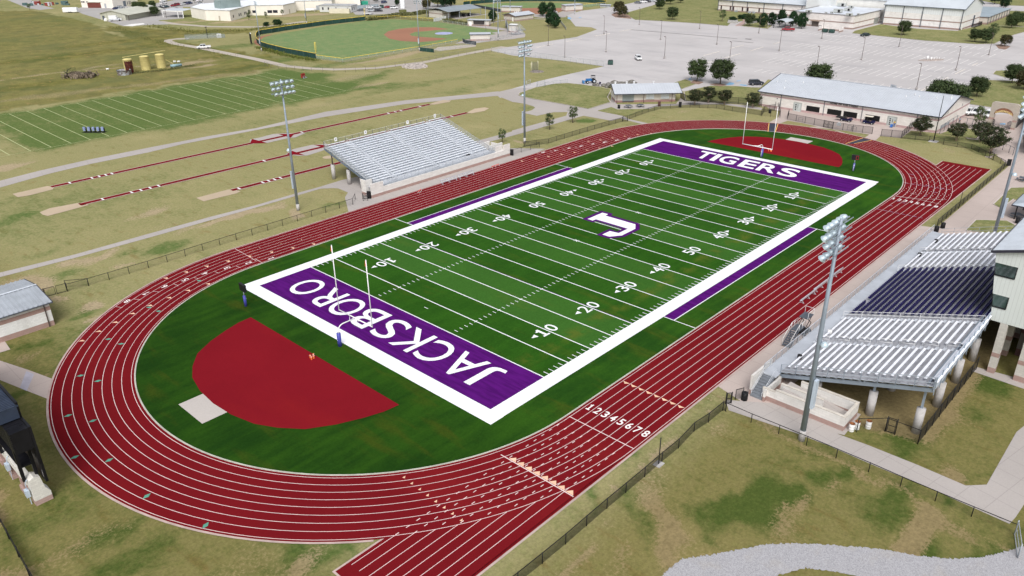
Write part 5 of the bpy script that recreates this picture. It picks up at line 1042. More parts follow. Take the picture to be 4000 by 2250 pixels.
# concession building (turned 45 degrees)
d_=Vector((.718,-.696,0)); n_=Vector((.696,.718,0)); ang=math.atan2(d_.y,d_.x)
t=thing('concession_building','small cream and pink concession building with pale metal roof and serving hatches','building',(80.9,57.4,0),ang)
CB=blockmat('concession_block',[(-1,.62),(2.35,2.75)],(.76,.71,.66),(.40,.24,.23))
Lb=17.6; b_=MB(); b_.box(0,Lb,1.6,9.8,0,2.95); [b_.add([(x,1.6,2.95),(x,9.8,2.95),(x,6.0,4.35)],[(0,1,2)]) for x in (0,Lb)]; part('wall',b_,CB,t)
b_=MB(); roofslab(b_,(-.7,0,2.75),(Lb+1.6,0,2.75),(Lb+1.6,6,4.55),(-.7,6,4.55)); roofslab(b_,(-.7,11,2.9),(Lb+1.6,11,2.9),(Lb+1.6,6,4.55),(-.7,6,4.55)); ribs(b_,-.6,Lb+1.6,lambda x:((x,0,2.75),(x,6,4.55)),.8); ro=part('roof',b_,ROOFM,t)
b_=MB(); b_.bar((-.7,-.05,2.68),(Lb+1.6,-.05,2.68),.12,.2); b_.bar((-.72,0,2.7),(-.72,6,4.5),.1,.25); b_.bar((-.72,11,2.85),(-.72,6,4.5),.1,.25); b_.bar((Lb+1.62,0,2.7),(Lb+1.62,6,4.5),.1,.25); part('gutter',b_,ROOFT,ro)
for x in (.6,4.0,6.2,12): b_=MB(); b_.cyl(x,6.6,4.3,4.95,.25,8); b_.cyl(x,6.6,4.9,5.05,.36,8); part('roof_vent',b_,WPL,ro)
b_=MB(); b_.cyl(5,3.5,3.8,4.2,.08,8); part('vent_pipe',b_,WPL,ro)
for x in (.15,8.0,16.3): b_=MB(); b_.box(x-.07,x+.07,.25,.39,0,2.62); part('post',b_,mat('maroon_steel',(.08,.035,.035),.5),t)
b_=MB(); b_.box(2.0,5.4,1.57,1.595,.35,2.4); part('serving_hatch',b_,mat('grey_shutter',(.33,.37,.37),.6),t,'open grey serving counter')
b_=MB(); b_.box(2.0,5.4,1.35,1.56,.3,.5); part('counter',b_,DGR,t)
for x in (9.0,13.4): b_=MB(); b_.box(x,x+2.3,1.57,1.595,.95,2.35); s_=part('shutter',b_,mat('white_shutter',(.72,.76,.80),.5),t); b_=MB(); b_.box(x-.1,x+2.4,1.3,1.56,.86,.93); part('ledge',b_,mat('pale_ledge',(.6,.62,.6),.5),s_)
b_=MB(); b_.box(-.03,-.005,7.5,8.6,0,2.1); part('door',b_,WPL,t)
# building on the left edge
t=thing('storage_building','cream and pink block storage building with ribbed grey roof at the left edge','building',(-80.4,34.3,0))
b_=MB(); b_.box(-14,0,0,10.2,0,3.45); b_.add([(0,0,3.45),(0,10.2,3.45),(0,5.0,4.1)],[(0,1,2)]); part('wall',b_,blockmat('storage_block',[(-1,.75),(2.35,2.95)],(.84,.84,.84),(.42,.28,.25),.4,.2),t)
b_=MB(); e=.35; roofslab(b_,(-14.3,-e,3.55),(e,-e,3.55),(e,5.0,4.35),(-14.3,5.0,4.35)); roofslab(b_,(-14.3,10.2+e,3.55),(e,10.2+e,3.55),(e,5.0,4.35),(-14.3,5.0,4.35))
rib=lambda x:((x,-e,3.57),(x,5,4.37)); ribs(b_,-14,e,rib,.30*2,0,.16,.10); ribs(b_,-14,e,lambda x:((x,10.2+e,3.57),(x,5,4.37)),.6,0,.16,.10); ro=part('roof',b_,mat('storage_roof_grey',(.36,.39,.43),.5,0,.10,.5),t)
b_=MB(); b_.bar((-14.3,5,4.47),(e,5,4.47),.3,.06); part('ridge_cap',b_,mat('pale_ridge',(.62,.66,.72),.4),ro)
b_=MB(); b_.bar((-14.3,-e-.06,3.48),(e,-e-.06,3.48),.14,.14); part('gutter',b_,DGR,ro); b_=MB(); b_.bar((e+.03,-e,3.45),(e+.03,5,4.25),.1,.3); b_.bar((e+.03,10.2+e,3.45),(e+.03,5,4.25),.1,.3); part('fascia',b_,ROOFT,ro)
b_=MB(); b_.box(-.75,-.62,-.14,-.01,0,3.4); part('downspout',b_,BRN,t)
# scoreboard
t=thing('scoreboard','large black scoreboard seen from behind on cream and pink stone piers, left edge','scoreboard',(-94,0,0))
BK2=mat('scoreboard_black',(.010,.010,.013),.45,.2,.3,.6); b_=MB(); b_.box(0,.22,-4.0,24,2.35,8.6); b_.box(0,.2,-1.8,24,8.6,10.25); fp=part('display_panel',b_,BK2,t)
b_=MB()
for y in np.arange(-4.0,20,1.5): b_.box(-1.55,-.02,y+.02,y+1.45,6.3,8.55); 
for z in np.arange(6.4,8.5,.22): b_.box(-1.6,-1.55,-4.0,20,z,z+.09)
part('speaker_housing',b_,BK2,t)
b_=MB()
for x in (-1.45,-.35):
    for y in (-2.9,3.5,10,16.5): b_.box(x-.14,x+.14,y-.14,y+.14,2.7,8.6)
for z in (4.2,6.0): b_.box(-1.5,-.3,-3.0,17,z,z+.12)
part('steel_frame',b_,BK2,t)
b_=MB(); b_.box(-1.9,.15,-1.9,24,9.85,9.95)
for y in np.arange(-1.9,24,.3): b_.box(-1.9,.15,y,y+.12,9.951,10.0)
b_.box(-1.9,-1.8,-1.9,24,8.7,9.84); b_.box(-1.9,0,-1.95,-1.9,8.7,9.84); part('top_cabinet',b_,mat('blue_black_metal',(.045,.06,.095),.35,.3,.2,.6),t)
b_=MB(); put_text(b_,'3000',lambda a,c:(.23,-3.9+c,3.4-a) if 0 else (-.01,-3.75+a*.0+c,3.6-a),w=.8,h=.18,off=.02); part('board_marking',b_,mat('dull_white',(.5,.5,.5),.6),fp)
SP=blockmat('pale_stone_blocks',[(-1,.55)],(.72,.70,.65),(.46,.32,.29),.35,.22); SP2=blockmat('pink_stone_blocks',[(-1,9)],(.72,.70,.65),(.42,.29,.26),.35,.22)
b_=MB(); b_.prism([(-1.3,0),(.2,0),(.2,1.0),(-.15,1.6),(-.3,2.9),(-.8,3.15),(-1.25,2.9)],-3.6,-2.45,0,'y'); part('stone_pier',b_,SP,t)
for y in (-.3,2.9,6.2,9.6,13): b_=MB(); b_.box(-1.5,-.6,y-.55,y+.55,0,.55); b_.box(-1.35,-.75,y-.42,y+.42,.55,1.9); part('stone_pier',b_,SP2,t)
b_=MB(); b_.box(-1.35,-.75,-2.44,17,1.9,2.75); part('stone_lintel',b_,SP,t)
b_=MB()
for y in (-.3,2.9,6.2,9.6): b_.add([(-1.05,y+.42,.9),(-1.05,y+2.78,.9),(-1.05,y+2.78,1.9),(-1.05,y+.42,1.9)],[(0,1,2,3)])
part('recessed_panel',b_,mat('pink_recess',(.34,.22,.20),.9),t)
for y,z in ((-2.9,1.0),(2.4,1.3)): b_=MB(); b_.box(-1.75,-1.4,y-.3,y+.25,z,z+.75); b_.bar((-1.5,y,0),(-1.5,y,z),.08); b_.tube([(-1.5,y,z+.75),(-1.5,y,2.4),(-1.3,y-.2,2.9)],.04,6); part('electrical_box',b_,BOXB,t)
# arch
t=thing('entrance_arch','cream stone entrance arch with CHAMPIONS PLAZA in gold letters','arch',(121.5,-32.65,0))
AB=blockmat('arch_block',[(-1,.45),(1.85,2.35)],(.46,.41,.35),(.40,.27,.24),.5,.3)
pr=[(3.1,0),(3.1,6.0),(2.6,6.25),(-2.4,6.25),(-3.05,6.0),(-3.05,0),(-2.25,0),(-2.25,3.0)]+[(-2.25*math.cos(a),3.0+.85*math.sin(a)) for a in np.linspace(.25,PI-.25,9)]+[(2.0,3.0),(2.0,0)]
b_=MB(); b_.prism(pr,-.5,.55,0,'x'); b_.box(-.55,.6,2.5,3.2,0,1.9) ; part('stone_wall',b_,AB,t)
b_=MB(); A_=np.linspace(.30,PI-.30,11); o1=[(-2.15*math.cos(a)*1.02,3.25+1.75*math.sin(a)) for a in A_]; o2=[(-2.15*math.cos(a)*1.02,2.95+.95*math.sin(a)) for a in A_]
b_.prism(o1+o2[::-1],-.56,-.51,0,'x'); sp_=part('sign_panel',b_,mat('brown_brick_panel',(.22,.10,.06),.9,0,.4,3),t)
b_=MB()
put_text(b_,'CHAMPIONS PLAZA',lambda a,c:(-.60,1.95-a,3.42+c+.55*math.sin(PI*a/3.9)),w=3.9,h=.5,off=.02); part('gold_lettering',b_,mat('gold_letters',(.85,.68,.30),.4),sp_)
for y,rz in ((2.0,.5),(-2.2,-.35)):
    b_=MB(); L=1.7; 
    for k in range(9): b_.bar((-k*L/8,0,.1),(-k*L/8,0,2.0+.25*math.sin(k*PI/8)),.035)
    for z in (.15,1.1,1.95): b_.bar((0,0,z),(-L,0,z),.045)
    o=part('iron_gate',b_,BLK,t); o.location=(-.5,y,0); o.rotation_euler=(0,0,rz)
p=W('B4',2350,1080); q_=W('B4',2540,900); fence([p,q_,W('t31',2576,40)],2.1,1.5,'ornamental black iron fence running right from the stone arch',BLK,NETD,.04,True)
# pavilions
def pavilion(x,y,sx,sy,h,rz,label):
    t=thing('pavilion',label,'pavilion',(x,y,0),rz); b_=MB(); zr=h+1.3
    c=[(-sx,-sy),(sx,-sy),(sx,sy),(-sx,sy)]; r_=[(-sx*.35,0),(sx*.35,0)]
    roofslab(b_,(*c[0],h),(*c[1],h),(*r_[1],zr),(*r_[0],zr)); roofslab(b_,(*c[2],h),(*c[3],h),(*r_[0],zr),(*r_[1],zr)); b_.add([(*c[1],h),(*c[2],h),(*r_[1],zr)],[(0,1,2)]); b_.add([(*c[3],h),(*c[0],h),(*r_[0],zr)],[(0,1,2)])
    for k in np.linspace(-sx*.9,sx*.9,16): b_.bar((k,-sy,h+.04),(max(-sx*.35,min(sx*.35,k)),0,zr+.04),.05,.05)
    part('roof',b_,mat('pavilion_roof',(.50,.56,.62),.4,.3,.08,.5),t); b_=MB(); [b_.bar((*c[i],h-.05),(*c[(i+1)%4],h-.05),.12,.2) for i in range(4)]; part('fascia',b_,ROOFT,t)
    for a,c2 in ((-.8,-.8),(.8,-.8),(.8,.8),(-.8,.8)): b_=MB(); b_.box(sx*a-.09,sx*a+.09,sy*c2-.09,sy*c2+.09,0,h); part('post',b_,BLK,t)
pavilion(54.0,-55.3,4.0,4.0,2.75,0,'picnic pavilion with pale hipped metal roof at the right edge of the plaza'); pavilion(103.5,-46.5,5.0,5.0,2.9,R(20),'pavilion with pale roof and black posts behind the dark trees at the upper right edge')
# ============================================================ fences round the track
fence(WL('t01',(665,1448),(893,1428),(1497,1250),(2043,1075),(2380,970),'t11',(270,826),(703,692),(975,610)),1.2,3.05,'black chain link fence along the left straight outside the track',BLK,NETL)
fence(WL('t11',(975,612),(1000,560)),1.2,3,'short piece of black fence turning to the near end of the small bleacher',BLK,NETL)
p0,p1=W('B7',1070,612),W('B7',1600,475); gate(p0,p1,1.35,'double leaf black gate beside the storage building on the left',BLK,NETL,2,rail=False); fence([W('B7',900,640),p0],1.3,3,'stub of black fence between the storage building and the double gate',BLK,NETL); fence([p1,W('B7',2100,340)],1.2,4,'black fence section right of the double gate',BLK,NETL)
fence(WL('t20',(120,1475),(365,1445),(757,1325),(975,1262),(1110,1225)),1.2,3,'black chain link fence outside the far left bend of the track',BLK,NETB); fence([W('t20',120,1475),(31,43.4),(22,44)],1.2,3,'black fence from the small bleacher to the far left bend',BLK,NETL)
gate(W('t20',1113,1223),W('t20',1165,1222),1.5,'black gate where the concrete path reaches the track',BLK,NETB)
fence(WL('t20',(1178,1203),(1245,1175),(1370,1130),(1495,1095),(1790,1083),(1885,1085),(2055,1092),(2215,1120),(2370,1140),(2515,1165)),1.2,3,'black chain link fence in front of the concession building and myrtles',BLK,NETB)
fence(WL('t20',(1692,985),(1740,1018)),1.9,1.2,'short tall black fence at the right end of the concession building',BLK,NETD,rails=(.1,))
fence(WL('t20',(1740,1018),(2000,1030),(2275,1045),(2510,1070)),1.8,3.2,'tall black chain link fence behind the four dark myrtle trees',BLK,NETB)
fence(WL('t30',(-60,1160),(-40,1130),(65,1115),(75,1025+50)),1.8,2.2,'black fence pen around the trash can left of the field house',BLK,NETB,.05)
fence(WL('t30',(-70,1165),(120,1185)),1.8,2.5,'low front panel of the fence pen left of the field house path',BLK,NETL,.05)
fence(WL('t30',(120,1185),(100,1095)),1.8,2.5,'black fence piece beside the crossing path left of the field house door',BLK,NETB)
fence(WL('t30',(192,1205),(370,1240),(555,1280),(650,1298)),1.75,3.1,'tall black chain link fence in front of the field house windows, left part',BLK,NETB,.06)
gate(W('t30',555,1280),W('t30',650,1298),1.8,'black double gate between the two fences facing the field house lettering',BLK,NETB,2)
fence(WL('t30',(650,1298),(850,1325),(1045,1350)),1.75,2.6,'tall black chain link fence in front of the golf carts',BLK,NETB,.06)
fence(WL('t30',(192,1205),(205,1120+45)),1.75,2,'end panel of the field house fence beside the left path',BLK,NETB,.06)
fence(WL('t30',(1135,1370),(1340,1390),(1438,1300),),1.75,3,'corner of tall black fence right of the right hand field house door',BLK,NETB,.06)
fence(WL('t30',(1340,1395),(1620,1420),(1765,1448),'B5',(540,295),(885,350),(1245,408),(1425,490),(1590,582),(1690,628)),1.2,3.2,'black chain link fence curving round the far right bend below the myrtles',BLK,NETB)
gate(W('B5',1690,628),W('B5',1795,683),1.5,'narrow black gate in the fence at the far right bend',BLK,NETB)
fence(WL('B5',(1795,683),(1975,770),(2085,830)),1.2,3,'black fence section left of the black bin at the plaza corner',BLK,NETB)
fence([W('t31',2400,228),W('t31',1960,610),W('t31',1700,830)],1.35,2.6,'long dark mesh fence between the far bend verge and the plaza',BLK,netmat('mid_black_chain_link',(.012,.012,.014),.5),.05)
fence(WL('B4',(210,1240),(275,980+200)),1.7,3,'grey fence piece at the near corner of the field house gable',DGR,None) if 0 else None
fence(WL('B4',(215,1240),(670,950),(950,1030),(1110,1060)),2.1,3.2,'tall grey pipe fence at the gable end of the field house before the parked white pickups',DGR,netmat('faint_link',(.1,.1,.1),.1),.06)
fence(WL('B5',(1860,350),(2030,425),(2190,500),(2290,560)),1.7,2.2,'dark pipe fence by the plaza steps behind the last myrtle',DGR,netmat('faint_link',(.1,.1,.1),.1),.06)
fence(WL('t22',(2150,1245),(2120,1235),(1975,1355),(1830,1448),'t23',(1675,162),(1507,300),(1335,450),(1145,610),(955,768),(750,945),(540,1128),(305,1322),(60,1520),(-300,1800)),1.2,3.2,'black chain link fence sweeping along the near right verge to the bottom edge',BLK,netmat('mid_black_chain_link',(.012,.012,.014),.5),.05)
fence(WL('t22',(2150,1245),(2180,1170),(2405,1358),'t33',(105,18),(385,135),(683,262),(1010,402),(1330,545),(1680,695),(2045,850),(2478,1030)) if 0 else WL('t22',(2150,1245),(2405,1358),'t33',(105,18),(385,135),(683,262),(1010,402),(1330,545),(1680,695),(2045,850),(2478,1030)),1.15,3.2,'black post and rail fence along the lower right sidewalk',BLK,netmat('ghost_link',(.05,.05,.05),.05),.045)
gate(W('t22',2148,1170),W('t22',2205,1165),1.45,'black gate standing ajar where the near track fence meets the steps',BLK,NETB); fence([W('t22',2245,1130),W('t22',2320,1110)],1.4,1.4,'short black fence piece beside the trash can at the near steps',BLK,NETB)
gate(W('t33',2478,1030),(W('t33',2510,1270)[0],W('t33',2510,1270)[1]),1.5,'galvanised swing gate over the gravel drive at the lower right corner',GALV,NETG)
NC=W('t33',1505,122); fence([(-31.6,-56.3),W('t32',1175,1448),NC],1.75,3,'black fence across the near end underneath the home grandstand',BLK,NETL,.05); gate(W('t33',1180,-6),W('t33',1275,25),1.85,'black pedestrian gate under the near end of the home grandstand',BLK,NETL)
fence([NC,(-9.3,-62.0)],1.75,2.2,'dense dark fence running under the back of the home grandstand',BLK,NETD,.05)
fence([W('t03',-60,820),W('t03',0,905),W('t03',300,1448),W('t03',420,1650)],1.2,3,'dark fence in the lower left corner behind the scoreboard',BLK,NETD,.07)
fence([W('t11',1080,575),W('t11',1125,575)],1.1,1,'tiny black fence piece by the bin of the small bleacher',BLK,NETL)
# galvanised and field fences
fence(WL('t20',(0,548),(130,565),(400,603),(650,640),(925,670)),1.9,3,'galvanised chain link fence between the throwing field and the parking lot',GALV,NETG,.04); fence(WL('t10',(2370,525),(2576,549)),1.9,3,'short galvanised fence where the ballpark lane meets the lot',GALV,NETG,.04)
gate(W('t20',250,880),W('t20',332,868),1.7,'open galvanised gate leaf at the walkway junction',GALV,NETG); fence(WL('t20',(332,868),(420,850),(560,838)),1.2,3,'low galvanised fence beside the curved lawn',GALV,NETG,.04); fence(WL('t20',(145,865),(185,850)),1.6,2,'galvanised fence panel left of the walkway junction',GALV,NETG)
fence(WL('t10',(90,660),(150,685),(225,690),(560,720),(900,728),(1300,690),(1600,640),(1950,570),(2370,525)),1.5,4,'old wire fence along the dirt lane below the ballpark',mat('grey_wood',(.20,.18,.16),.9),netmat('ghost_link',(.05,.05,.05),.05),.05,merge=True)
# ball park fence: windscreened outfield and open foul sides
BF='green windscreened outfield fence'
ofp=WL('t10',(605,592),(300,535),(120,490),(50,465),(10,430),(2,390),(15,362),(60,345),(158,332),(300,308),(700,250),(1105,205))
fence(ofp,2.1,4,'tall dark green outfield fence with yellow top around the near ballpark',DGR,None,.06,False,DKG,toprail=(.16,YEL),merge=True,name='outfield_fence')
fence(WL('t10',(608,592),(875,628),(1300,560),(1645,505),(2030,432)),1.5,4,'open ballpark fence with yellow top rail along the near foul side',GALV,NETG,.05,toprail=(.14,YEL),merge=True,name='foul_fence')
fence(WL('t10',(1105,205),(1400,188),(1790,218)),1.5,4,'open ballpark fence with yellow top rail along the far foul side',GALV,netmat('weedy_link',(.13,.12,.05),.45),.05,toprail=(.12,YEL),merge=True,name='foul_fence')
fence(WL('t10',(1790,218),(2130,265)),1.4,4,'ballpark fence between the shed and the open dugout',GALV,NETG,.05,merge=True,name='foul_fence')
fence(WL('A3',(690,86),(1000,55),(1400,25),(1800,20),(2300,22),(2620,32),'A4',(200,40),(500,42+26)),2.2,5,'dark green softball outfield fence with yellow top at the upper edge',DGR,None,.06,False,DKG,toprail=(.18,YEL),merge=True,name='outfield_fence')
fence(WL('A4',(495,82),(110,122)),1.6,4,'softball foul fence with yellow rail right of the softball shed',GALV,NETG,.05,toprail=(.14,YEL),merge=True,name='foul_fence'); fence(WL('A3',(860,118),(1320,205)),1.6,4,'dark screened fence between the batting shed and the softball dugout',DGR,None,.05,False,mat('slate_screen',(.05,.06,.075),.9),merge=True,name='foul_fence')
fence(WL('t10',(1645,515),(1790,530)),1.5,2,'dark blue green screen panel at the base of the foul line light pole',DGR,None,.05,False,DKG,name='foul_fence'); fence(WL('t10',(2080,420),(2110,440),(2215,455)),1.5,2,'dark screened bullpen fence in front of the near dugout',DGR,None,.05,False,mat('slate_screen',(.05,.06,.075),.9),name='foul_fence')
fence(WL('t10',(1795,528),(2215,452)),1.3,3,'thin galvanised fence along the bullpen dirt strip',GALV,NETG,.04,merge=True); fence(WL('t10',(2215,430),(2400,408),(2576,370)),1.3,3,'thin galvanised fence along the concrete by the ballpark stands',GALV,NETG,.04,merge=True)
fence(WL('A3',(1435,545),(1400,430),(1395,290+190)),3.6,3,'tall dark backstop net behind home plate',GALV,netmat('backstop',(.02,.02,.025),.75),.07)
fence(WL('t20',(485,228),(545,305)),1.4,3,'short grey fence sloping beside the round trees',GALV,netmat('mid_grey',(.2,.21,.22),.6),.05); fence(WL('A2',(740,180),(1180,150)),2,4,'pale blue screened fence behind the small car park of the white school',GALV,None,.05,False,mat('pale_screen',(.32,.37,.40),.8),merge=True)
for k,x,y,x2,y2,h,lab in [('t10',605,590,583,440,6.2,'yellow foul pole at the near outfield corner'),('t10',1095,195,1092,95,5.6,'yellow foul pole at the far outfield corner'),('A3',805,95,800,-10,6,'yellow foul pole at the top edge left of the softball field'),('A4',498,80,495,-20,6,'yellow foul pole at the right end of the softball outfield')]:
    b_=MB(); b_.tube([(0,0,0),(0,0,h)],.09,8); b_.tube([(.45,0,2.2),(.45,0,h)],.05,6); [b_.bar((0,0,z),(.45,0,z),.04) for z in np.arange(2.3,h,.6)]; one('foul_pole',b_,YEL,lab,'foul pole',(*W(k,x,y),0),-.8,'yellow foul poles')
def fpost(k,x,y,h,lab):
    b_=MB(); b_.tube([(0,0,0),(0,0,h)],.10,6); [b_.bar((-.1,0,z),(.1,0,z),.05) for z in (h*.3,h*.6)]; one('net_pole',b_,GALV,lab,'pole',(*W(k,x,y),0),0,'slim net poles at the ballpark')
fpost('A3',1065,525,11,'slim grey net pole just above the near dugout'); fpost('A3',1195,430,12,'slim grey net pole right of the open dugout'); fpost('A3',1315,360,9,'slim grey net pole left of the restroom block'); fpost('A3',1175,340,6,'slim short pole at the walkway tree of the ballpark')
b_=MB(); b_.box(-.9,.9,-.15,.15,.6,4.6); b_.box(-.8,-.6,-.1,.1,0,.6); b_.box(.6,.8,-.1,.1,0,.6); b_.box(-1.0,-.5,-.2,.16,4.4,4.9,1); one('batters_eye_sign',b_,[BLK,WPL],'tall narrow black panel standing outside the left end of the outfield fence','sign board',(*W('t00',2530,445),0),R(75))
# ============================================================ simple buildings elsewhere
SB=blockmat('school_block',[(-1,.7),(2.5,3.0)],(.78,.74,.71),(.34,.25,.22),1.2,.4); GB_=blockmat('gym_block',[(-1,.8),(3.0,3.5)],(.80,.78,.77),(.33,.24,.21),1.2,.4)
ROOFW=mat('white_membrane',(.62,.66,.72),.5,0,.08,.2); ROOFB=mat('blue_grey_roof',(.52,.56,.60),.5,.0,.08,.12); CREAM=mat('cream_stucco',(.80,.76,.69),.9,0,.05,.2); CREAM2=mat('pale_cream_metal',(.74,.73,.69),.6,0,.06,.3); WIN=mat('dark_window',(.03,.03,.045),.2,0,.3,1)
def extr(b_,pts,z0,z1,mi=0,top=True):
    n=len(pts); a=sum(pts[i][0]*pts[(i+1)%n][1]-pts[(i+1)%n][0]*pts[i][1] for i in range(n)); pts=pts if a>0 else pts[::-1]
    b_.add([(x,y,z0) for x,y in pts]+[(x,y,z1) for x,y in pts],[(i,(i+1)%n,(i+1)%n+n,i+n) for i in range(n)]+([tuple(range(n,2*n))] if top else []),mi)
def wallitem(t,name,p,q,u0,u1,z0,z1,m,off=.03,par=None,label=None):
    """flat item on the wall line p->q between distances u0..u1"""
    L=math.dist(p,q); d=((q[0]-p[0])/L,(q[1]-p[1])/L); n=(d[1],-d[0]); b_=MB(); a=(p[0]+d[0]*u0+n[0]*off,p[1]+d[1]*u0+n[1]*off); c=(p[0]+d[0]*u1+n[0]*off,p[1]+d[1]*u1+n[1]*off); e=(-n[0]*off*1.5,-n[1]*off*1.5)
    b_.add([(*a,z0),(*c,z0),(*c,z1),(*a,z1),(a[0]+e[0],a[1]+e[1],z0),(c[0]+e[0],c[1]+e[1],z0),(c[0]+e[0],c[1]+e[1],z1),(a[0]+e[0],a[1]+e[1],z1)],[(0,1,2,3),(0,4,5,1),(1,5,6,2),(2,6,7,3),(3,7,4,0)]); return part(name,b_,m,par or t)
# gymnasium
t=thing('gymnasium','tall cream gymnasium with pale blue metal roof and dark downspouts at the upper right','building',(0,0,0))
x0,x1,y0,y1,ze,zr=304.5,333,28.6,63.5,9.1,13.6; xr=(x0+x1)/2
b_=MB(); b_.box(x0,x1,y0,y1,0,6.0); part('wall',b_,GB_,t); b_=MB(); b_.box(x0-.02,x1+.02,y0-.02,y1+.02,6.01,ze); [b_.add([(x0,y,ze),(x1,y,ze),(xr,y,zr)],[(0,1,2)]) for y in (y0-.02,y1+.02)]; part('upper_siding',b_,sidingmat('gym_siding',(.74,.77,.79),1.0),t)
b_=MB(); roofslab(b_,(x0-.5,y0-.5,ze),(x0-.5,y1+.5,ze),(xr,y1+.5,zr+.1),(xr,y0-.5,zr+.1)); roofslab(b_,(x1+.5,y0-.5,ze),(x1+.5,y1+.5,ze),(xr,y1+.5,zr+.1),(xr,y0-.5,zr+.1)); ribs(b_,y0,y1,lambda y:((x0-.5,y,ze),(xr,y,zr+.1)),1.2,0,.08,.1); ro=part('roof',b_,ROOFB,t)
b_=MB(); b_.bar((x0-.6,y0-.5,ze-.1),(x0-.6,y1+.5,ze-.1),.25,.3); b_.bar((x0-.5,y0-.6,ze-.1),(xr,y0-.6,zr),.2,.35); b_.bar((x1+.5,y0-.6,ze-.1),(xr,y0-.6,zr),.2,.35); part('gutter',b_,ROOFD,ro)
for y in np.linspace(y0+.3,y1-.3,5): b_=MB(); b_.box(x0-.3,x0-.04,y-.14,y+.14,0,ze-.1); part('downspout',b_,DGR,t)
b_=MB(); b_.box(x0+.8,x0+2.2,y0-.08,y0-.03,0,2.3); part('door',b_,WPL,t); b_=MB(); [b_.box(x0+17+a,x0+17.25+a,y0-.3,y0-.05,0,5) for a in (0,1.2)]; part('downspout',b_,DGR,t)
fence([(x0+13,y0-1),(x0+13,y0-2.5),(x0+24,y0-2.5),(x0+24,y0-1)],1.8,1.5,'black fence pen around units at the gym end wall',BLK,NETD,.06)
# high roofs behind
t=thing('school_wing','high pale school block rising behind the flat roofed wing at the top edge','building',(0,0,0)); b_=MB(); b_.box(316,345,64.2,100,0,9.6); part('wall',b_,CREAM2,t); b_=MB(); roofslab(b_,(315.5,64,9.7),(315.5,100.5,9.7),(331,100.5,12),(331,64,12)); part('roof',b_,ROOFB,t)
t=thing('tower_block','narrow white tall block between the long school roof and the flat roof','building',(0,0,0)); b_=MB(); b_.box(307.0,318,91.5,103.5,0,14.5); part('wall',b_,mat('pale_wall',(.66,.68,.68),.7,0,.05,.2),t); b_=MB(); [b_.box(309+a,309.6+a,91.4,91.48,9.5,10.5) for a in (1,3,6)]; part('louvre',b_,GALV,t)
# long school building
t=thing('school_building','long cream school building with narrow dark windows at the top edge of the lawn','building',(0,0,0)); X=308.5
b_=MB(); b_.box(X,X+24,98,154.5,0,5.75); part('wall',b_,SB,t); b_=MB(); roofslab(b_,(X-.6,97.8,5.8),(X-.6,155,5.8),(X+12,155,8.8),(X+12,97.8,8.8)); roofslab(b_,(X+24.6,97.8,5.8),(X+24.6,155,5.8),(X+12,155,8.8),(X+12,97.8,8.8)); ribs(b_,98,155,lambda y:((X-.6,y,5.8),(X+12,y,8.8)),1.5,0,.08,.1); ro=part('roof',b_,ROOFB,t); b_=MB(); b_.bar((X-.7,97.8,5.7),(X-.7,155,5.7),.25,.3); part('gutter',b_,ROOFD,ro)
for x in (65,325,565,850,1145,1450): q=W('A5',x,190); y=[154.2,145.5,136.7,127,116.5,106][(65,325,565,850,1145,1450).index(x)]; b_=MB(); b_.box(X-.3,X-.03,y-.13,y+.13,0,5.7); part('downspout',b_,DGR,t)
for y in (152.3,146.7,144.8,139.4,136.2,129.6): b_=MB(); b_.box(X-.06,X-.0,y-.38,y+.38,.75,2.75); part('window',b_,mat('maroon_window',(.04,.012,.02),.4),t)
for y in (142.5,134.5,132.0): b_=MB(); b_.box(X-1.6,X-.6,y-.7,y+.7,0,.9); b_.box(X-1.5,X-.7,y-.6,y+.6,.9,1.0); part('air_unit',b_,GALV,t)
# flat roofed wing
t=thing('school_cafeteria','flat roofed cream school wing with rooftop air units above the dumpsters','building',(0,0,0))
b_=MB(); extr(b_,[(277.5,66.9),(277.5,96.5),(307.5,96.5),(307.5,66.0)],0,5.9); part('wall',b_,SB,t); b_=MB(); extr(b_,[(277.8,67.2),(277.8,96.2),(315,96.2),(315,66.4)],5.95,6.02); ro=part('roof',b_,ROOFW,t)
b_=MB(); [b_.bar(p,q,.3,.35) for p,q in (((277.5,66.8,6.05),(277.5,96.6,6.05)),((277.5,66.8,6.05),(307.5,65.9,6.05)),((277.5,96.6,6.05),(308,96.6,6.05)))]; part('parapet',b_,mat('parapet_trim',(.25,.24,.24),.6),ro)
ACU=mat('air_unit_case',(.50,.52,.50),.5,.2,.15,2)
for k,x,y,s_ in [('A5',1570,205,1.3),('A5',2230,260,1.3),('A5',2050,205,1.9),('A5',2210,180,1.6),('A5',2110,105,2.0),('A5',2450,105,2.0),('A5',2260,130,1.2),('A5',1950,215,.7),('A5',1855,220,.6),('A5',2380,240,.6)]:
    p=W(k,x,y,6.0); b_=MB(); b_.box(p[0]-s_*.6,p[0]+s_*.6,p[1]-s_,p[1]+s_,6.2,6.2+s_*.75); b_.box(p[0]-s_*.62,p[0]-s_*.6,p[1]-s_*.7,p[1]-s_*.1,6.3,6.1+s_*.7,1); b_.box(p[0]-s_*.5,p[0]+s_*.5,p[1]-s_*.9,p[1]+s_*.9,6.0,6.2,1); part('rooftop_unit',b_,[ACU,BLK],ro)
for y0_,y1_,z0_,z1_,m_ in ((94.5,96.3,0,2.8,WPL),(83.2,86.5,0,2.4,mat('recess_dark',(.12,.10,.09),.9)),(80,83,0,.6,GALV)): b_=MB(); b_.box(277.42,277.49,y0_,y1_,z0_,z1_); part('door' if m_ is WPL else 'door_recess',b_,m_,t)
b_=MB(); b_.box(276.2,277.45,82.6,86.8,2.5,2.8); part('door_canopy',b_,mat('tan_canopy',(.33,.26,.21),.8),t)
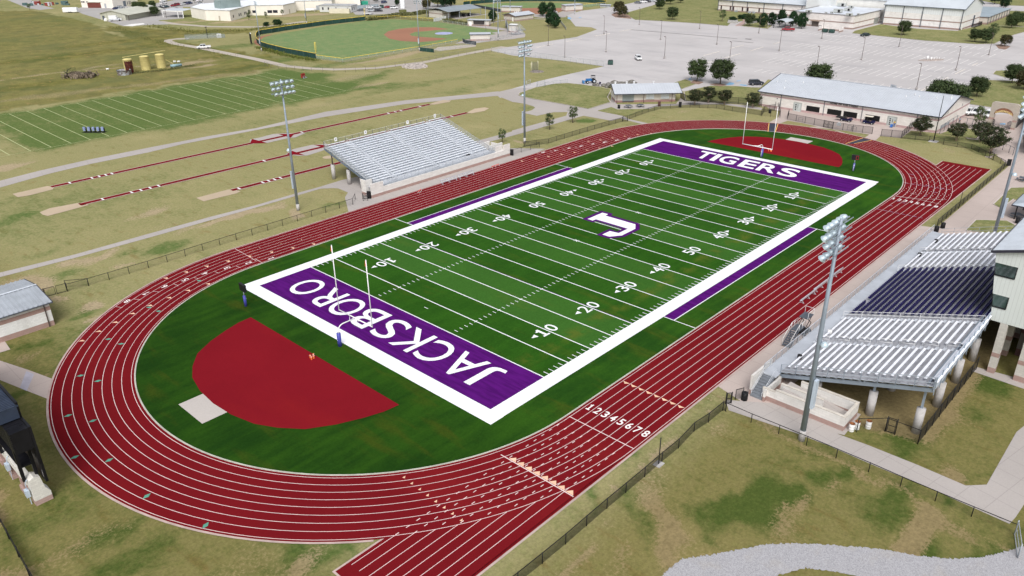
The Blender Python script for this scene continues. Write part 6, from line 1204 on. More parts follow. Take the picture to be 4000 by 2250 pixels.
for a in (16,19.5): b_=MB(); b_.box(277.5+a,277.5+a+1.6,66.55,66.62,2.0,2.9); part('window',b_,WIN,t)
b_=MB(); b_.box(301,306,65.95,66.2,0,3.0); part('glass_entrance',b_,mat('dim_entrance',(.28,.29,.27),.4),t)
t=thing('dumpster_wall','low cream wall enclosing the two dark green dumpsters','wall',(0,0,0)); p=W('A5',1740,500); q=W('A5',2075,520); b_=MB(); b_.box(p[0]+4,p[0]+4.4,q[1]-.6,p[1]+.5,0,1.9); b_.box(p[0],p[0]+4,p[1]+.1,p[1]+.4,0,1.9); b_.box(p[0],p[0]+4,q[1]-.6,q[1]-.3,0,1.9); part('block_wall',b_,SB,t)
def dumpster(k,x,y,lab,rz=0,s_=1.0):
    t=thing('dumpster',lab,'dumpster',(*W(k,x,y),.02),rz,'green dumpsters'); b_=MB(); b_.prism([(-.9,.15),(.9,.15),(.9,1.25),(.75,1.5),(-.75,1.5),(-.9,1.25)],-1.1*s_,1.1*s_); [b_.box(x_-.05,x_+.05,-.95,.95,.15,1.3) for x_ in (-.7,0,.7)]; part('body',b_,mat('dumpster_green',(.035,.075,.065),.6,0,.25,2),t)
    b_=MB(); b_.box(-.5,.5,-.93,-.9,.6,1.1); part('notice_plate',b_,WPL,t); b_=MB(); b_.box(-1.0*s_,1.0*s_,-.7,.7,1.51,1.57); part('lid',b_,mat('lid_dark',(.03,.04,.04),.6),t); b_=MB(); [b_.cyl(x_,y_,0,.15,.09,8) for x_ in (-.9,.9) for y_ in (-.7,.7)]; part('wheels',b_,BLK,t)
dumpster('A5',1835,525,'dark green dumpster in the walled bay, left one',PI/2); dumpster('A5',1945,535,'dark green dumpster in the walled bay, right one',PI/2); dumpster('t20',990,650,'grey green dumpster by the galvanised lot fence corner',.6,.9)
# annex right of the gym
t=thing('annex_building','low pink and cream annex with flat grey roof right of the gymnasium','building',(0,0,0)); b_=MB(); extr(b_,[(332.4,25),(377,26.2),(377,42),(332.4,42)],0,3.4); part('wall',b_,blockmat('annex_block',[(-1,.9),(2.9,4)],(.60,.55,.50),(.36,.26,.23)),t); b_=MB(); extr(b_,[(332.0,24.6),(377.4,25.8),(377.4,43),(332.0,43)],3.42,3.7); part('roof',b_,mat('annex_roof',(.30,.36,.40),.6,0,.1,.2),t)
for x in np.linspace(333,376.5,9): b_=MB(); yy=25+(x-332.4)*.027; b_.box(x-.12,x+.12,yy-.2,yy-.03,0,3.4); part('downspout',b_,DGR,t)
# entrance canopy by the school
t=thing('arched_canopy','curved pale canopy on black posts among the round dark trees','canopy',(*W('A5',1000,455),0),R(0)); b_=MB()
for i in range(8):
    a0,a1=PI*i/8,PI*(i+1)/8; f=lambda a:(-2.8*math.cos(a),2.9+.95*math.sin(a)); b_.add([(0,f(a0)[0]-2.8,f(a0)[1]),(14,f(a0)[0]-2.8,f(a0)[1]),(14,f(a1)[0]-2.8,f(a1)[1]),(0,f(a1)[0]-2.8,f(a1)[1])],[(0,1,2,3)])
part('curved_roof',b_,ROOFB,t)
for x in (.2,6,12): 
    for y in (0,-5.6): b_=MB(); b_.cyl(x,y,0,2.9,.12,8); part('post',b_,BLK,t)
for q,lab in ((WL('t20',(2168,235),(2275,235),(2265,215),(2180,212)),'low grey planter wall holding the big shrub on the left'),(WL('t20',(2340,240),(2420,240),(2500,222),(2490,205),(2350,222)),'low grey planter wall left of the arched canopy')):
    b_=MB(); extr(b_,q,0,.9); one('planter_wall',b_,mat('planter_stone',(.36,.35,.33),.9),lab,'planter')
# ---- ballpark buildings
WB=blockmat('dugout_block',[(-1,.6)],(.66,.62,.57),(.38,.26,.23),1,.3); WB2=blockmat('shed_block',[(1.9,2.4)],(.64,.61,.57),(.36,.28,.25),1,.3)
def boxbuilding(name,lab,c0,L,Wd,h,rz,m,roofm=ROOFM,over=.35,slope=.2,cat='building',edge=True):
    t=thing(name,lab,cat,(*c0,0),rz); b_=MB(); b_.box(0,L,0,Wd,0,h); part('wall',b_,m,t); b_=MB(); roofslab(b_,(-over,-over,h+.05),(L+over,-over,h+.05),(L+over,Wd+over,h+.05+slope),(-over,Wd+over,h+.05+slope),.16); ro=part('roof',b_,roofm,t)
    b_=MB(); b_.bar((-over,-over-.04,h-.02),(L+over,-over-.04,h-.02),.08,.2); b_.bar((-over-.04,-over,h-.02),(-over-.04,Wd+over,h-.02+slope),.08,.2); part('trim',b_,ROOFD,ro); return t
def dirang(p,q): return math.atan2(q[1]-p[1],q[0]-p[0])
p,q=W('A3',805,685),W('A3',1135,680); boxbuilding('dugout','closed white dugout building with grey roof on the near side of the ball diamond',p,math.dist(p,q),4.2,2.7,dirang(p,q),WB,cat='dugout')
p,q=W('A3',760,428),W('A3',1115,440); t=boxbuilding('dugout','open fronted dugout with dark interior on the far side of the diamond',p,math.dist(p,q),3.4,2.7,dirang(p,q),WB,cat='dugout',slope=.1); L=math.dist(p,q)
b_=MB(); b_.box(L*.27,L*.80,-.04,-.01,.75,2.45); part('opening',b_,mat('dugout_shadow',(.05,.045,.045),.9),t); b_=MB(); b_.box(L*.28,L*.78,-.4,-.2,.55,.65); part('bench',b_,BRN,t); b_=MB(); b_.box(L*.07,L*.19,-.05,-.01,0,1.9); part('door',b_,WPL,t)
p,q=W('A3',1325,200),W('A3',1640,208); boxbuilding('dugout','white softball dugout at the edge of the upper diamond',p,math.dist(p,q),3.6,2.8,dirang(p,q),WB,cat='dugout')
p,q=W('A3',2400,195),W('A4',110,175); boxbuilding('dugout','white softball shed right of the round trees',p,math.dist(p,q),4.5,3.2,dirang(p,q),WB,cat='dugout')
p,q=W('A4',405,122),W('A4',570,125); boxbuilding('equipment_box','low pale grey box beside the end of the softball foul fence',p,math.dist(p,q),2.4,1.2,dirang(p,q),mat('pale_box',(.42,.44,.46),.6),cat='shed')
# batting shed: closed block part and open roofed part
t=thing('batting_shed','large open sided batting shed with dark grey roof and block end room','building',(187.5,245.4,0)); 
b_=MB(); b_.box(.6,6.5,4,15,0,3.7); part('wall',b_,WB2,t); b_=MB(); roofslab(b_,(-.5,-2,3.75),(24.5,-2,3.75),(24.5,7.0,5.2),(-.5,7.0,5.2)); roofslab(b_,(-.5,16,3.75),(24.5,16,3.75),(24.5,7.0,5.2),(-.5,7.0,5.2)); ro=part('roof',b_,mat('shed_roof',(.30,.34,.37),.5,.2,.1,.3),t)
for x in (0,8,16,24):
    for y in (-1.6,15.6): b_=MB(); b_.box(x-.12,x+.12,y-.12,y+.12,0,3.75); part('post',b_,GALV,t)
b_=MB(); b_.box(.2,24,14.5,14.6,.1,3.2); part('net_curtain',b_,netmat('dark_net',(.01,.012,.012),.8),t)
b_=MB(); [b_.box(12+i*4,13.4+i*4,-.6,.6,0,1.6) for i in range(2)]; part('stored_mat',b_,BLK,t)
b_=MB(); q=WL('A3',(190,368),(398,325)); b_.bar((*q[0],.9),(*q[1],.9),.12,1.6); one('bullpen_wall',b_,mat('white_wall',(.66,.68,.70),.6),'low white wall panel in front of the batting shed end room','wall')
# restroom, booth, stands
t=thing('restroom_building','low gabled cream and pink restroom building between the two diamonds','building',(*W('A3',1555,362),0),dirang(W('A3',1555,362),W('A3',1860,322))); L=math.dist(W('A3',1555,362),W('A3',1860,322)); b_=MB(); b_.box(0,L,0,8.5,0,2.75); b_.add([(0,0,2.75),(0,8.5,2.75),(0,4.25,3.7)],[(0,1,2)]); part('wall',b_,blockmat('restroom_block',[(-1,.7),(2.0,3.9)],(.64,.60,.56),(.40,.31,.28),1,.3),t)
b_=MB(); roofslab(b_,(-.6,-.5,2.7),(L+.8,-.5,2.7),(L+.8,4.25,3.85),(-.6,4.25,3.85)); roofslab(b_,(-.6,9,2.7),(L+.8,9,2.7),(L+.8,4.25,3.85),(-.6,4.25,3.85)); ro=part('roof',b_,ROOFM,t); b_=MB(); b_.bar((-.6,-.52,2.62),(L+.8,-.52,2.62),.08,.2); b_.bar((-.65,-.5,2.65),(-.65,4.25,3.8),.1,.25); b_.bar((-.65,9,2.65),(-.65,4.25,3.8),.1,.25); part('trim',b_,ROOFD,ro)
for x in (4,5.2,6.4): b_=MB(); b_.cyl(x,4.4,3.7,4.2,.25,8); part('roof_vent',b_,WPL,ro)
b_=MB(); b_.box(-.04,-.01,1.2,2.2,0,2.05); part('door',b_,WPL,t)
p,q=W('A3',1450,540),W('A3',1550,545); boxbuilding('press_booth','small white booth with dark cap roof behind home plate',p,math.dist(p,q)+.5,2.6,3.3,dirang(p,q),WB,WPL,.2,cat='booth')
t=thing('ballpark_bleacher','small silver bleacher behind home plate of the near diamond','bleacher',(*W('A3',1530,595),0),dirang(W('A3',1530,595),W('A3',1700,575))); 
for k in range(6): b_=MB(); b_.box(0,6.5,.2+k*.75,.55+k*.75,.5+k*.38,.55+k*.38); b_.box(0,6.5,-.2+k*.75,.15+k*.75,.1+k*.38,.15+k*.38); part('bench_row',b_,ALU,t)
b_=MB(); [b_.bar((x,0,.1),(x,4.6,2.5),.08) or b_.bar((x,4.6,0),(x,4.6,3.4),.07) for x in (0,2.2,4.3,6.5)]; [b_.bar((0,4.6,z),(6.5,4.6,z),.05) for z in (2.9,3.4)]; part('frame',b_,GALV,t)
keep(t); clone(t,(*W('A3',1560,530),0),t.rotation_euler[2]+.05,'small silver bleacher tucked behind the first, next to the booth')
clone(t,(*W('A3',2250,225),0),.6,'silver softball bleacher left of the white softball shed')
# discus cage, rocks, utility things
t=thing('throwing_cage','old discus cage of leaning pale posts on a bare patch','cage',(*W('t20',250,720),0),.4)
for x,y,lx in ((-2.6,1.2,-.1),(.2,1.9,-.05),(2.6,.4,-.35)): b_=MB(); b_.tube([(x,y,0),(x,y,2.3),(x+lx,y,3.3)],.09,6); part('post',b_,mat('cream_post',(.62,.60,.45),.7),t)
b_=MB(); b_.quad((0.2,1.9,0),(2.6,.4,0),(2.5,.4,3),(.2,1.9,3)); part('net',b_,netmat('grey_net',(.15,.15,.16),.4),t); b_=MB(); b_.rev((0,0,0),[(2.6,0),(2.2,.12),(1.2,.2),(.1,.18)],12); part('debris_heap',b_,mat('grey_debris',(.22,.19,.17),.9,0,.4,2,.2),t)
def rockmesh(seed,s_,flat=.7):
    import bmesh
    bm=bmesh.new(); bmesh.ops.create_icosphere(bm,subdivisions=3,radius=1)
    for v_ in bm.verts:
        n=mnoise.noise(v_.co*1.3+Vector((seed,0,0)))*.5+mnoise.noise(v_.co*3.1+Vector((0,seed,0)))*.18; v_.co*=1+n; v_.co.z*=flat; v_.co.x*=1.25
        v_.co.z=max(v_.co.z,-.35)
    for v_ in bm.verts: v_.co*=s_; v_.co.z+=.3*s_
    me=bpy.data.meshes.new('boulder'); bm.to_mesh(me); bm.free(); me.materials.append(mat('boulder_grey',(.17,.16,.145),.95,0,.35,1.2,.2,5,bump=.6)); return me
RKS=[rockmesh(i*7.3+1,1.0) for i in range(5)]
for i,(k,x,y,s_,lab) in enumerate([('t20',845,865,.95,'grey boulder at the left end of the pile, beside the tractor'),('t20',925,868,.8,'grey boulder second from the left end of the pile'),('t20',975,880,.95,'low grey boulder just before the concession roof corner'),('t20',965,862,.9,'grey boulder behind the low one at the roof corner'),('t20',1060,862,1.5,'largest dark boulder left in the pile behind the concession roof'),('t20',1110,868,1.3,'flat grey boulder in the middle of the pile behind the roof'),('t20',1150,862,1.2,'grey boulder in the right half of the pile behind the roof'),('t20',1195,848,1.4,'tall grey boulder at the right end of the pile'),('t20',1215,880,1.1,'grey boulder partly hidden by the roof ridge at the right end'),('t20',1130,890,1.4,'boulder hidden low behind the concession roof middle')]):
    o=obj('boulder',RKS[i%5],None,(*W(k,x,y),.02),i*1.3); o.scale=(s_,)*3; tag(o,lab,'boulder','boulders behind the concession building')
b_=MB(); b_.box(-.5,.5,-.3,.3,.3,.6); b_.box(-.1,.1,-.3,.3,.6,.8); o=one('dark_crate',b_,mat('purple_black',(.03,.02,.06),.6),'small dark purple crate between the first boulders','crate',(*W('t20',885,850),0),.5)
t=thing('rock_patch','broken pale riprap stones at the bend of the dirt lane','rocks',(0,0,0)); t['kind']='stuff'; b_=MB()
for i in range(420):
    a=random.random()*2*PI; r_=math.sqrt(random.random()); c=W('t10',1600+130*r_*math.cos(a),668+28*r_*math.sin(a)); s_=random.uniform(.15,.45); b_.box(c[0]-s_,c[0]+s_,c[1]-s_*.7,c[1]+s_*.7,0,s_*.7,0,random.random()*3)
part('stones',b_,mat('pale_stones',(.46,.41,.38),.9,0,.25,1),t)['kind']='stuff'
# tanks
TK=mat('tank_yellow',(.60,.52,.22),.6,0,.1,.5); RU=mat('deep_rust',(.075,.018,.012),.9,0,.5,1.5); 
def tank(x,y,lab,rust=False):
    t=thing('storage_tank',lab,'tank',(x,y,0),0,'yellow oilfield tanks'); b_=MB(); b_.rev((0,0,0),[(1.62,0),(1.62,4.6),(1.66,4.65),(1.3,4.85),(.1,5.05)],24); part('shell',b_,TK,t)
    b_=MB(); b_.rev((0,0,0),[(1.64,1.5),(1.66,1.53),(1.64,1.56)],24); b_.rev((0,0,0),[(1.64,3.1),(1.66,3.13),(1.64,3.16)],24); b_.rev((0,0,0),[(1.64,4.55),(1.68,4.6),(1.64,4.66)],24); part('bands',b_,mat('band_tan',(.38,.33,.12),.7),t)
    if rust:
        b_=MB(); vs=[];fs=[]
        for i in range(13):
            a=-2.75+i*.15; top=4.2+.25*math.sin(i*2.3)
            vs+=[(1.65*math.cos(a),1.65*math.sin(a),.0),(1.65*math.cos(a),1.65*math.sin(a),top)]
        b_.add(vs,[(2*i,2*i+2,2*i+3,2*i+1) for i in range(12)]); part('rust_stain',b_,RU,t)
    return t
tank(9.6,219.5,'leftmost yellow tank with a big dark rust patch',True); tank(16.3,221.2,'middle clean yellow tank of the three'); tank(22.0,221.0,'right clean yellow tank of the three'); 
t=thing('pipe_gantry','long yellow pipe walkway along the tank tops','pipe',(0,0,0)); b_=MB(); b_.bar((9,221.8,5.2),(25.5,223.4,5.5),.3,.15); b_.bar((22.5,222,4.0),(27,220.5,.2),.14); part('catwalk',b_,TK,t)
t=thing('round_trough','low round galvanised trough streaked with rust left of the tanks','trough',(6.9,217.5,0)); b_=MB(); b_.rev((0,0,0),[(2.35,0),(2.35,1.5),(2.42,1.6),(2.2,1.6),(2.2,1.1),(.1,1.1)],26); part('wall',b_,mat('rusty_galvanised',(.33,.20,.15),.7,.1,.6,1.2,.2,4,tint=(.42,.46,.50)),t); b_=MB(); b_.rev((0,0,0),[(2.46,1.5),(2.48,1.62),(2.38,1.64)],26); part('rim',b_,BLK,t)
t=thing('pipe_tank','small pale blue horizontal tank lying right of the yellow tanks','tank',(*W('t00',1775,675),0),R(-10)); b_=MB(); b_.tube([(-2,0,.6),(2,0,.6)],.5,14); part('shell',b_,mat('pale_blue_tank',(.25,.38,.42),.5,0,.2,1),t); b_=MB(); b_.box(-1.3,-1.1,-.4,.4,0,.4); b_.box(1.1,1.3,-.4,.4,0,.4); part('saddle',b_,GALV,t)
for i,(x,y,lab) in enumerate([(1760,632,'white pipe marker left of the pair above the blue tank'),(1800,632,'white pipe marker right of the pair above the blue tank'),(1085,708,'white pipe marker left of the round trough')]):
    b_=MB(); b_.tube([(-.5,0,.5),(.5,0,.5)],.28,8); b_.cyl(-.3,0,0,.5,.08,6); b_.cyl(.3,0,0,.5,.08,6); one('pipe_marker',b_,WPL,lab,'marker',(*W('t00',x,y),0),-.3,'white pipe markers')
# football sled, red sled
SLM=mat('sled_blue',(.26,.31,.52),.5); t=thing('blocking_sled','five pad blue and black blocking sled on the practice field','sled',(-33.9,140.0,0),dirang(W('t00',845,1335),W('t00',1070,1335)))
for i in range(5):
    x=-2.4+i*1.2; b_=MB(); b_.box(x-.28,x+.28,-.2,.15,.5,1.5); b_.box(x-.36,x+.36,-.1,.1,1.0,1.35); part('pad',b_,SLM,t); b_=MB(); b_.bar((x+.3,.2,.1),(x+.35,.25,1.25),.22,.2); b_.bar((x,.1,.5),(x,1.0,.1),.1); part('arm',b_,BLK,t)
b_=MB(); b_.bar((-3,.6,.12),(3,.6,.12),.14); b_.bar((-3,-.2,.12),(3,-.2,.12),.12); part('skid',b_,BLK,t)
t=thing('red_sled','small rusty red frame sled at the far end of the practice field','sled',(*W('t10',475,785),0),.4); b_=MB(); [b_.box(x-.2,x+.3,-.3,.3,.2,1.5) for x in (-.6,.0,.6)]; part('pad',b_,mat('red_canvas',(.28,.03,.02),.7),t); b_=MB(); b_.bar((-1.2,-.8,.1),(1.2,-.8,.1),.12); b_.bar((-.8,-.8,.1),(0,.3,1.3),.1); b_.bar((.8,-.8,.1),(0,.3,1.3),.1); part('frame',b_,GALV,t)
# utility island in the lot
c=W('t30',1640,605); t=thing('utility_island','oval kerbed island with white pipes and posts in the parking lot','island',(*c,0),-.6); b_=MB(); b_.poly([(5.2*math.cos(a),1.9*math.sin(a)) for a in np.linspace(0,2*PI,24)[:-1]],.16,0,.14); part('island_base',b_,mat('island_base',(.40,.34,.31),.9),t)
for x,h in ((-1.6,1.6),(0,1.1),(1.2,.9),(2.4,1.0),(3.4,.8)): b_=MB(); b_.cyl(x,0,.16,h,.28 if x<1 else .1,10); part('bollard',b_,WPL,t)
# wheel stops and stall lines
b_=MB(); w_=.17
def ln(k,a,c,w=.14,z=.045): b_.strip([W(k,*a),W(k,*c)],w,z)
for ox,oy,n,dx,dy,lx,ly in [(1925,562,0,0,0,0,0)]: pass
for row,(x0_,n) in zip((('t30',(-20,640),(150,582),(1040,740)),),((0,0),)): pass
STR=mat('faded_stall_paint',(.82,.80,.77),.8,0,.12,1)
def stalls(xw,ya,yb,step=2.75,L=5.2,z=.052):
    y=ya
    while y>yb: b_.poly([(xw-L,y-.09),(xw+L,y-.09),(xw+L,y+.09),(xw-L,y+.09)],z); y-=step
stalls(177,58,-3,2.75,6); stalls(197,62.5,-4,2.75,5.8); stalls(218,66,-4,2.75,5.8); stalls(254.3,84,-2,2.75,4.2); stalls(155.5,51,-3,2.75,3.2); stalls(238.5,62,-4,2.75,4.5)
part_=struct('stall_lines',b_,STR)
b_=MB(); b_.poly(WL('t20',(1180,300),(2270,392),(2262,388),(1185,297)),.056); b_.poly(WL('t20',(2215,410),(2430,430),(2425,433),(2215,413)),.056); b_.poly(WL('t20',(2350,388),(2415,392),(2405,400),(2345,396)),.057); struct('joint_lines',b_,mat('dark_joint',(.20,.19,.185),.9))
b_=MB(); b_.poly([(x-1.2,y-.6) for x,y in [W('t20',2190,850)]]+[(x+1.2,y-.6) for x,y in [W('t20',2190,850)]]+[(x+1.2,y+1.2) for x,y in [W('t20',2190,850)]]+[(x-1.2,y+1.2) for x,y in [W('t20',2190,850)]],.058)
for k,q in (('t20',[(2165,850),(2190,828),(2240,838),(2220,855)]),('t20',[(2285,858),(2300,850),(2375,858),(2350,866)]),('t20',[(1770,800),(1790,788),(1808,795),(1790,803)]),('t20',[(2255,815),(2300,808),(2302,814),(2262,822)]),('t30',[(2335,712),(2380,706),(2400,712),(2350,718)]),('A4',[(45,292),(90,288),(92,298),(50,300)]),('B4',[(1900,950),(2060,945),(2050,985),(1910,980)]),('t20',[(555,180),(580,170),(600,190),(570,195)])): b_.poly(WL(k,*q),.060)
struct('accessible_marks',b_,mat('faded_blue_paint',(.22,.42,.62),.8))
ST=mat('wheel_stop_concrete',(.66,.62,.57),.9)
for i,(k,x,y,x2,y2) in enumerate([('t20',240,480,410,445),('t20',545,420,705,390),('t20',1080,318,1210,296),('t20',830,365,985,340),('t20',1930,560,2090,520),('t20',2195,490,2330,454),('t20',2145,585,2295,542),('t20',2400,513,2530,473),('t20',1960,635,2060,610),('t30',1530,920,1610,880),('t30',1705,832,1808,782),('t30',1885,745,1980,700),('t30',2055,660,2110,636),('t30',55,443,115,428)]):
    p,q=W(k,x,y),W(k,x2,y2); b_=MB(); L=math.dist(p,q); b_.box(0,L,-.14,.14,0,.14); one('wheel_stop',b_,ST,'long pale wheel stop kerb, number unlettered' if 0 else ['long pale kerb bar at the far left of the lot under the leftmost lamp','pale kerb bar between the two left lamps of the lot','pale kerb bar below the ballpark throat','pale kerb bar at the foot of the throat lamp','pale kerb bar above the right side of the big oak','pale kerb bar nearest the drain square','pale kerb bar lower of the two right of the oak lamp','pale kerb bar at the right of the bare area','small pale kerb bar behind the tall oak crown','thick pale kerb bar just above the field house roof','thick pale kerb bar between the two roof side lamps','thick pale kerb bar near the right hand lamp','smallest pale kerb bar near the driveway','short pale kerb bar beside the lamp below the red pickup'][i],'kerb bar',(*p,.02),dirang(p,q),'pale kerb bars in the parking lot')
# ============================================================ trees and shrubs
def leafmat(name,c1,c2,c3=None):
    m,t,b=newmat(name,.8,0,.15); p=pos(t); oi=t.nodes.new('ShaderNodeObjectInfo')
    n1=noi(t,p,.9,3); n2=noi(t,p,5,2); o=mixc(t,ramp(t,n1,.35,.65),c1,c2)
    if c3: o=mixc(t,ramp(t,n2,.58,.70),o,c3)
    s_=t.nodes.new('ShaderNodeVectorMath'); s_.operation='SCALE'; t.links.new(o,s_.inputs[0]); t.links.new(mth(t,'ADD',.45,mth(t,'ADD',mth(t,'MULTIPLY',n2,.8),mth(t,'MULTIPLY',oi.outputs['Random'],.3))),s_.inputs['Scale']); t.links.new(s_.outputs[0],b.inputs['Base Color']); return m
OAKL=leafmat('oak_leaves',(.038,.060,.024),(.066,.092,.036)); MYRL=leafmat('myrtle_leaves',(.030,.045,.022),(.052,.065,.030),(.13,.05,.04)); PEARL=leafmat('pear_leaves',(.016,.042,.018),(.030,.062,.024)); YNGL=leafmat('young_leaves',(.070,.10,.040),(.10,.13,.055)); REDL=leafmat('reddish_leaves',(.045,.055,.022),(.075,.065,.030),(.16,.085,.04)); WEEDL=leafmat('weed_leaves',(.10,.11,.045),(.14,.14,.06))
BARK=mat('bark',(.16,.125,.10),.9,0,.2,3); BARKP=mat('pale_bark',(.42,.32,.27),.8,0,.2,3)
def crown(seed,kind,n,ls):
    """leaf tufts gathered in clumps; crown about one unit in radius and in half height"""
    r_=random.Random(seed); b_=MB(); clumps=[]
    N,zlo,pw,flat,cr0,cr1={'oak':(95,-.74,2.2,.92,.13,.27),'pear':(110,-.88,2.0,.92,.13,.24),'myrtle':(80,-.75,1.6,.95,.11,.26),'young':(40,-.8,2.0,.85,.12,.28)}[kind]
    for i in range(N):
        a=r_.random()*2*PI; z=r_.uniform(zlo,.88); w=flat*(max(.04,1-abs(z)**pw))**.5
        if kind=='myrtle' and z<0: w*=.62+.5*(1+z)*.8
        if kind=='pear' and z>.1: w*=1-.30*(z-.1)
        w*=r_.uniform(.88,1.06); u=(r_.random()**.36)*w; clumps.append((u*math.cos(a),u*math.sin(a),z,r_.uniform(cr0,cr1)))
    for cx,cy,cz,cr in clumps:
        for j in range(n//len(clumps)):
            while True:
                p=Vector((r_.uniform(-1,1),r_.uniform(-1,1),r_.uniform(-1,1)))
                if .15<p.length<1: break
            c=Vector((cx,cy,cz))+p*cr*(1.0 if r_.random()<.72 else 1.9); nn=(p.normalized()*1.0+Vector((r_.uniform(-1,1),r_.uniform(-1,1),r_.uniform(-.2,1)))*.8).normalized(); a=nn.orthogonal().normalized(); a=(a*math.cos(j)+nn.cross(a)*math.sin(j)).normalized(); q=nn.cross(a); s_=ls*r_.uniform(.6,1.3)
            b_.add([c-a*s_,c-q*s_*.6,c+a*s_,c+q*s_*.6],[(0,1,2,3)])
    return b_,clumps
def make_tree(kind,seed,leaf,bark,H,Rd,name,th=None,multi=False):
    t=thing(name,'','tree'); n,ls={'oak':(8500,.062),'pear':(9000,.062),'myrtle':(6500,.058),'young':(2000,.07)}[kind]
    b_,cl=crown(seed,kind,n,ls); zb=th if th is not None else H*.24; zc=(H+zb)/2; hh=(H-zb)/2
    vs=[(x*Rd,y*Rd,z*hh+zc) for x,y,z in b_.v]; b_.v=vs; part('crown',b_,leaf,t)
    b_=MB(); r_=random.Random(seed)
    if multi:
        for i in range(5): a=i*1.26; b_.tube([(.12*math.cos(a),.12*math.sin(a),0),(.28*math.cos(a)*Rd*.4,.28*math.sin(a)*Rd*.4,zc*.55),(.55*math.cos(a)*Rd*.6,.55*math.sin(a)*Rd*.6,zc+.3)],.055,6,0,.03)
    else:
        b_.tube([(0,0,0),(.05,.03,zc*.5),(0,.05,zc*.95),(0,0,zc+.3*hh)],.05*H*.42+.03,8,0,.06)
    for cx,cy,cz,cr in cl[:9]: b_.tube([(0,0,zc*.75),(cx*Rd*.45,cy*Rd*.45,zc*.85),(cx*Rd*.9,cy*Rd*.9,zc+cz*hh*.7)],.05,5,0,.015)
    part('trunk',b_,bark,t); return keep(t)
OAK=[make_tree('oak',s_,OAKL,BARK,6.9,3.4,'oak_tree',1.35) for s_ in (1,2,3)]
MYR=[make_tree('myrtle',s_,MYRL,BARKP,4.4,2.35,'myrtle_tree',1.1,True) for s_ in (11,12,13)]
PEA=[make_tree('pear',s_,PEARL,BARK,7.2,2.75,'pear_tree',1.0) for s_ in (21,22)]
YNG=[make_tree('young',s_,YNGL,BARK,4.2,1.45,'young_tree',1.3) for s_ in (31,32)]
REDT=[make_tree('oak',s_,REDL,BARK,5.6,3.0,'reddish_tree',.7) for s_ in (41,)]
SHR=[make_tree('oak',s_,PEARL,BARK,2.0,1.9,'shrub',-.2) for s_ in (51,)]
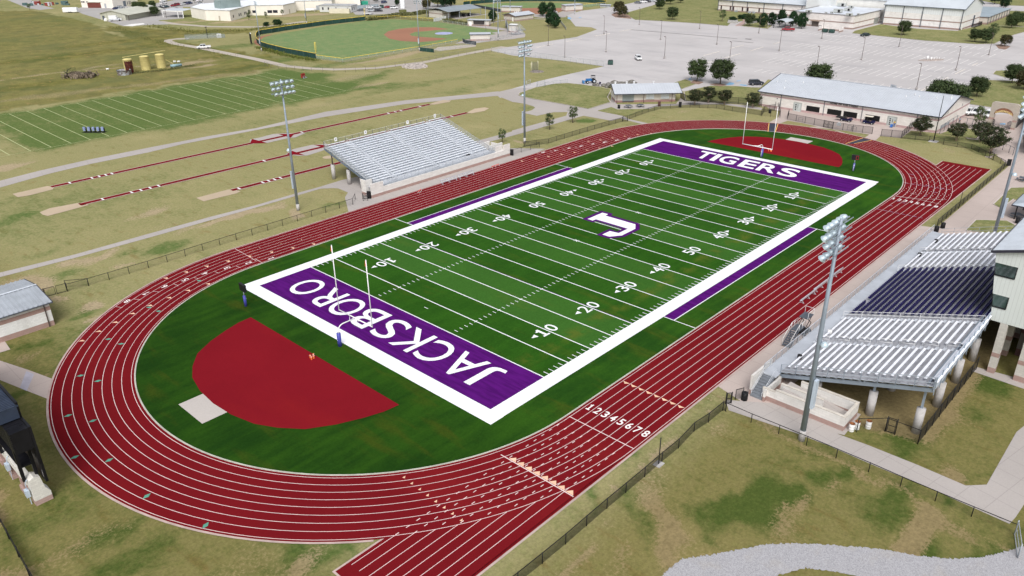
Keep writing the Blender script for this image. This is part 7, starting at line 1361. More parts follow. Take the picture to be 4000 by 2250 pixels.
TREES=[ # prototype list, tile, x, y, scale, label
(OAK,'t20',1860,815,1.0,'spreading live oak left of the taller oak, above the concession path'),(OAK,'t20',2095,850,1.12,'tallest dark oak by the lot, between its neighbour and the parked dark suv'),
(MYR,'t20',1835,1060,1.0,'dark myrtle nearest the concession building, first of the row'),(MYR,'t20',1975,1035,1.05,'dark myrtle with a reddish tinge, second from the concession building'),(MYR,'t20',2135,1055,1.0,'dark myrtle third from the concession building'),(MYR,'t20',2420,1085,.95,'dark myrtle beside the left wall of the field house'),
(YNG,'t20',610,1235,1.05,'thin grey young tree at the green patch by the walkway junction'),(YNG,'t20',380,1305,1.0,'thin young tree left of the green patch, beside the sloping walkway'),(YNG,'t10',2480,1440,.85,'small dark young tree just behind the small bleacher walls'),
(PEA,'t20',310,165,1.0,'round dark pear tree farthest left of the cluster by the softball field'),(PEA,'t20',390,170,1.0,'round dark pear tree at the top right of the softball cluster'),(PEA,'t20',385,265,.95,'round dark pear tree at the lower left of the softball cluster'),(PEA,'t20',435,285,.95,'round dark pear tree lowest of the softball cluster'),(PEA,'t10',2380,220,.85,'single narrow dark tree standing between the dugout and the restroom'),
(REDT,'t20',1075,140,1.15,'reddish brown tree at the back of the kerb bed'),(REDT,'t20',1110,172,1.0,'reddish dark tree at the front of the kerb bed'),
(OAK,'t20',1610,200,.92,'lone round oak on the school lawn left of centre'),(OAK,'t20',1485,95,.85,'oak at the upper left edge of the school lawn'),(OAK,'t20',1590,45,1.0,'oak at the top edge near the four parked cars'),(OAK,'t20',1692,30,.8,'small oak at the top edge right of its larger neighbour'),
(YNG,'t20',2112,218,1.35,'small bluish young tree before the school windows'),(OAK,'t20',2385,262,.8,'pale grey green tree at the planter walkway'),
(PEA,'A5',825,440,.88,'round dark pear tree left of the canopy, darkest and lowest'),(PEA,'A5',970,420,.85,'round dark pear tree touching the left of the canopy'),(PEA,'A5',1120,400,.95,'round dark pear tree behind the canopy, tallest'),(PEA,'A5',1310,430,.98,'round dark pear tree right in front of the canopy end'),(PEA,'A5',1455,465,.98,'round dark pear tree rightmost of the canopy group'),
(OAK,'t30',1360,355,.88,'round dark tree alone on the gym lawn'),(OAK,'t30',2075,425,.78,'dark tree left of the pair before the gym end'),(OAK,'t30',2190,435,.85,'dark tree right of the pair before the gym end'),(YNG,'t30',2245,395,1.6,'lighter feathery tree behind the dark pair by the gym end'),(REDT,'t30',2380,465,.78,'reddish dark tree in the red ringed bed'),(OAK,'t30',2445,285,.9,'dark tree beyond the drive at the right, left one'),(OAK,'t30',2500,265,.95,'dark tree beyond the drive at the right, right one'),
(OAK,'t30',495,905,1.15,'wide oak crown rising behind the left part of the field house roof'),(OAK,'t30',1710,1085,1.1,'broad oak crown behind the right part of the field house roof'),(OAK,'t30',1870,1095,1.0,'oak crown nearest the field house gable'),(OAK,'t30',2095,975,.85,'round oak alone on the lawn behind the parked pickups'),(OAK,'t30',2450,840,.85,'oak at the drive corner on the right'),(REDT,'t30',2570,900,1.0,'purplish dark tree cut by the right edge above the arch'),
(MYR,'t30',1530,1365,1.05,'dark myrtle in front of the field house beside the tall black fence'),(MYR,'t30',1890,1420,1.0,'dark myrtle below the field house gable with pinkish blooms'),(MYR,'t30',2130,1435,1.1,'dark myrtle in the middle below the pickups'),(YNG,'t30',2110,1290,1.3,'small green tree in front of the parked pickups'),(MYR,'t31',2235,95,1.35,'largest dark myrtle, beside the plaza walk on the right'),
(YNG,'t00',300,100,.9,'small grey bush tree at the end of the road upper left'),(OAK,'t00',1395,135,.95,'oak left of the pair by the ambulance garage'),(OAK,'t00',1440,150,1.0,'oak right of the pair by the ambulance garage'),(OAK,'t00',1562,162,.75,'small oak on the island before the white school canopy'),(OAK,'t00',1540,88,.65,'small dark oak behind the island oak, among parked cars'),(YNG,'t00',1960,30,1.0,'small tree among the far rows of cars'),
(PEA,'A2',1555,108,.6,'small dark tree beside the white propane tank'),(OAK,'A2',1130,45,.6,'small tree at the top edge of the small car park'),(OAK,'A2',830,30,.6,'small tree at the top edge left of the small car park'),
(YNG,'A1',1400,305,.8,'sapling against the white school wall left of the double windows'),(YNG,'A1',1495,365,.8,'sapling in front of the double windows of the white school'),(YNG,'A1',1828,315,.8,'sapling near the corner of the white school'),(YNG,'A1',1145,400,.9,'yellowish sapling before the slanted wall of the white school'),(YNG,'A1',1160,320,.8,'sapling against the slanted wall of the white school'),
(OAK,'t10',1830,70,1.5,'light green big tree left of the dark thicket by the batting shed'),(PEA,'t10',1900,75,1.5,'very dark tall tree by the batting shed, left trunk'),(PEA,'t10',1960,72,1.5,'very dark tall tree by the batting shed, right trunk'),(REDT,'A2',2140,180,.9,'brownish bush beside the lane left of the batting shed'),
(PEA,'A6',1262,80,1.1,'dark conical tree at the top right corner beyond the annex'),(OAK,'A6',1175,40,1.0,'grey green tree at the top right corner beyond the annex'),(OAK,'B5',2600,-300,.5,'tiny tree at the very right edge of the plaza'),
(SHR,'A5',340,350,1.15,'big dark shrub in the left planter wall'),(SHR,'A5',480,312,1.1,'dark shrub at the head of the pink path, left'),(SHR,'A5',540,290,1.0,'dark shrub at the head of the pink path, right'),(SHR,'A5',620,360,1.0,'dark shrub under the pale grey green tree'),(SHR,'A5',730,365,1.0,'dark shrub between the planter wall and the pear trees'),
(SHR,'t00',880,760,.6,'scraggly bush right of the leaning snag'),(SHR,'t00',950,765,.45,'small round bush before the round trough'),(SHR,'A1',1720,500,1.3,'tall green weeds outside the outfield fence'),(SHR,'A1',1500,520,.9,'low green weeds outside the outfield fence, left of the tall ones')]
idx={}
for pl,k,x,y,s_,lab in TREES:
    kk=id(pl); idx[kk]=idx.get(kk,-1)+1; pr=pl[idx[kk]%len(pl)]; p=W(k,x,y)
    g={id(OAK):'oaks',id(MYR):'crape myrtles',id(PEA):'dark round pear trees',id(YNG):'young trees',id(REDT):'reddish trees',id(SHR):'shrubs'}[kk]
    place(pr,(p[0],p[1],0),random.random()*6.28,lab,g,(s_*random.uniform(.95,1.05),s_*random.uniform(.95,1.05),s_))
t=thing('dead_snag','leaning dark snag of a broken tree at the left end of the scrub','tree',(*W('t00',690,780),0)); b_=MB(); b_.tube([(0,0,0),(-.3,.1,1.6),(.4,0,2.6),(1.6,.1,3.0)],.28,8,0,.1); b_.tube([(-.2,.1,1.5),(-1.2,.2,2.3)],.14,6,0,.04); part('trunk',b_,mat('dark_snag',(.05,.05,.035),.95),t); b_=MB(); rr=random.Random(4); 
for i in range(260): c=Vector((rr.uniform(-1,3.2),rr.uniform(-1,1),rr.uniform(1.6,3.2))); a=Vector((rr.uniform(-1,1),rr.uniform(-1,1),rr.uniform(-1,1))).normalized(); q=a.orthogonal().normalized(); b_.add([c-a*.14,c-q*.08,c+a*.14,c+q*.08],[(0,1,2,3)])
part('crown',b_,WEEDL,t)
# brush: tangle of dry stems, weeds along the ditch and the far fence
def brush(name,pts,n,h,w,m,lab):
    b_=MB(); r_=random.Random(len(pts)+n)
    seg_=[(pts[i],pts[i+1]) for i in range(len(pts)-1)]; Ls=[math.dist(*s_) for s_ in seg_]
    for i in range(n):
        s_=r_.choices(seg_,Ls)[0]; f=r_.random(); x=s_[0][0]+(s_[1][0]-s_[0][0])*f+r_.gauss(0,w); y=s_[0][1]+(s_[1][1]-s_[0][1])*f+r_.gauss(0,w); hh=h*r_.uniform(.4,1.2); c=Vector((x,y,hh*.5)); a=Vector((r_.uniform(-.5,.5),r_.uniform(-.5,.5),1)).normalized(); q=Vector((r_.uniform(-1,1),r_.uniform(-1,1),0)).normalized()
        b_.add([c-a*hh*.5-q*.1*hh,c-a*hh*.5+q*.1*hh,c+a*hh*.5+q*.35*hh,c+a*hh*.5-q*.35*hh],[(0,1,2,3)])
    o=obj(name,b_.mesh(name,m)); o['kind']='stuff'; o['label']=lab; o['category']='brush'
brush('dry_brush',WL('t00',(740,775),(880,780)),500,1.3,1.6,mat('dry_stem',(.20,.16,.12),.9,0,.3,2),'tangle of dry brush right of the leaning snag')
brush('ditch_weeds',WL('t00',(1150,270),(1350,350),(1550,410),(1800,470),(2150,540),(2350,580)),900,.35,1.6,leafmat('ditch_weed',(.11,.13,.035),(.15,.15,.05)),'green weeds following the ditch beside the dirt road'); brush('roadside_weeds',WL('t00',(1500,262),(2000,330),(2576,300),'t10',(200,262),(500,240),(900,205)),1800,.5,2.2,leafmat('yellow_weeds',(.16,.16,.04),(.12,.13,.04)),'yellow green weeds between the ballpark and the school road')
brush('fence_weeds',WL('t10',(1130,205),(1300,185),(1420,160),(1600,150),(1770,120)),1500,1.5,1.2,WEEDL,'tall grey green weeds behind the far foul fence'); brush('fence_weeds',WL('t10',(20,480),(300,560),(600,612)),1200,.6,1.0,leafmat('bright_weeds',(.12,.16,.03),(.14,.15,.04)),'green weeds along the outside of the near outfield fence'); brush('fence_weeds',WL('t10',(1900,215),(2120,250)),700,1.3,.8,WEEDL,'tan weeds between the batting shed wall and the open dugout')
brush('tank_weeds',WL('t00',(1350,740),(1700,705),(1950,660)),700,.4,.8,WEEDL,'low weeds in front of the yellow tanks')
# ============================================================ vehicles
TYRE=mat('tyre',(.015,.015,.015),.9); RIM=mat('alloy_rim',(.35,.35,.36),.35,.6); CGL=mat('car_glass',(.02,.025,.03),.08,0,.2,1,.05,2,.6); HL=mat('headlamp',(.75,.77,.78),.15); TLI=mat('tail_lamp',(.30,.01,.01),.3)
VK={}
def vehicle(kind,col,rough=.25):
    key=(kind,col)
    if key in VK: return VK[key]
    P=mat('car_paint_%d_%d_%d'%tuple(int(c*100) for c in col),col,rough,0,.03,.5,.02,6,.5); t=thing({'sedan':'parked_car','suv':'parked_suv','pickup':'pickup_truck'}[kind],'','car')
    if kind=='sedan': st=[(-2.3,.55,.80,.72),(-2.2,.35,.95,.82),(-1.5,.28,1.02,.88),(0,.28,.98,.90),(1.3,.28,.92,.88),(2.1,.32,.80,.82),(2.32,.45,.66,.70)]; cab=[(-1.75,-1.05,.45,1.25,1.43)]; wb=(-1.35,1.38)
    elif kind=='suv': st=[(-2.35,.6,.95,.80),(-2.3,.4,1.1,.9),(-1.4,.35,1.12,.93),(0,.35,1.1,.94),(1.2,.35,1.08,.93),(2.1,.38,.98,.86),(2.35,.5,.80,.75)]; cab=[(-2.25,-2.0,.55,1.2,1.75)]; wb=(-1.4,1.45)
    else: st=[(-2.95,.6,1.05,.88),(-2.9,.5,1.1,.95),(-1.0,.45,1.1,.97),(.2,.42,1.12,.98),(1.5,.42,1.12,.96),(2.5,.45,1.02,.92),(2.8,.55,.85,.85)]; cab=[(-.95,-.75,1.0,1.6,1.85)]; wb=(-1.75,1.85)
    b_=MB(); vs=[]; fs=[]
    for x,zb,zt,w in st: vs+=[(x,-w*.9,zb),(x,-w,zb+.22),(x,-w,zt-.12),(x,-w*.88,zt),(x,w*.88,zt),(x,w,zt-.12),(x,w,zb+.22),(x,w*.9,zb)]
    for i in range(len(st)-1):
        for k in range(8): k2=(k+1)%8; fs.append((i*8+k,(i+1)*8+k,(i+1)*8+k2,i*8+k2))
    fs+=[tuple(range(8)),tuple(range((len(st)-1)*8,len(st)*8))[::-1]]; b_.add(vs,fs)
    a,bb,c,d,zt=cab[0]; w=st[3][3]*.86; zb=st[3][2]-.02
    b_.box(bb,c,-w*.84,w*.84,zt-.05,zt)                       # roof panel
    for s_ in (-1,1):
        for p,q in (((a,s_*w,zb),(bb,s_*w*.84,zt)),((d,s_*w,zb),(c,s_*w*.84,zt)),(((a+d)/2,s_*w*1.0,zb),((bb+c)/2,s_*w*.85,zt))): b_.bar(p,q,.09,.07)
    if kind=='pickup': b_.box(-2.85,-1.0,-.9,-.8,1.0,1.25); b_.box(-2.85,-1.0,.8,.9,1.0,1.25); b_.box(-2.92,-2.84,-.9,.9,1.0,1.25)
    part('body',b_,P,t)
    b_=MB(); z2=zt-.06; b_.add([(a+.04,-w*.97,zb),(d-.04,-w*.97,zb),(d-.04,w*.97,zb),(a+.04,w*.97,zb),(bb,-w*.82,z2),(c,-w*.82,z2),(c,w*.82,z2),(bb,w*.82,z2)],[(0,1,5,4),(1,2,6,5),(2,3,7,6),(3,0,4,7)]); part('windows',b_,CGL,t)
    if kind=='pickup': b_=MB(); b_.box(-2.83,-1.0,-.79,.79,1.11,1.13); part('bed',b_,TYRE,t)
    rr=.33 if kind=='sedan' else .39
    for x in wb:
        for s_ in (-1,1): b_=MB(); W_=st[3][3]; b_.tube([(x,s_*(W_-.2),rr),(x,s_*(W_+.03),rr)],rr,14); wh=part('wheel',b_,TYRE,t); b_=MB(); b_.tube([(x,s_*(W_+.0),rr),(x,s_*(W_+.045),rr)],rr*.6,10); part('rim',b_,RIM,wh)
    xe=st[-1][0]; xs_=st[0][0]
    for s_ in (-1,1):
        b_=MB(); b_.box(xe-.14,xe+.0,s_*.58-.16,s_*.58+.16,st[-1][2]-.20,st[-1][2]-.03); part('headlight',b_,HL,t); b_=MB(); b_.box(xs_-.02,xs_+.08,s_*.62-.12,s_*.62+.12,st[0][2]-.26,st[0][2]-.06); part('tail_light',b_,TLI,t)
    b_=MB(); b_.box(xe-.06,xe+.02,-.38,.38,st[-1][1]+.02,st[-1][1]+.2); part('grille',b_,BLK,t)
    VK[key]=keep(t); return t
WHc=(.80,.81,.82); SIL=(.42,.45,.48); BKc=(.02,.02,.028); RDc=(.30,.02,.03); BLc=(.04,.06,.14); GRc=(.12,.13,.15); DGc=(.015,.03,.028)
CARS=[('suv',WHc,'t20',1270,603,-2.3,'white suv driving alone in the middle of the empty lot'),('suv',(.03,.035,.05),'t20',2455,855,-.75,'dark blue suv parked left of the field house behind the blue bays'),('pickup',RDc,'t30',200,312,2.0,'red pickup truck under the arched canopy edge'),('sedan',DGc,'t30',975,365,2.7,'dark green car at the corner of the gym lawn'),
('pickup',WHc,'B4',1010,690,3.1,'white pickup closest to the field house gable'),('pickup',WHc,'B4',1260,705,3.1,'white pickup with green grille, middle of the three behind the fence'),('suv',WHc,'B4',1570,770,3.1,'white suv nearest the stone arch'),
('pickup',WHc,'t00',2050,490,2.7,'white pickup with a ladder rack on the dirt lane'),('sedan',GRc,'A4',1040,60,-1.0,'grey sedan first of the four parked at the top edge'),('suv',WHc,'A4',1130,50,-1.0,'white suv second of the four parked at the top edge'),('suv',BKc,'A4',1195,40,-1.0,'black suv third of the four parked at the top edge'),('sedan',SIL,'A4',1270,32,-1.0,'silver sedan last of the four parked at the top edge'),
('sedan',BLc,'A0',800,190,.3,'blue sedan left in the row behind the ambulance garage'),('sedan',SIL,'A0',910,200,.3,'silver sedan in the row behind the ambulance garage'),('sedan',WHc,'A0',1010,195,.3,'white sedan right end of the row behind the ambulance garage'),('sedan',SIL,'A0',875,160,.3,'pale silver sedan behind the blue one by the garage'),('suv',WHc,'A0',600,150,.2,'white suv under the windowless wall at the top'),('sedan',WHc,'A0',1465,270,.4,'white sedan left of the island oak'),
('sedan',WHc,'A0',1600,195,.4,'white car half behind the small oak'),('sedan',BKc,'A0',1690,180,.4,'black sedan left of the white wagon in the school row'),('suv',WHc,'A0',1745,160,.4,'white wagon in the middle of the school row'),('sedan',(.05,.09,.11),'A0',1800,155,.4,'dark teal sedan in the school row'),('sedan',RDc,'A0',1960,130,.4,'red sedan left of the reddish suv in the school row'),('suv',RDc,'A0',2035,115,.4,'reddish suv in the school row'),('sedan',WHc,'A0',2130,105,.4,'white sedan right of the reddish suv'),('sedan',BKc,'A0',2190,85,.4,'black sedan beside the second far tree'),('suv',BLc,'A0',2265,85,.4,'dark blue suv near the far small tree'),
('pickup',WHc,'A0',1750,35,.4,'white pickup topmost by the far road'),('suv',WHc,'A0',1745,85,.4,'white suv below the topmost pickup'),('suv',SIL,'A0',2000,215,.4,'silver suv behind the white school canopy'),('sedan',SIL,'A0',2490,90,.4,'silver sedan at the right end of the school row'),('suv',WHc,'A0',2480,30,.4,'white suv at the top right of the school row'),('sedan',WHc,'A0',2560,105,.4,'white sedan cut by the white roof edge'),
('sedan',GRc,'A2',840,225,-.9,'dark grey car lowest left in the small car park'),('suv',WHc,'A2',1010,170,-.6,'white suv upper left of the small car park'),('suv',SIL,'A2',1040,235,-.6,'silver suv lower middle of the small car park'),('suv',SIL,'A2',1155,175,-.6,'silver car upper middle of the small car park'),('suv',BKc,'A2',1180,235,-.6,'black suv lower right of the small car park'),('sedan',RDc,'A2',1370,165,-.4,'red car right of the green box in the small car park'),('suv',WHc,'A2',1490,180,-.4,'white suv rightmost in the small car park'),('suv',BLc,'A2',1295,65,.3,'dark blue suv at the top of the small car park'),
('sedan',WHc,'t01',-9999,0,0,'')]
for kd,col,k,x,y,rz,lab in CARS:
    if x==-9999: continue
    p=W(k,x,y); place(vehicle(kd,col),(p[0],p[1],.03),rz+PI*.5*0,lab,{'sedan':'cars','suv':'suvs','pickup':'pickup trucks'}[kd])
# ambulance
t=thing('ambulance','white ambulance with yellow striped back doors beside the metal garage','ambulance',(*W('A0',790,425),.03),-.55); AM=mat('ambulance_white',(.80,.81,.82),.3,0,.03); b_=MB(); b_.box(-3.2,.6,-1.1,1.1,.6,2.9); part('box_body',b_,AM,t)
b_=MB(); b_.prism([(.62,.5),(2.9,.5),(2.95,1.15),(2.0,1.35),(1.4,2.1),(.62,2.15)],-.98,.98,0,'y'); part('cab',b_,AM,t); b_=MB(); b_.add([(2.0,-.9,1.37),(2.0,.9,1.37),(1.42,.85,2.08),(1.42,-.85,2.08)],[(0,1,2,3)]); [b_.box(.8,1.5,s_*.985-.01,s_*.985+.01,1.4,1.95) for s_ in (-1,1)]; part('windows',b_,CGL,t)
b_=MB(); b_.box(-3.23,-3.205,-1.05,1.05,.7,2.7); part('rear_doors',b_,YEL,t); b_=MB(); b_.box(-3.1,2.6,-1.125,-1.105,1.0,1.2); part('stripe',b_,mat('blue_grey_stripe',(.15,.2,.3),.5),t)
for x in (-2.1,2.0):
    for s_ in (-1,1): b_=MB(); b_.tube([(x,s_*.8,.42),(x,s_*1.08,.42)],.42,14); part('wheel',b_,TYRE,t)
b_=MB(); b_.box(-1.6,-1.58,-1.12,-1.11,1.6,2.3); 
# trailer and far left things
t=thing('cargo_trailer','white box trailer with a rounded top at the field edge, upper left','trailer',(*W('t00',715,128),0),-.75); b_=MB(); b_.prism([(-1.2,.5),(1.2,.5),(1.2,2.6),(.9,2.9),(-.9,2.9),(-1.2,2.6)],-4,4); part('body',b_,AM,t); b_=MB(); [b_.tube([(x,-1.22,.4),(x,-1.0,.4)],.38,12) for x in (-.5,.5)]; part('wheel',b_,TYRE,t)
t=thing('flat_trailer','small flat trailer parked just outside the far foul pole','trailer',(*W('A2',960,302),0),-.7); b_=MB(); b_.box(-2.4,2.4,-1,1,.6,.75); b_.bar((2.4,0,.6),(3.4,0,.5),.12); part('deck',b_,BLK,t); b_=MB(); b_.box(-2.2,2.2,-.9,.9,.76,.95); part('load',b_,AM,t); b_=MB(); [b_.tube([(x,s_*1.02,.35),(x,s_*.8,.35)],.33,12) for x in (-.4,.4) for s_ in (-1,1)]; part('wheel',b_,TYRE,t)
# tractor
t=thing('tractor','blue tractor with black cab frame at the edge of the lot beside the boulders','tractor',(*W('t20',800,838),.03),2.5); TB_=mat('tractor_blue',(.03,.16,.42),.4)
b_=MB(); b_.box(.1,1.9,-.4,.4,.8,1.5); b_.box(-1.0,.1,-.5,.5,.7,1.1); part('hood',b_,TB_,t); b_=MB(); [b_.bar((x,y,1.0),(x*.9,y*.95,2.4),.08) for x in (-1.0,.05) for y in (-.6,.6)]; b_.box(-1.1,.15,-.65,.65,2.4,2.48); b_.box(-.7,-.3,-.25,.25,1.1,1.6); part('cab_frame',b_,BLK,t)
for x,r_,w in ((-.7,.72,.4),(1.5,.45,.28)):
    for s_ in (-1,1): b_=MB(); b_.tube([(x,s_*.55,r_),(x,s_*(.55+w),r_)],r_,16); wh=part('wheel',b_,TYRE,t); b_=MB(); b_.tube([(x,s_*(.55+w),r_),(x,s_*(.58+w),r_)],r_*.5,10); part('rim',b_,mat('white_rim',(.6,.65,.7),.5),wh)
b_=MB(); b_.bar((1.2,-.5,1.3),(2.7,-.5,.6),.12); b_.bar((1.2,.5,1.3),(2.7,.5,.6),.12); b_.box(2.6,3.0,-.9,.9,.2,.9); part('loader',b_,mat('tractor_blue2',(.04,.2,.45),.5),t)
# golf carts
def cart(k,x,y,rz,lab,roofed):
    t=thing('golf_cart',lab,'golf cart',(*W(k,x,y),.03),rz,'golf carts'); b_=MB(); b_.prism([(-1.4,.35),(1.4,.35),(1.5,.7),(1.1,.95),(.7,.95),(.6,.6),(-.4,.6),(-.5,.85),(-1.4,.85)],-.6,.6,0,'y'); part('body',b_,mat('cart_navy',(.008,.010,.05),.3),t)
    b_=MB(); b_.box(-.45,.15,-.5,.5,.85,.95); b_.box(-.5,-.38,-.5,.5,.95,1.35); part('seat',b_,mat('cart_seat',(.5,.48,.44) if roofed else (.03,.03,.03),.7),t)
    for xx in (-.95,.95):
        for s_ in (-1,1): b_=MB(); b_.tube([(xx,s_*.45,.26),(xx,s_*.66,.26)],.26,12); wh=part('wheel',b_,TYRE,t); b_=MB(); b_.tube([(xx,s_*.66,.26),(xx,s_*.67,.26)],.13,8); part('rim',b_,WPL,wh)
    if roofed: b_=MB(); b_.box(-1.2,.9,-.65,.65,1.95,2.02); part('canopy',b_,mat('cream_canopy',(.70,.66,.56),.5),t); b_=MB(); [b_.bar((a,s_*.58,.8),(a*.9,s_*.58,1.95),.04) for a in (-1.2,.95) for s_ in (-1,1)]; part('canopy_posts',b_,BLK,t)
    else: b_=MB(); b_.box(-2.6,-.5,-.7,.7,.75,1.05); part('cargo_box',b_,BLK,t); b_=MB(); b_.bar((.6,-.5,.9),(.4,-.5,1.6),.04); b_.bar((.6,.5,.9),(.4,.5,1.6),.04); b_.bar((.4,-.5,1.6),(.4,.5,1.6),.04); part('windscreen_frame',b_,BLK,t)
cart('t30',785,1222,-1.55,'dark golf cart with a black cargo bed below the lettering',False); cart('t30',1010,1248,-1.5,'golf cart with a cream canopy in front of the rightmost field house window',True)
t=thing('notice_board','small pale notice hung on the fence in front of the golf carts','sign',(*W('t30',705,1300),0)); b_=MB(); b_.box(-.03,.03,-.55,.55,.9,1.6); b_.box(-.03,.03,-.25,.25,1.6,1.8); part('panel',b_,mat('pale_notice',(.72,.76,.80),.6),t)
for k,x,y,lab in (('t30',820,1310,'small pipe rack frame behind the fence, left of the pair'),('t30',860,1318,'small pipe rack frame behind the fence, right of the pair'),('t30',325,1225,'small pipe rack frame left part of the field house forecourt')):
    b_=MB(); [b_.bar((0,a,0),(0,a,1.1),.05) for a in (-.6,.6)]; b_.bar((0,-.6,1.1),(0,.6,1.1),.05); b_.bar((0,-.6,.6),(0,.6,.6),.04); one('pipe_rack',b_,DGR,lab,'rack',(*W(k,x,y),0),0,'small pipe racks')
# ============================================================ far left and top buildings
t=thing('metal_garage','pale metal gabled garage building beside the ambulance, upper left','building',(0,0,0)); g0=(68.2,391.9); g1=(74.8,380.0); gL=(71.9+2.0,424.2)
GM=sidingmat('garage_siding',(.50,.50,.42),1.2); d1=Vector((6.6,-11.9,0)); L1=d1.length*1.15; t.location=(g0[0],g0[1],0); t.rotation_euler=(0,0,math.atan2(-11.9,6.6)); Wg=30
b_=MB(); b_.box(0,L1,0,Wg,0,3.4); b_.add([(0,0,3.4),(L1,0,3.4),(L1/2,0,5.0)],[(0,1,2)]); part('wall',b_,GM,t); b_=MB(); roofslab(b_,(-.8,-.6,3.3),(-.8,Wg,3.3),(L1/2,Wg,5.1),(L1/2,-.6,5.1)); roofslab(b_,(L1+2.5,-.6,2.9),(L1+2.5,Wg,2.9),(L1/2,Wg,5.1),(L1/2,-.6,5.1)); part('roof',b_,mat('tan_metal_roof',(.55,.55,.47),.5,.1,.06,.3),t)
for yy in (4,9,12,15,20,25): b_=MB(); b_.box(-.05,-.01,yy,yy+1.3,.9,2.2); part('window',b_,WIN,t)
b_=MB(); b_.box(1.2,2.6,-.05,-.01,0,2.2); part('door',b_,DGR,t); b_=MB(); b_.box(L1+2.2,L1+2.45,-.5,-.3,0,2.9); part('post',b_,BRN,t)
t=thing('propane_tank','pale rounded tank beside the garage door','tank',(*W('A0',590,430),0)); b_=MB(); b_.rev((0,0,0),[(.1,0),(.9,0),(1.0,.6),(.7,1.4),(.1,1.7)],12); part('shell',b_,AM,t)
t=thing('large_school_block','long cream windowless building with grey doors at the top left','building',(0,0,0)); pts=[(87,468),(97.8,447.3),(112,455),(109,470),(126,478),(124,492),(100,500)]; b_=MB(); extr(b_,pts,0,5.6); part('wall',b_,CREAM,t); b_=MB(); extr(b_,pts,5.62,5.8); part('roof',b_,ROOFW,t)
for u in (6,10.5,17): wallitem(t,'door',pts[0],pts[1],u,u+1.2,0,2.6,GALV)
for u in (1.2,4): wallitem(t,'window',pts[0],pts[1],u,u+1.6,2.9,3.6,WIN)
wallitem(t,'window',pts[0],pts[1],-1 if 0 else .2,1.0,2.9,3.6,WIN); wallitem(t,'glass_entrance',pts[1],pts[2],9,11.5,0,3.2,mat('slate_glass',(.15,.18,.22),.4))
for u in (12.6,14.2,15.2): wallitem(t,'window',pts[1],pts[2],u,u+.5,.8,2.8,WIN)
t=thing('brick_block','low dark brick building behind the garage roof','building',(*W('A0',230,160),0),-.9); b_=MB(); b_.box(0,14,0,5,0,3.2); part('wall',b_,mat('dark_brick',(.16,.05,.04),.9,0,.2,3),t); b_=MB(); b_.box(-.3,14.3,-.3,5.3,3.21,3.4); part('roof',b_,mat('tan_metal_roof',(.55,.55,.47),.5),t)
t=thing('white_school','low white school building with flat white roofs, top left of the ballpark','building',(0,0,0))
P=[(103.8,343.1),(107.4,336.8),(110.4,329.6),(131,344.5),(134.5,340),(143.6,331.2),(156,338),(160,345),(176,331),(186,342),(160,372),(118,376),(105.3,362.5)]
b_=MB(); extr(b_,P,0,5.1); part('wall',b_,CREAM,t); b_=MB(); n=len(P); cx=sum(p[0] for p in P)/n; cy=sum(p[1] for p in P)/n; extr(b_,P,5.12,5.3); ro=part('roof',b_,mat('bright_white_roof',(.80,.82,.86),.5,0,.05,.1),t)
b_=MB(); [b_.bar((*P[i],5.25),(*P[(i+1)%n],5.25),.35,.25) for i in range(n)]; part('parapet',b_,mat('parapet_grey',(.45,.45,.43),.6),ro)
q0,q1=W('A1',570,205,5.3),W('A1',900,180,5.3); b_=MB(); b_.box(112,124,341.5,348,5.3,9.2); part('roof_plant_box',b_,mat('slate_green_siding',(.23,.29,.29),.6,0,.08,.5),ro,'grey green rooftop plant box'); b_=MB(); b_.box(141,148,352,356,5.3,7.8); part('roof_plant_box',b_,CREAM2,ro)
for i,u,w in ((2,3.2,1.0),(2,10.0,1.3),(2,12.2,1.3),(2,17,1.2),(2,18.8,1.2),(2,22.6,1.1),(3,1.0,2.0),(5-1,.0,.0)):
    if w: wallitem(t,'window',P[i],P[i+1],u,u+w,1.3,2.7,WIN)
for u in (3.8,6.8): wallitem(t,'window',P[4],P[5],u,u+2.6,1.2,2.7,WIN)
wallitem(t,'door',P[1],P[2],.2,1.2,0,2.4,mat('tan_door',(.45,.40,.33),.6)); wallitem(t,'door',P[5],P[6],6.0,7.2,0,2.4,mat('tan_door',(.45,.40,.33),.6)); wallitem(t,'door',P[7],P[8],12,14,0,2.6,GALV)
t=thing('school_canopy','white roofed canopy on posts at the left end of the white school','canopy',(*W('A0',1745,345),0),dirang(W('A0',1745,345),W('A0',2150,360))); L=math.dist(W('A0',1745,345),W('A0',2150,360)); b_=MB(); roofslab(b_,(-.5,0,3.6),(L,0,3.6),(L,9,3.9),(-.5,9,3.9)); part('roof',b_,ROOFB,t); b_=MB(); b_.box(-.2,L,-.2,0,3.1,3.6); part('beam',b_,CREAM2,t)
for x in (0,L*.75,L): b_=MB(); b_.box(x-.15,x+.15,-.15,.15,0,3.6); part('post',b_,WPL,t)
t=thing('school_hall','tall white hall with flat roof behind the white school, at the top edge','building',(0,0,0)); b_=MB(); extr(b_,[(150,372),(200,336),(222,362),(170,405)],0,8.2); part('wall',b_,CREAM,t); b_=MB(); extr(b_,[(150,372),(200,336),(222,362),(170,405)],8.22,8.4); part('roof',b_,mat('bright_white_roof',(.8,.8,.8)),t); wallitem(t,'dark_bay',(200,336),(222,362),3,11,0,7,mat('dark_bay',(.14,.14,.15),.7))
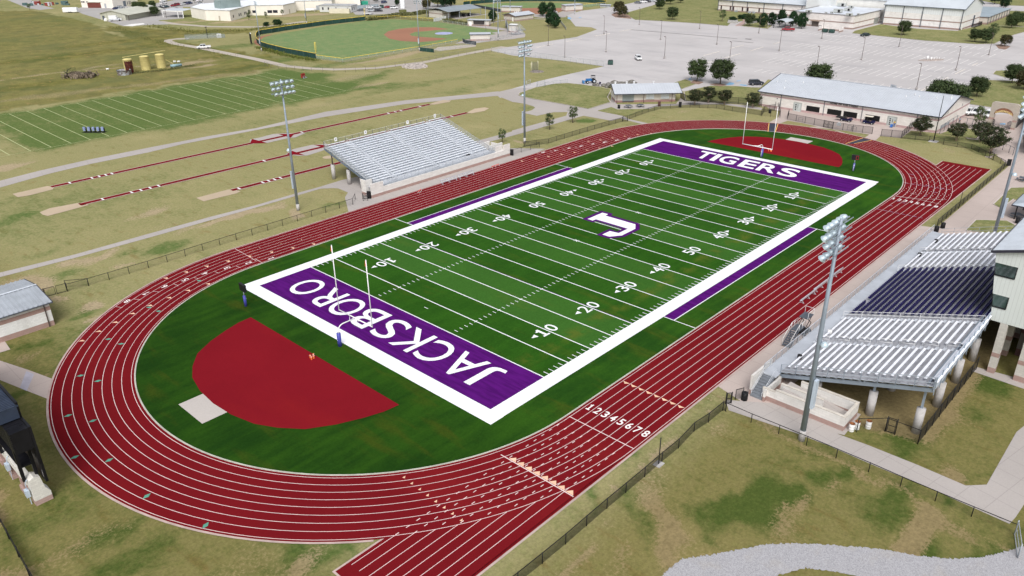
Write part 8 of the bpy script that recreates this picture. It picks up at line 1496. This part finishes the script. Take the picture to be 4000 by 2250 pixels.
p=W('A2',0,245); q=W('A2',635,257); t=thing('portable_classroom','long pale grey portable classroom with small windows','building',(*p,0),dirang(p,q)); L=math.dist(p,q); b_=MB(); b_.box(0,L,0,8.5,.15,3.6); part('wall',b_,mat('portable_grey',(.60,.61,.60),.7,0,.05,.4),t); b_=MB(); b_.box(-.3,L+.3,-.3,8.8,3.62,3.85); part('roof',b_,mat('portable_roof',(.40,.41,.42),.6),t)
for x in (.08,.26,.5,.87): b_=MB(); b_.box(L*x,L*x+.9,-.06,-.01,1.3,2.7); part('window',b_,WIN,t)
for y in (1,3.5): b_=MB(); b_.box(L+.01,L+.06,y,y+.7,1.3,2.7); part('window',b_,WIN,t)
p=W('A2',187,268); q=W('A2',590,270); t=thing('storage_container','cream shipping container in front of the portable classroom','container',(*p,0),dirang(p,q)); L=math.dist(p,q); b_=MB(); b_.box(0,L,0,2.4,0,2.45); [b_.box(x,x+.12,-.04,-.002,.15,2.35) for x in np.arange(.2,L,.35)]; part('body',b_,mat('container_cream',(.68,.64,.52),.6,0,.06,.5),t); b_=MB(); b_.box(L+.005,L+.05,.2,2.2,.1,2.3); part('doors',b_,mat('container_door',(.6,.56,.45),.6),t)
t=thing('white_tank','tall white vertical tank beside the dark tree, top of the small car park','tank',(*W('A2',1665,165),0)); b_=MB(); b_.rev((0,0,0),[(1.4,0),(1.4,4.6),(1.1,5.2),(.1,5.4)],16); part('shell',b_,AM,t)
t=thing('gas_tank','long white horizontal gas tank beside the white school','tank',(*W('A1',2400,232),0),-.5); b_=MB(); b_.tube([(-3.2,0,1.0),(3.2,0,1.0)],.75,14); part('shell',b_,AM,t); b_=MB(); b_.box(-2,-1.7,-.5,.5,0,.5); b_.box(1.7,2,-.5,.5,0,.5); part('saddle',b_,STONEC,t)
t=thing('green_box','bright green container top in the small car park','container',(*W('A2',900,100),0),-.5); b_=MB(); b_.prism([(-1,0),(1,0),(1.1,1.8),(0,2.3),(-1.1,1.8)],-2,2); part('body',b_,mat('bright_green',(.03,.30,.20),.6),t)
t=thing('dark_green_bin','dark grey green square bin among the cars of the small car park','bin',(*W('A2',1245,165),0),-.4); b_=MB(); b_.box(-1,1,-.8,.8,.1,1.7); part('body',b_,mat('dumpster_green',(.035,.075,.065),.6),t); b_=MB(); b_.box(-1,1,-.82,.82,1.71,1.8); part('lid',b_,BLK,t)
b_=MB(); b_.box(-2,2,-1,1,0,1.4); one('hedge_block',b_,WEEDL,'square clipped dull hedge beside the lane above the ballpark','hedge',(*W('A2',1665,248),0),-.5)
t=thing('utility_pen','small fenced utility pen with white cabinet and dark lamp pole above the dirt lane','utility pen',(*W('t00',2090,385),0)); 
b_=MB(); q=[(-9,3),(-7,8),(6,1),(6,-5)]; 
for i in range(4): b_.quad((*q[i],0),(*q[(i+1)%4],0),(*q[(i+1)%4],1.6),(*q[i],1.6))
part('fence_mesh',b_,netmat('pen_mesh',(.25,.30,.32),.4),t); b_=MB(); b_.box(3.5,5,-3.5,-2,0,1.7); part('cabinet',b_,WPL,t); b_=MB(); b_.cyl(0,0,0,4.8,.14,6); b_.box(-.5,.4,-.2,.2,4.8,5.0); part('lamp_pole',b_,BLK,t)
t=thing('far_pavilion','line of blue green sheds and machines beyond the field, top left','sheds',(*W('t00',600,52),0),-.9); t['kind']='stuff'
b_=MB(); rr=random.Random(9)
for i in range(22): x=rr.uniform(-25,10); y=rr.uniform(-4,6); s_=rr.uniform(.7,2.0); b_.box(x-s_,x+s_,y-s_*.6,y+s_*.6,0,s_*1.1,rr.choice([0,0,1,2]),rr.random()*3)
part('sheds',b_,[mat('teal_grey',(.09,.15,.15),.8),mat('junk_red',(.25,.05,.04),.8),mat('junk_pale',(.5,.52,.55),.8)],t)['kind']='stuff'
for i,(k,x,y,h,lab) in enumerate([('t00',1675,180,4.8,'dark lamp pole before the white school canopy'),('A2',990,80,6,'lamp pole at the top of the small car park'),('A2',2590,30,5,'dark pole at the top edge by the foul pole'),('A3',978,50,6,'dark power pole beyond the softball fence, left'),('A3',1040,52,5.5,'dark power pole beyond the softball fence, right'),('A3',740,80,6,'dark power pole behind the batting shed')]):
    b_=MB(); b_.tube([(0,0,0),(0,0,h)],.1,6); b_.bar((-.6,0,h-.1),(.6,0,h-.1),.1); one('utility_pole',b_,BRN,lab,'pole',(*W(k,x,y),0),0,'thin utility poles')
# prototypes never placed are removed
for o in list(bpy.data.objects):
    if o.type=='EMPTY' and o.parent is None and o.get('label','x')=='':
        for c in list(KIDS.get(o,[])): 
            for g in KIDS.get(c,[]): bpy.data.objects.remove(g)
            bpy.data.objects.remove(c)
        bpy.data.objects.remove(o)
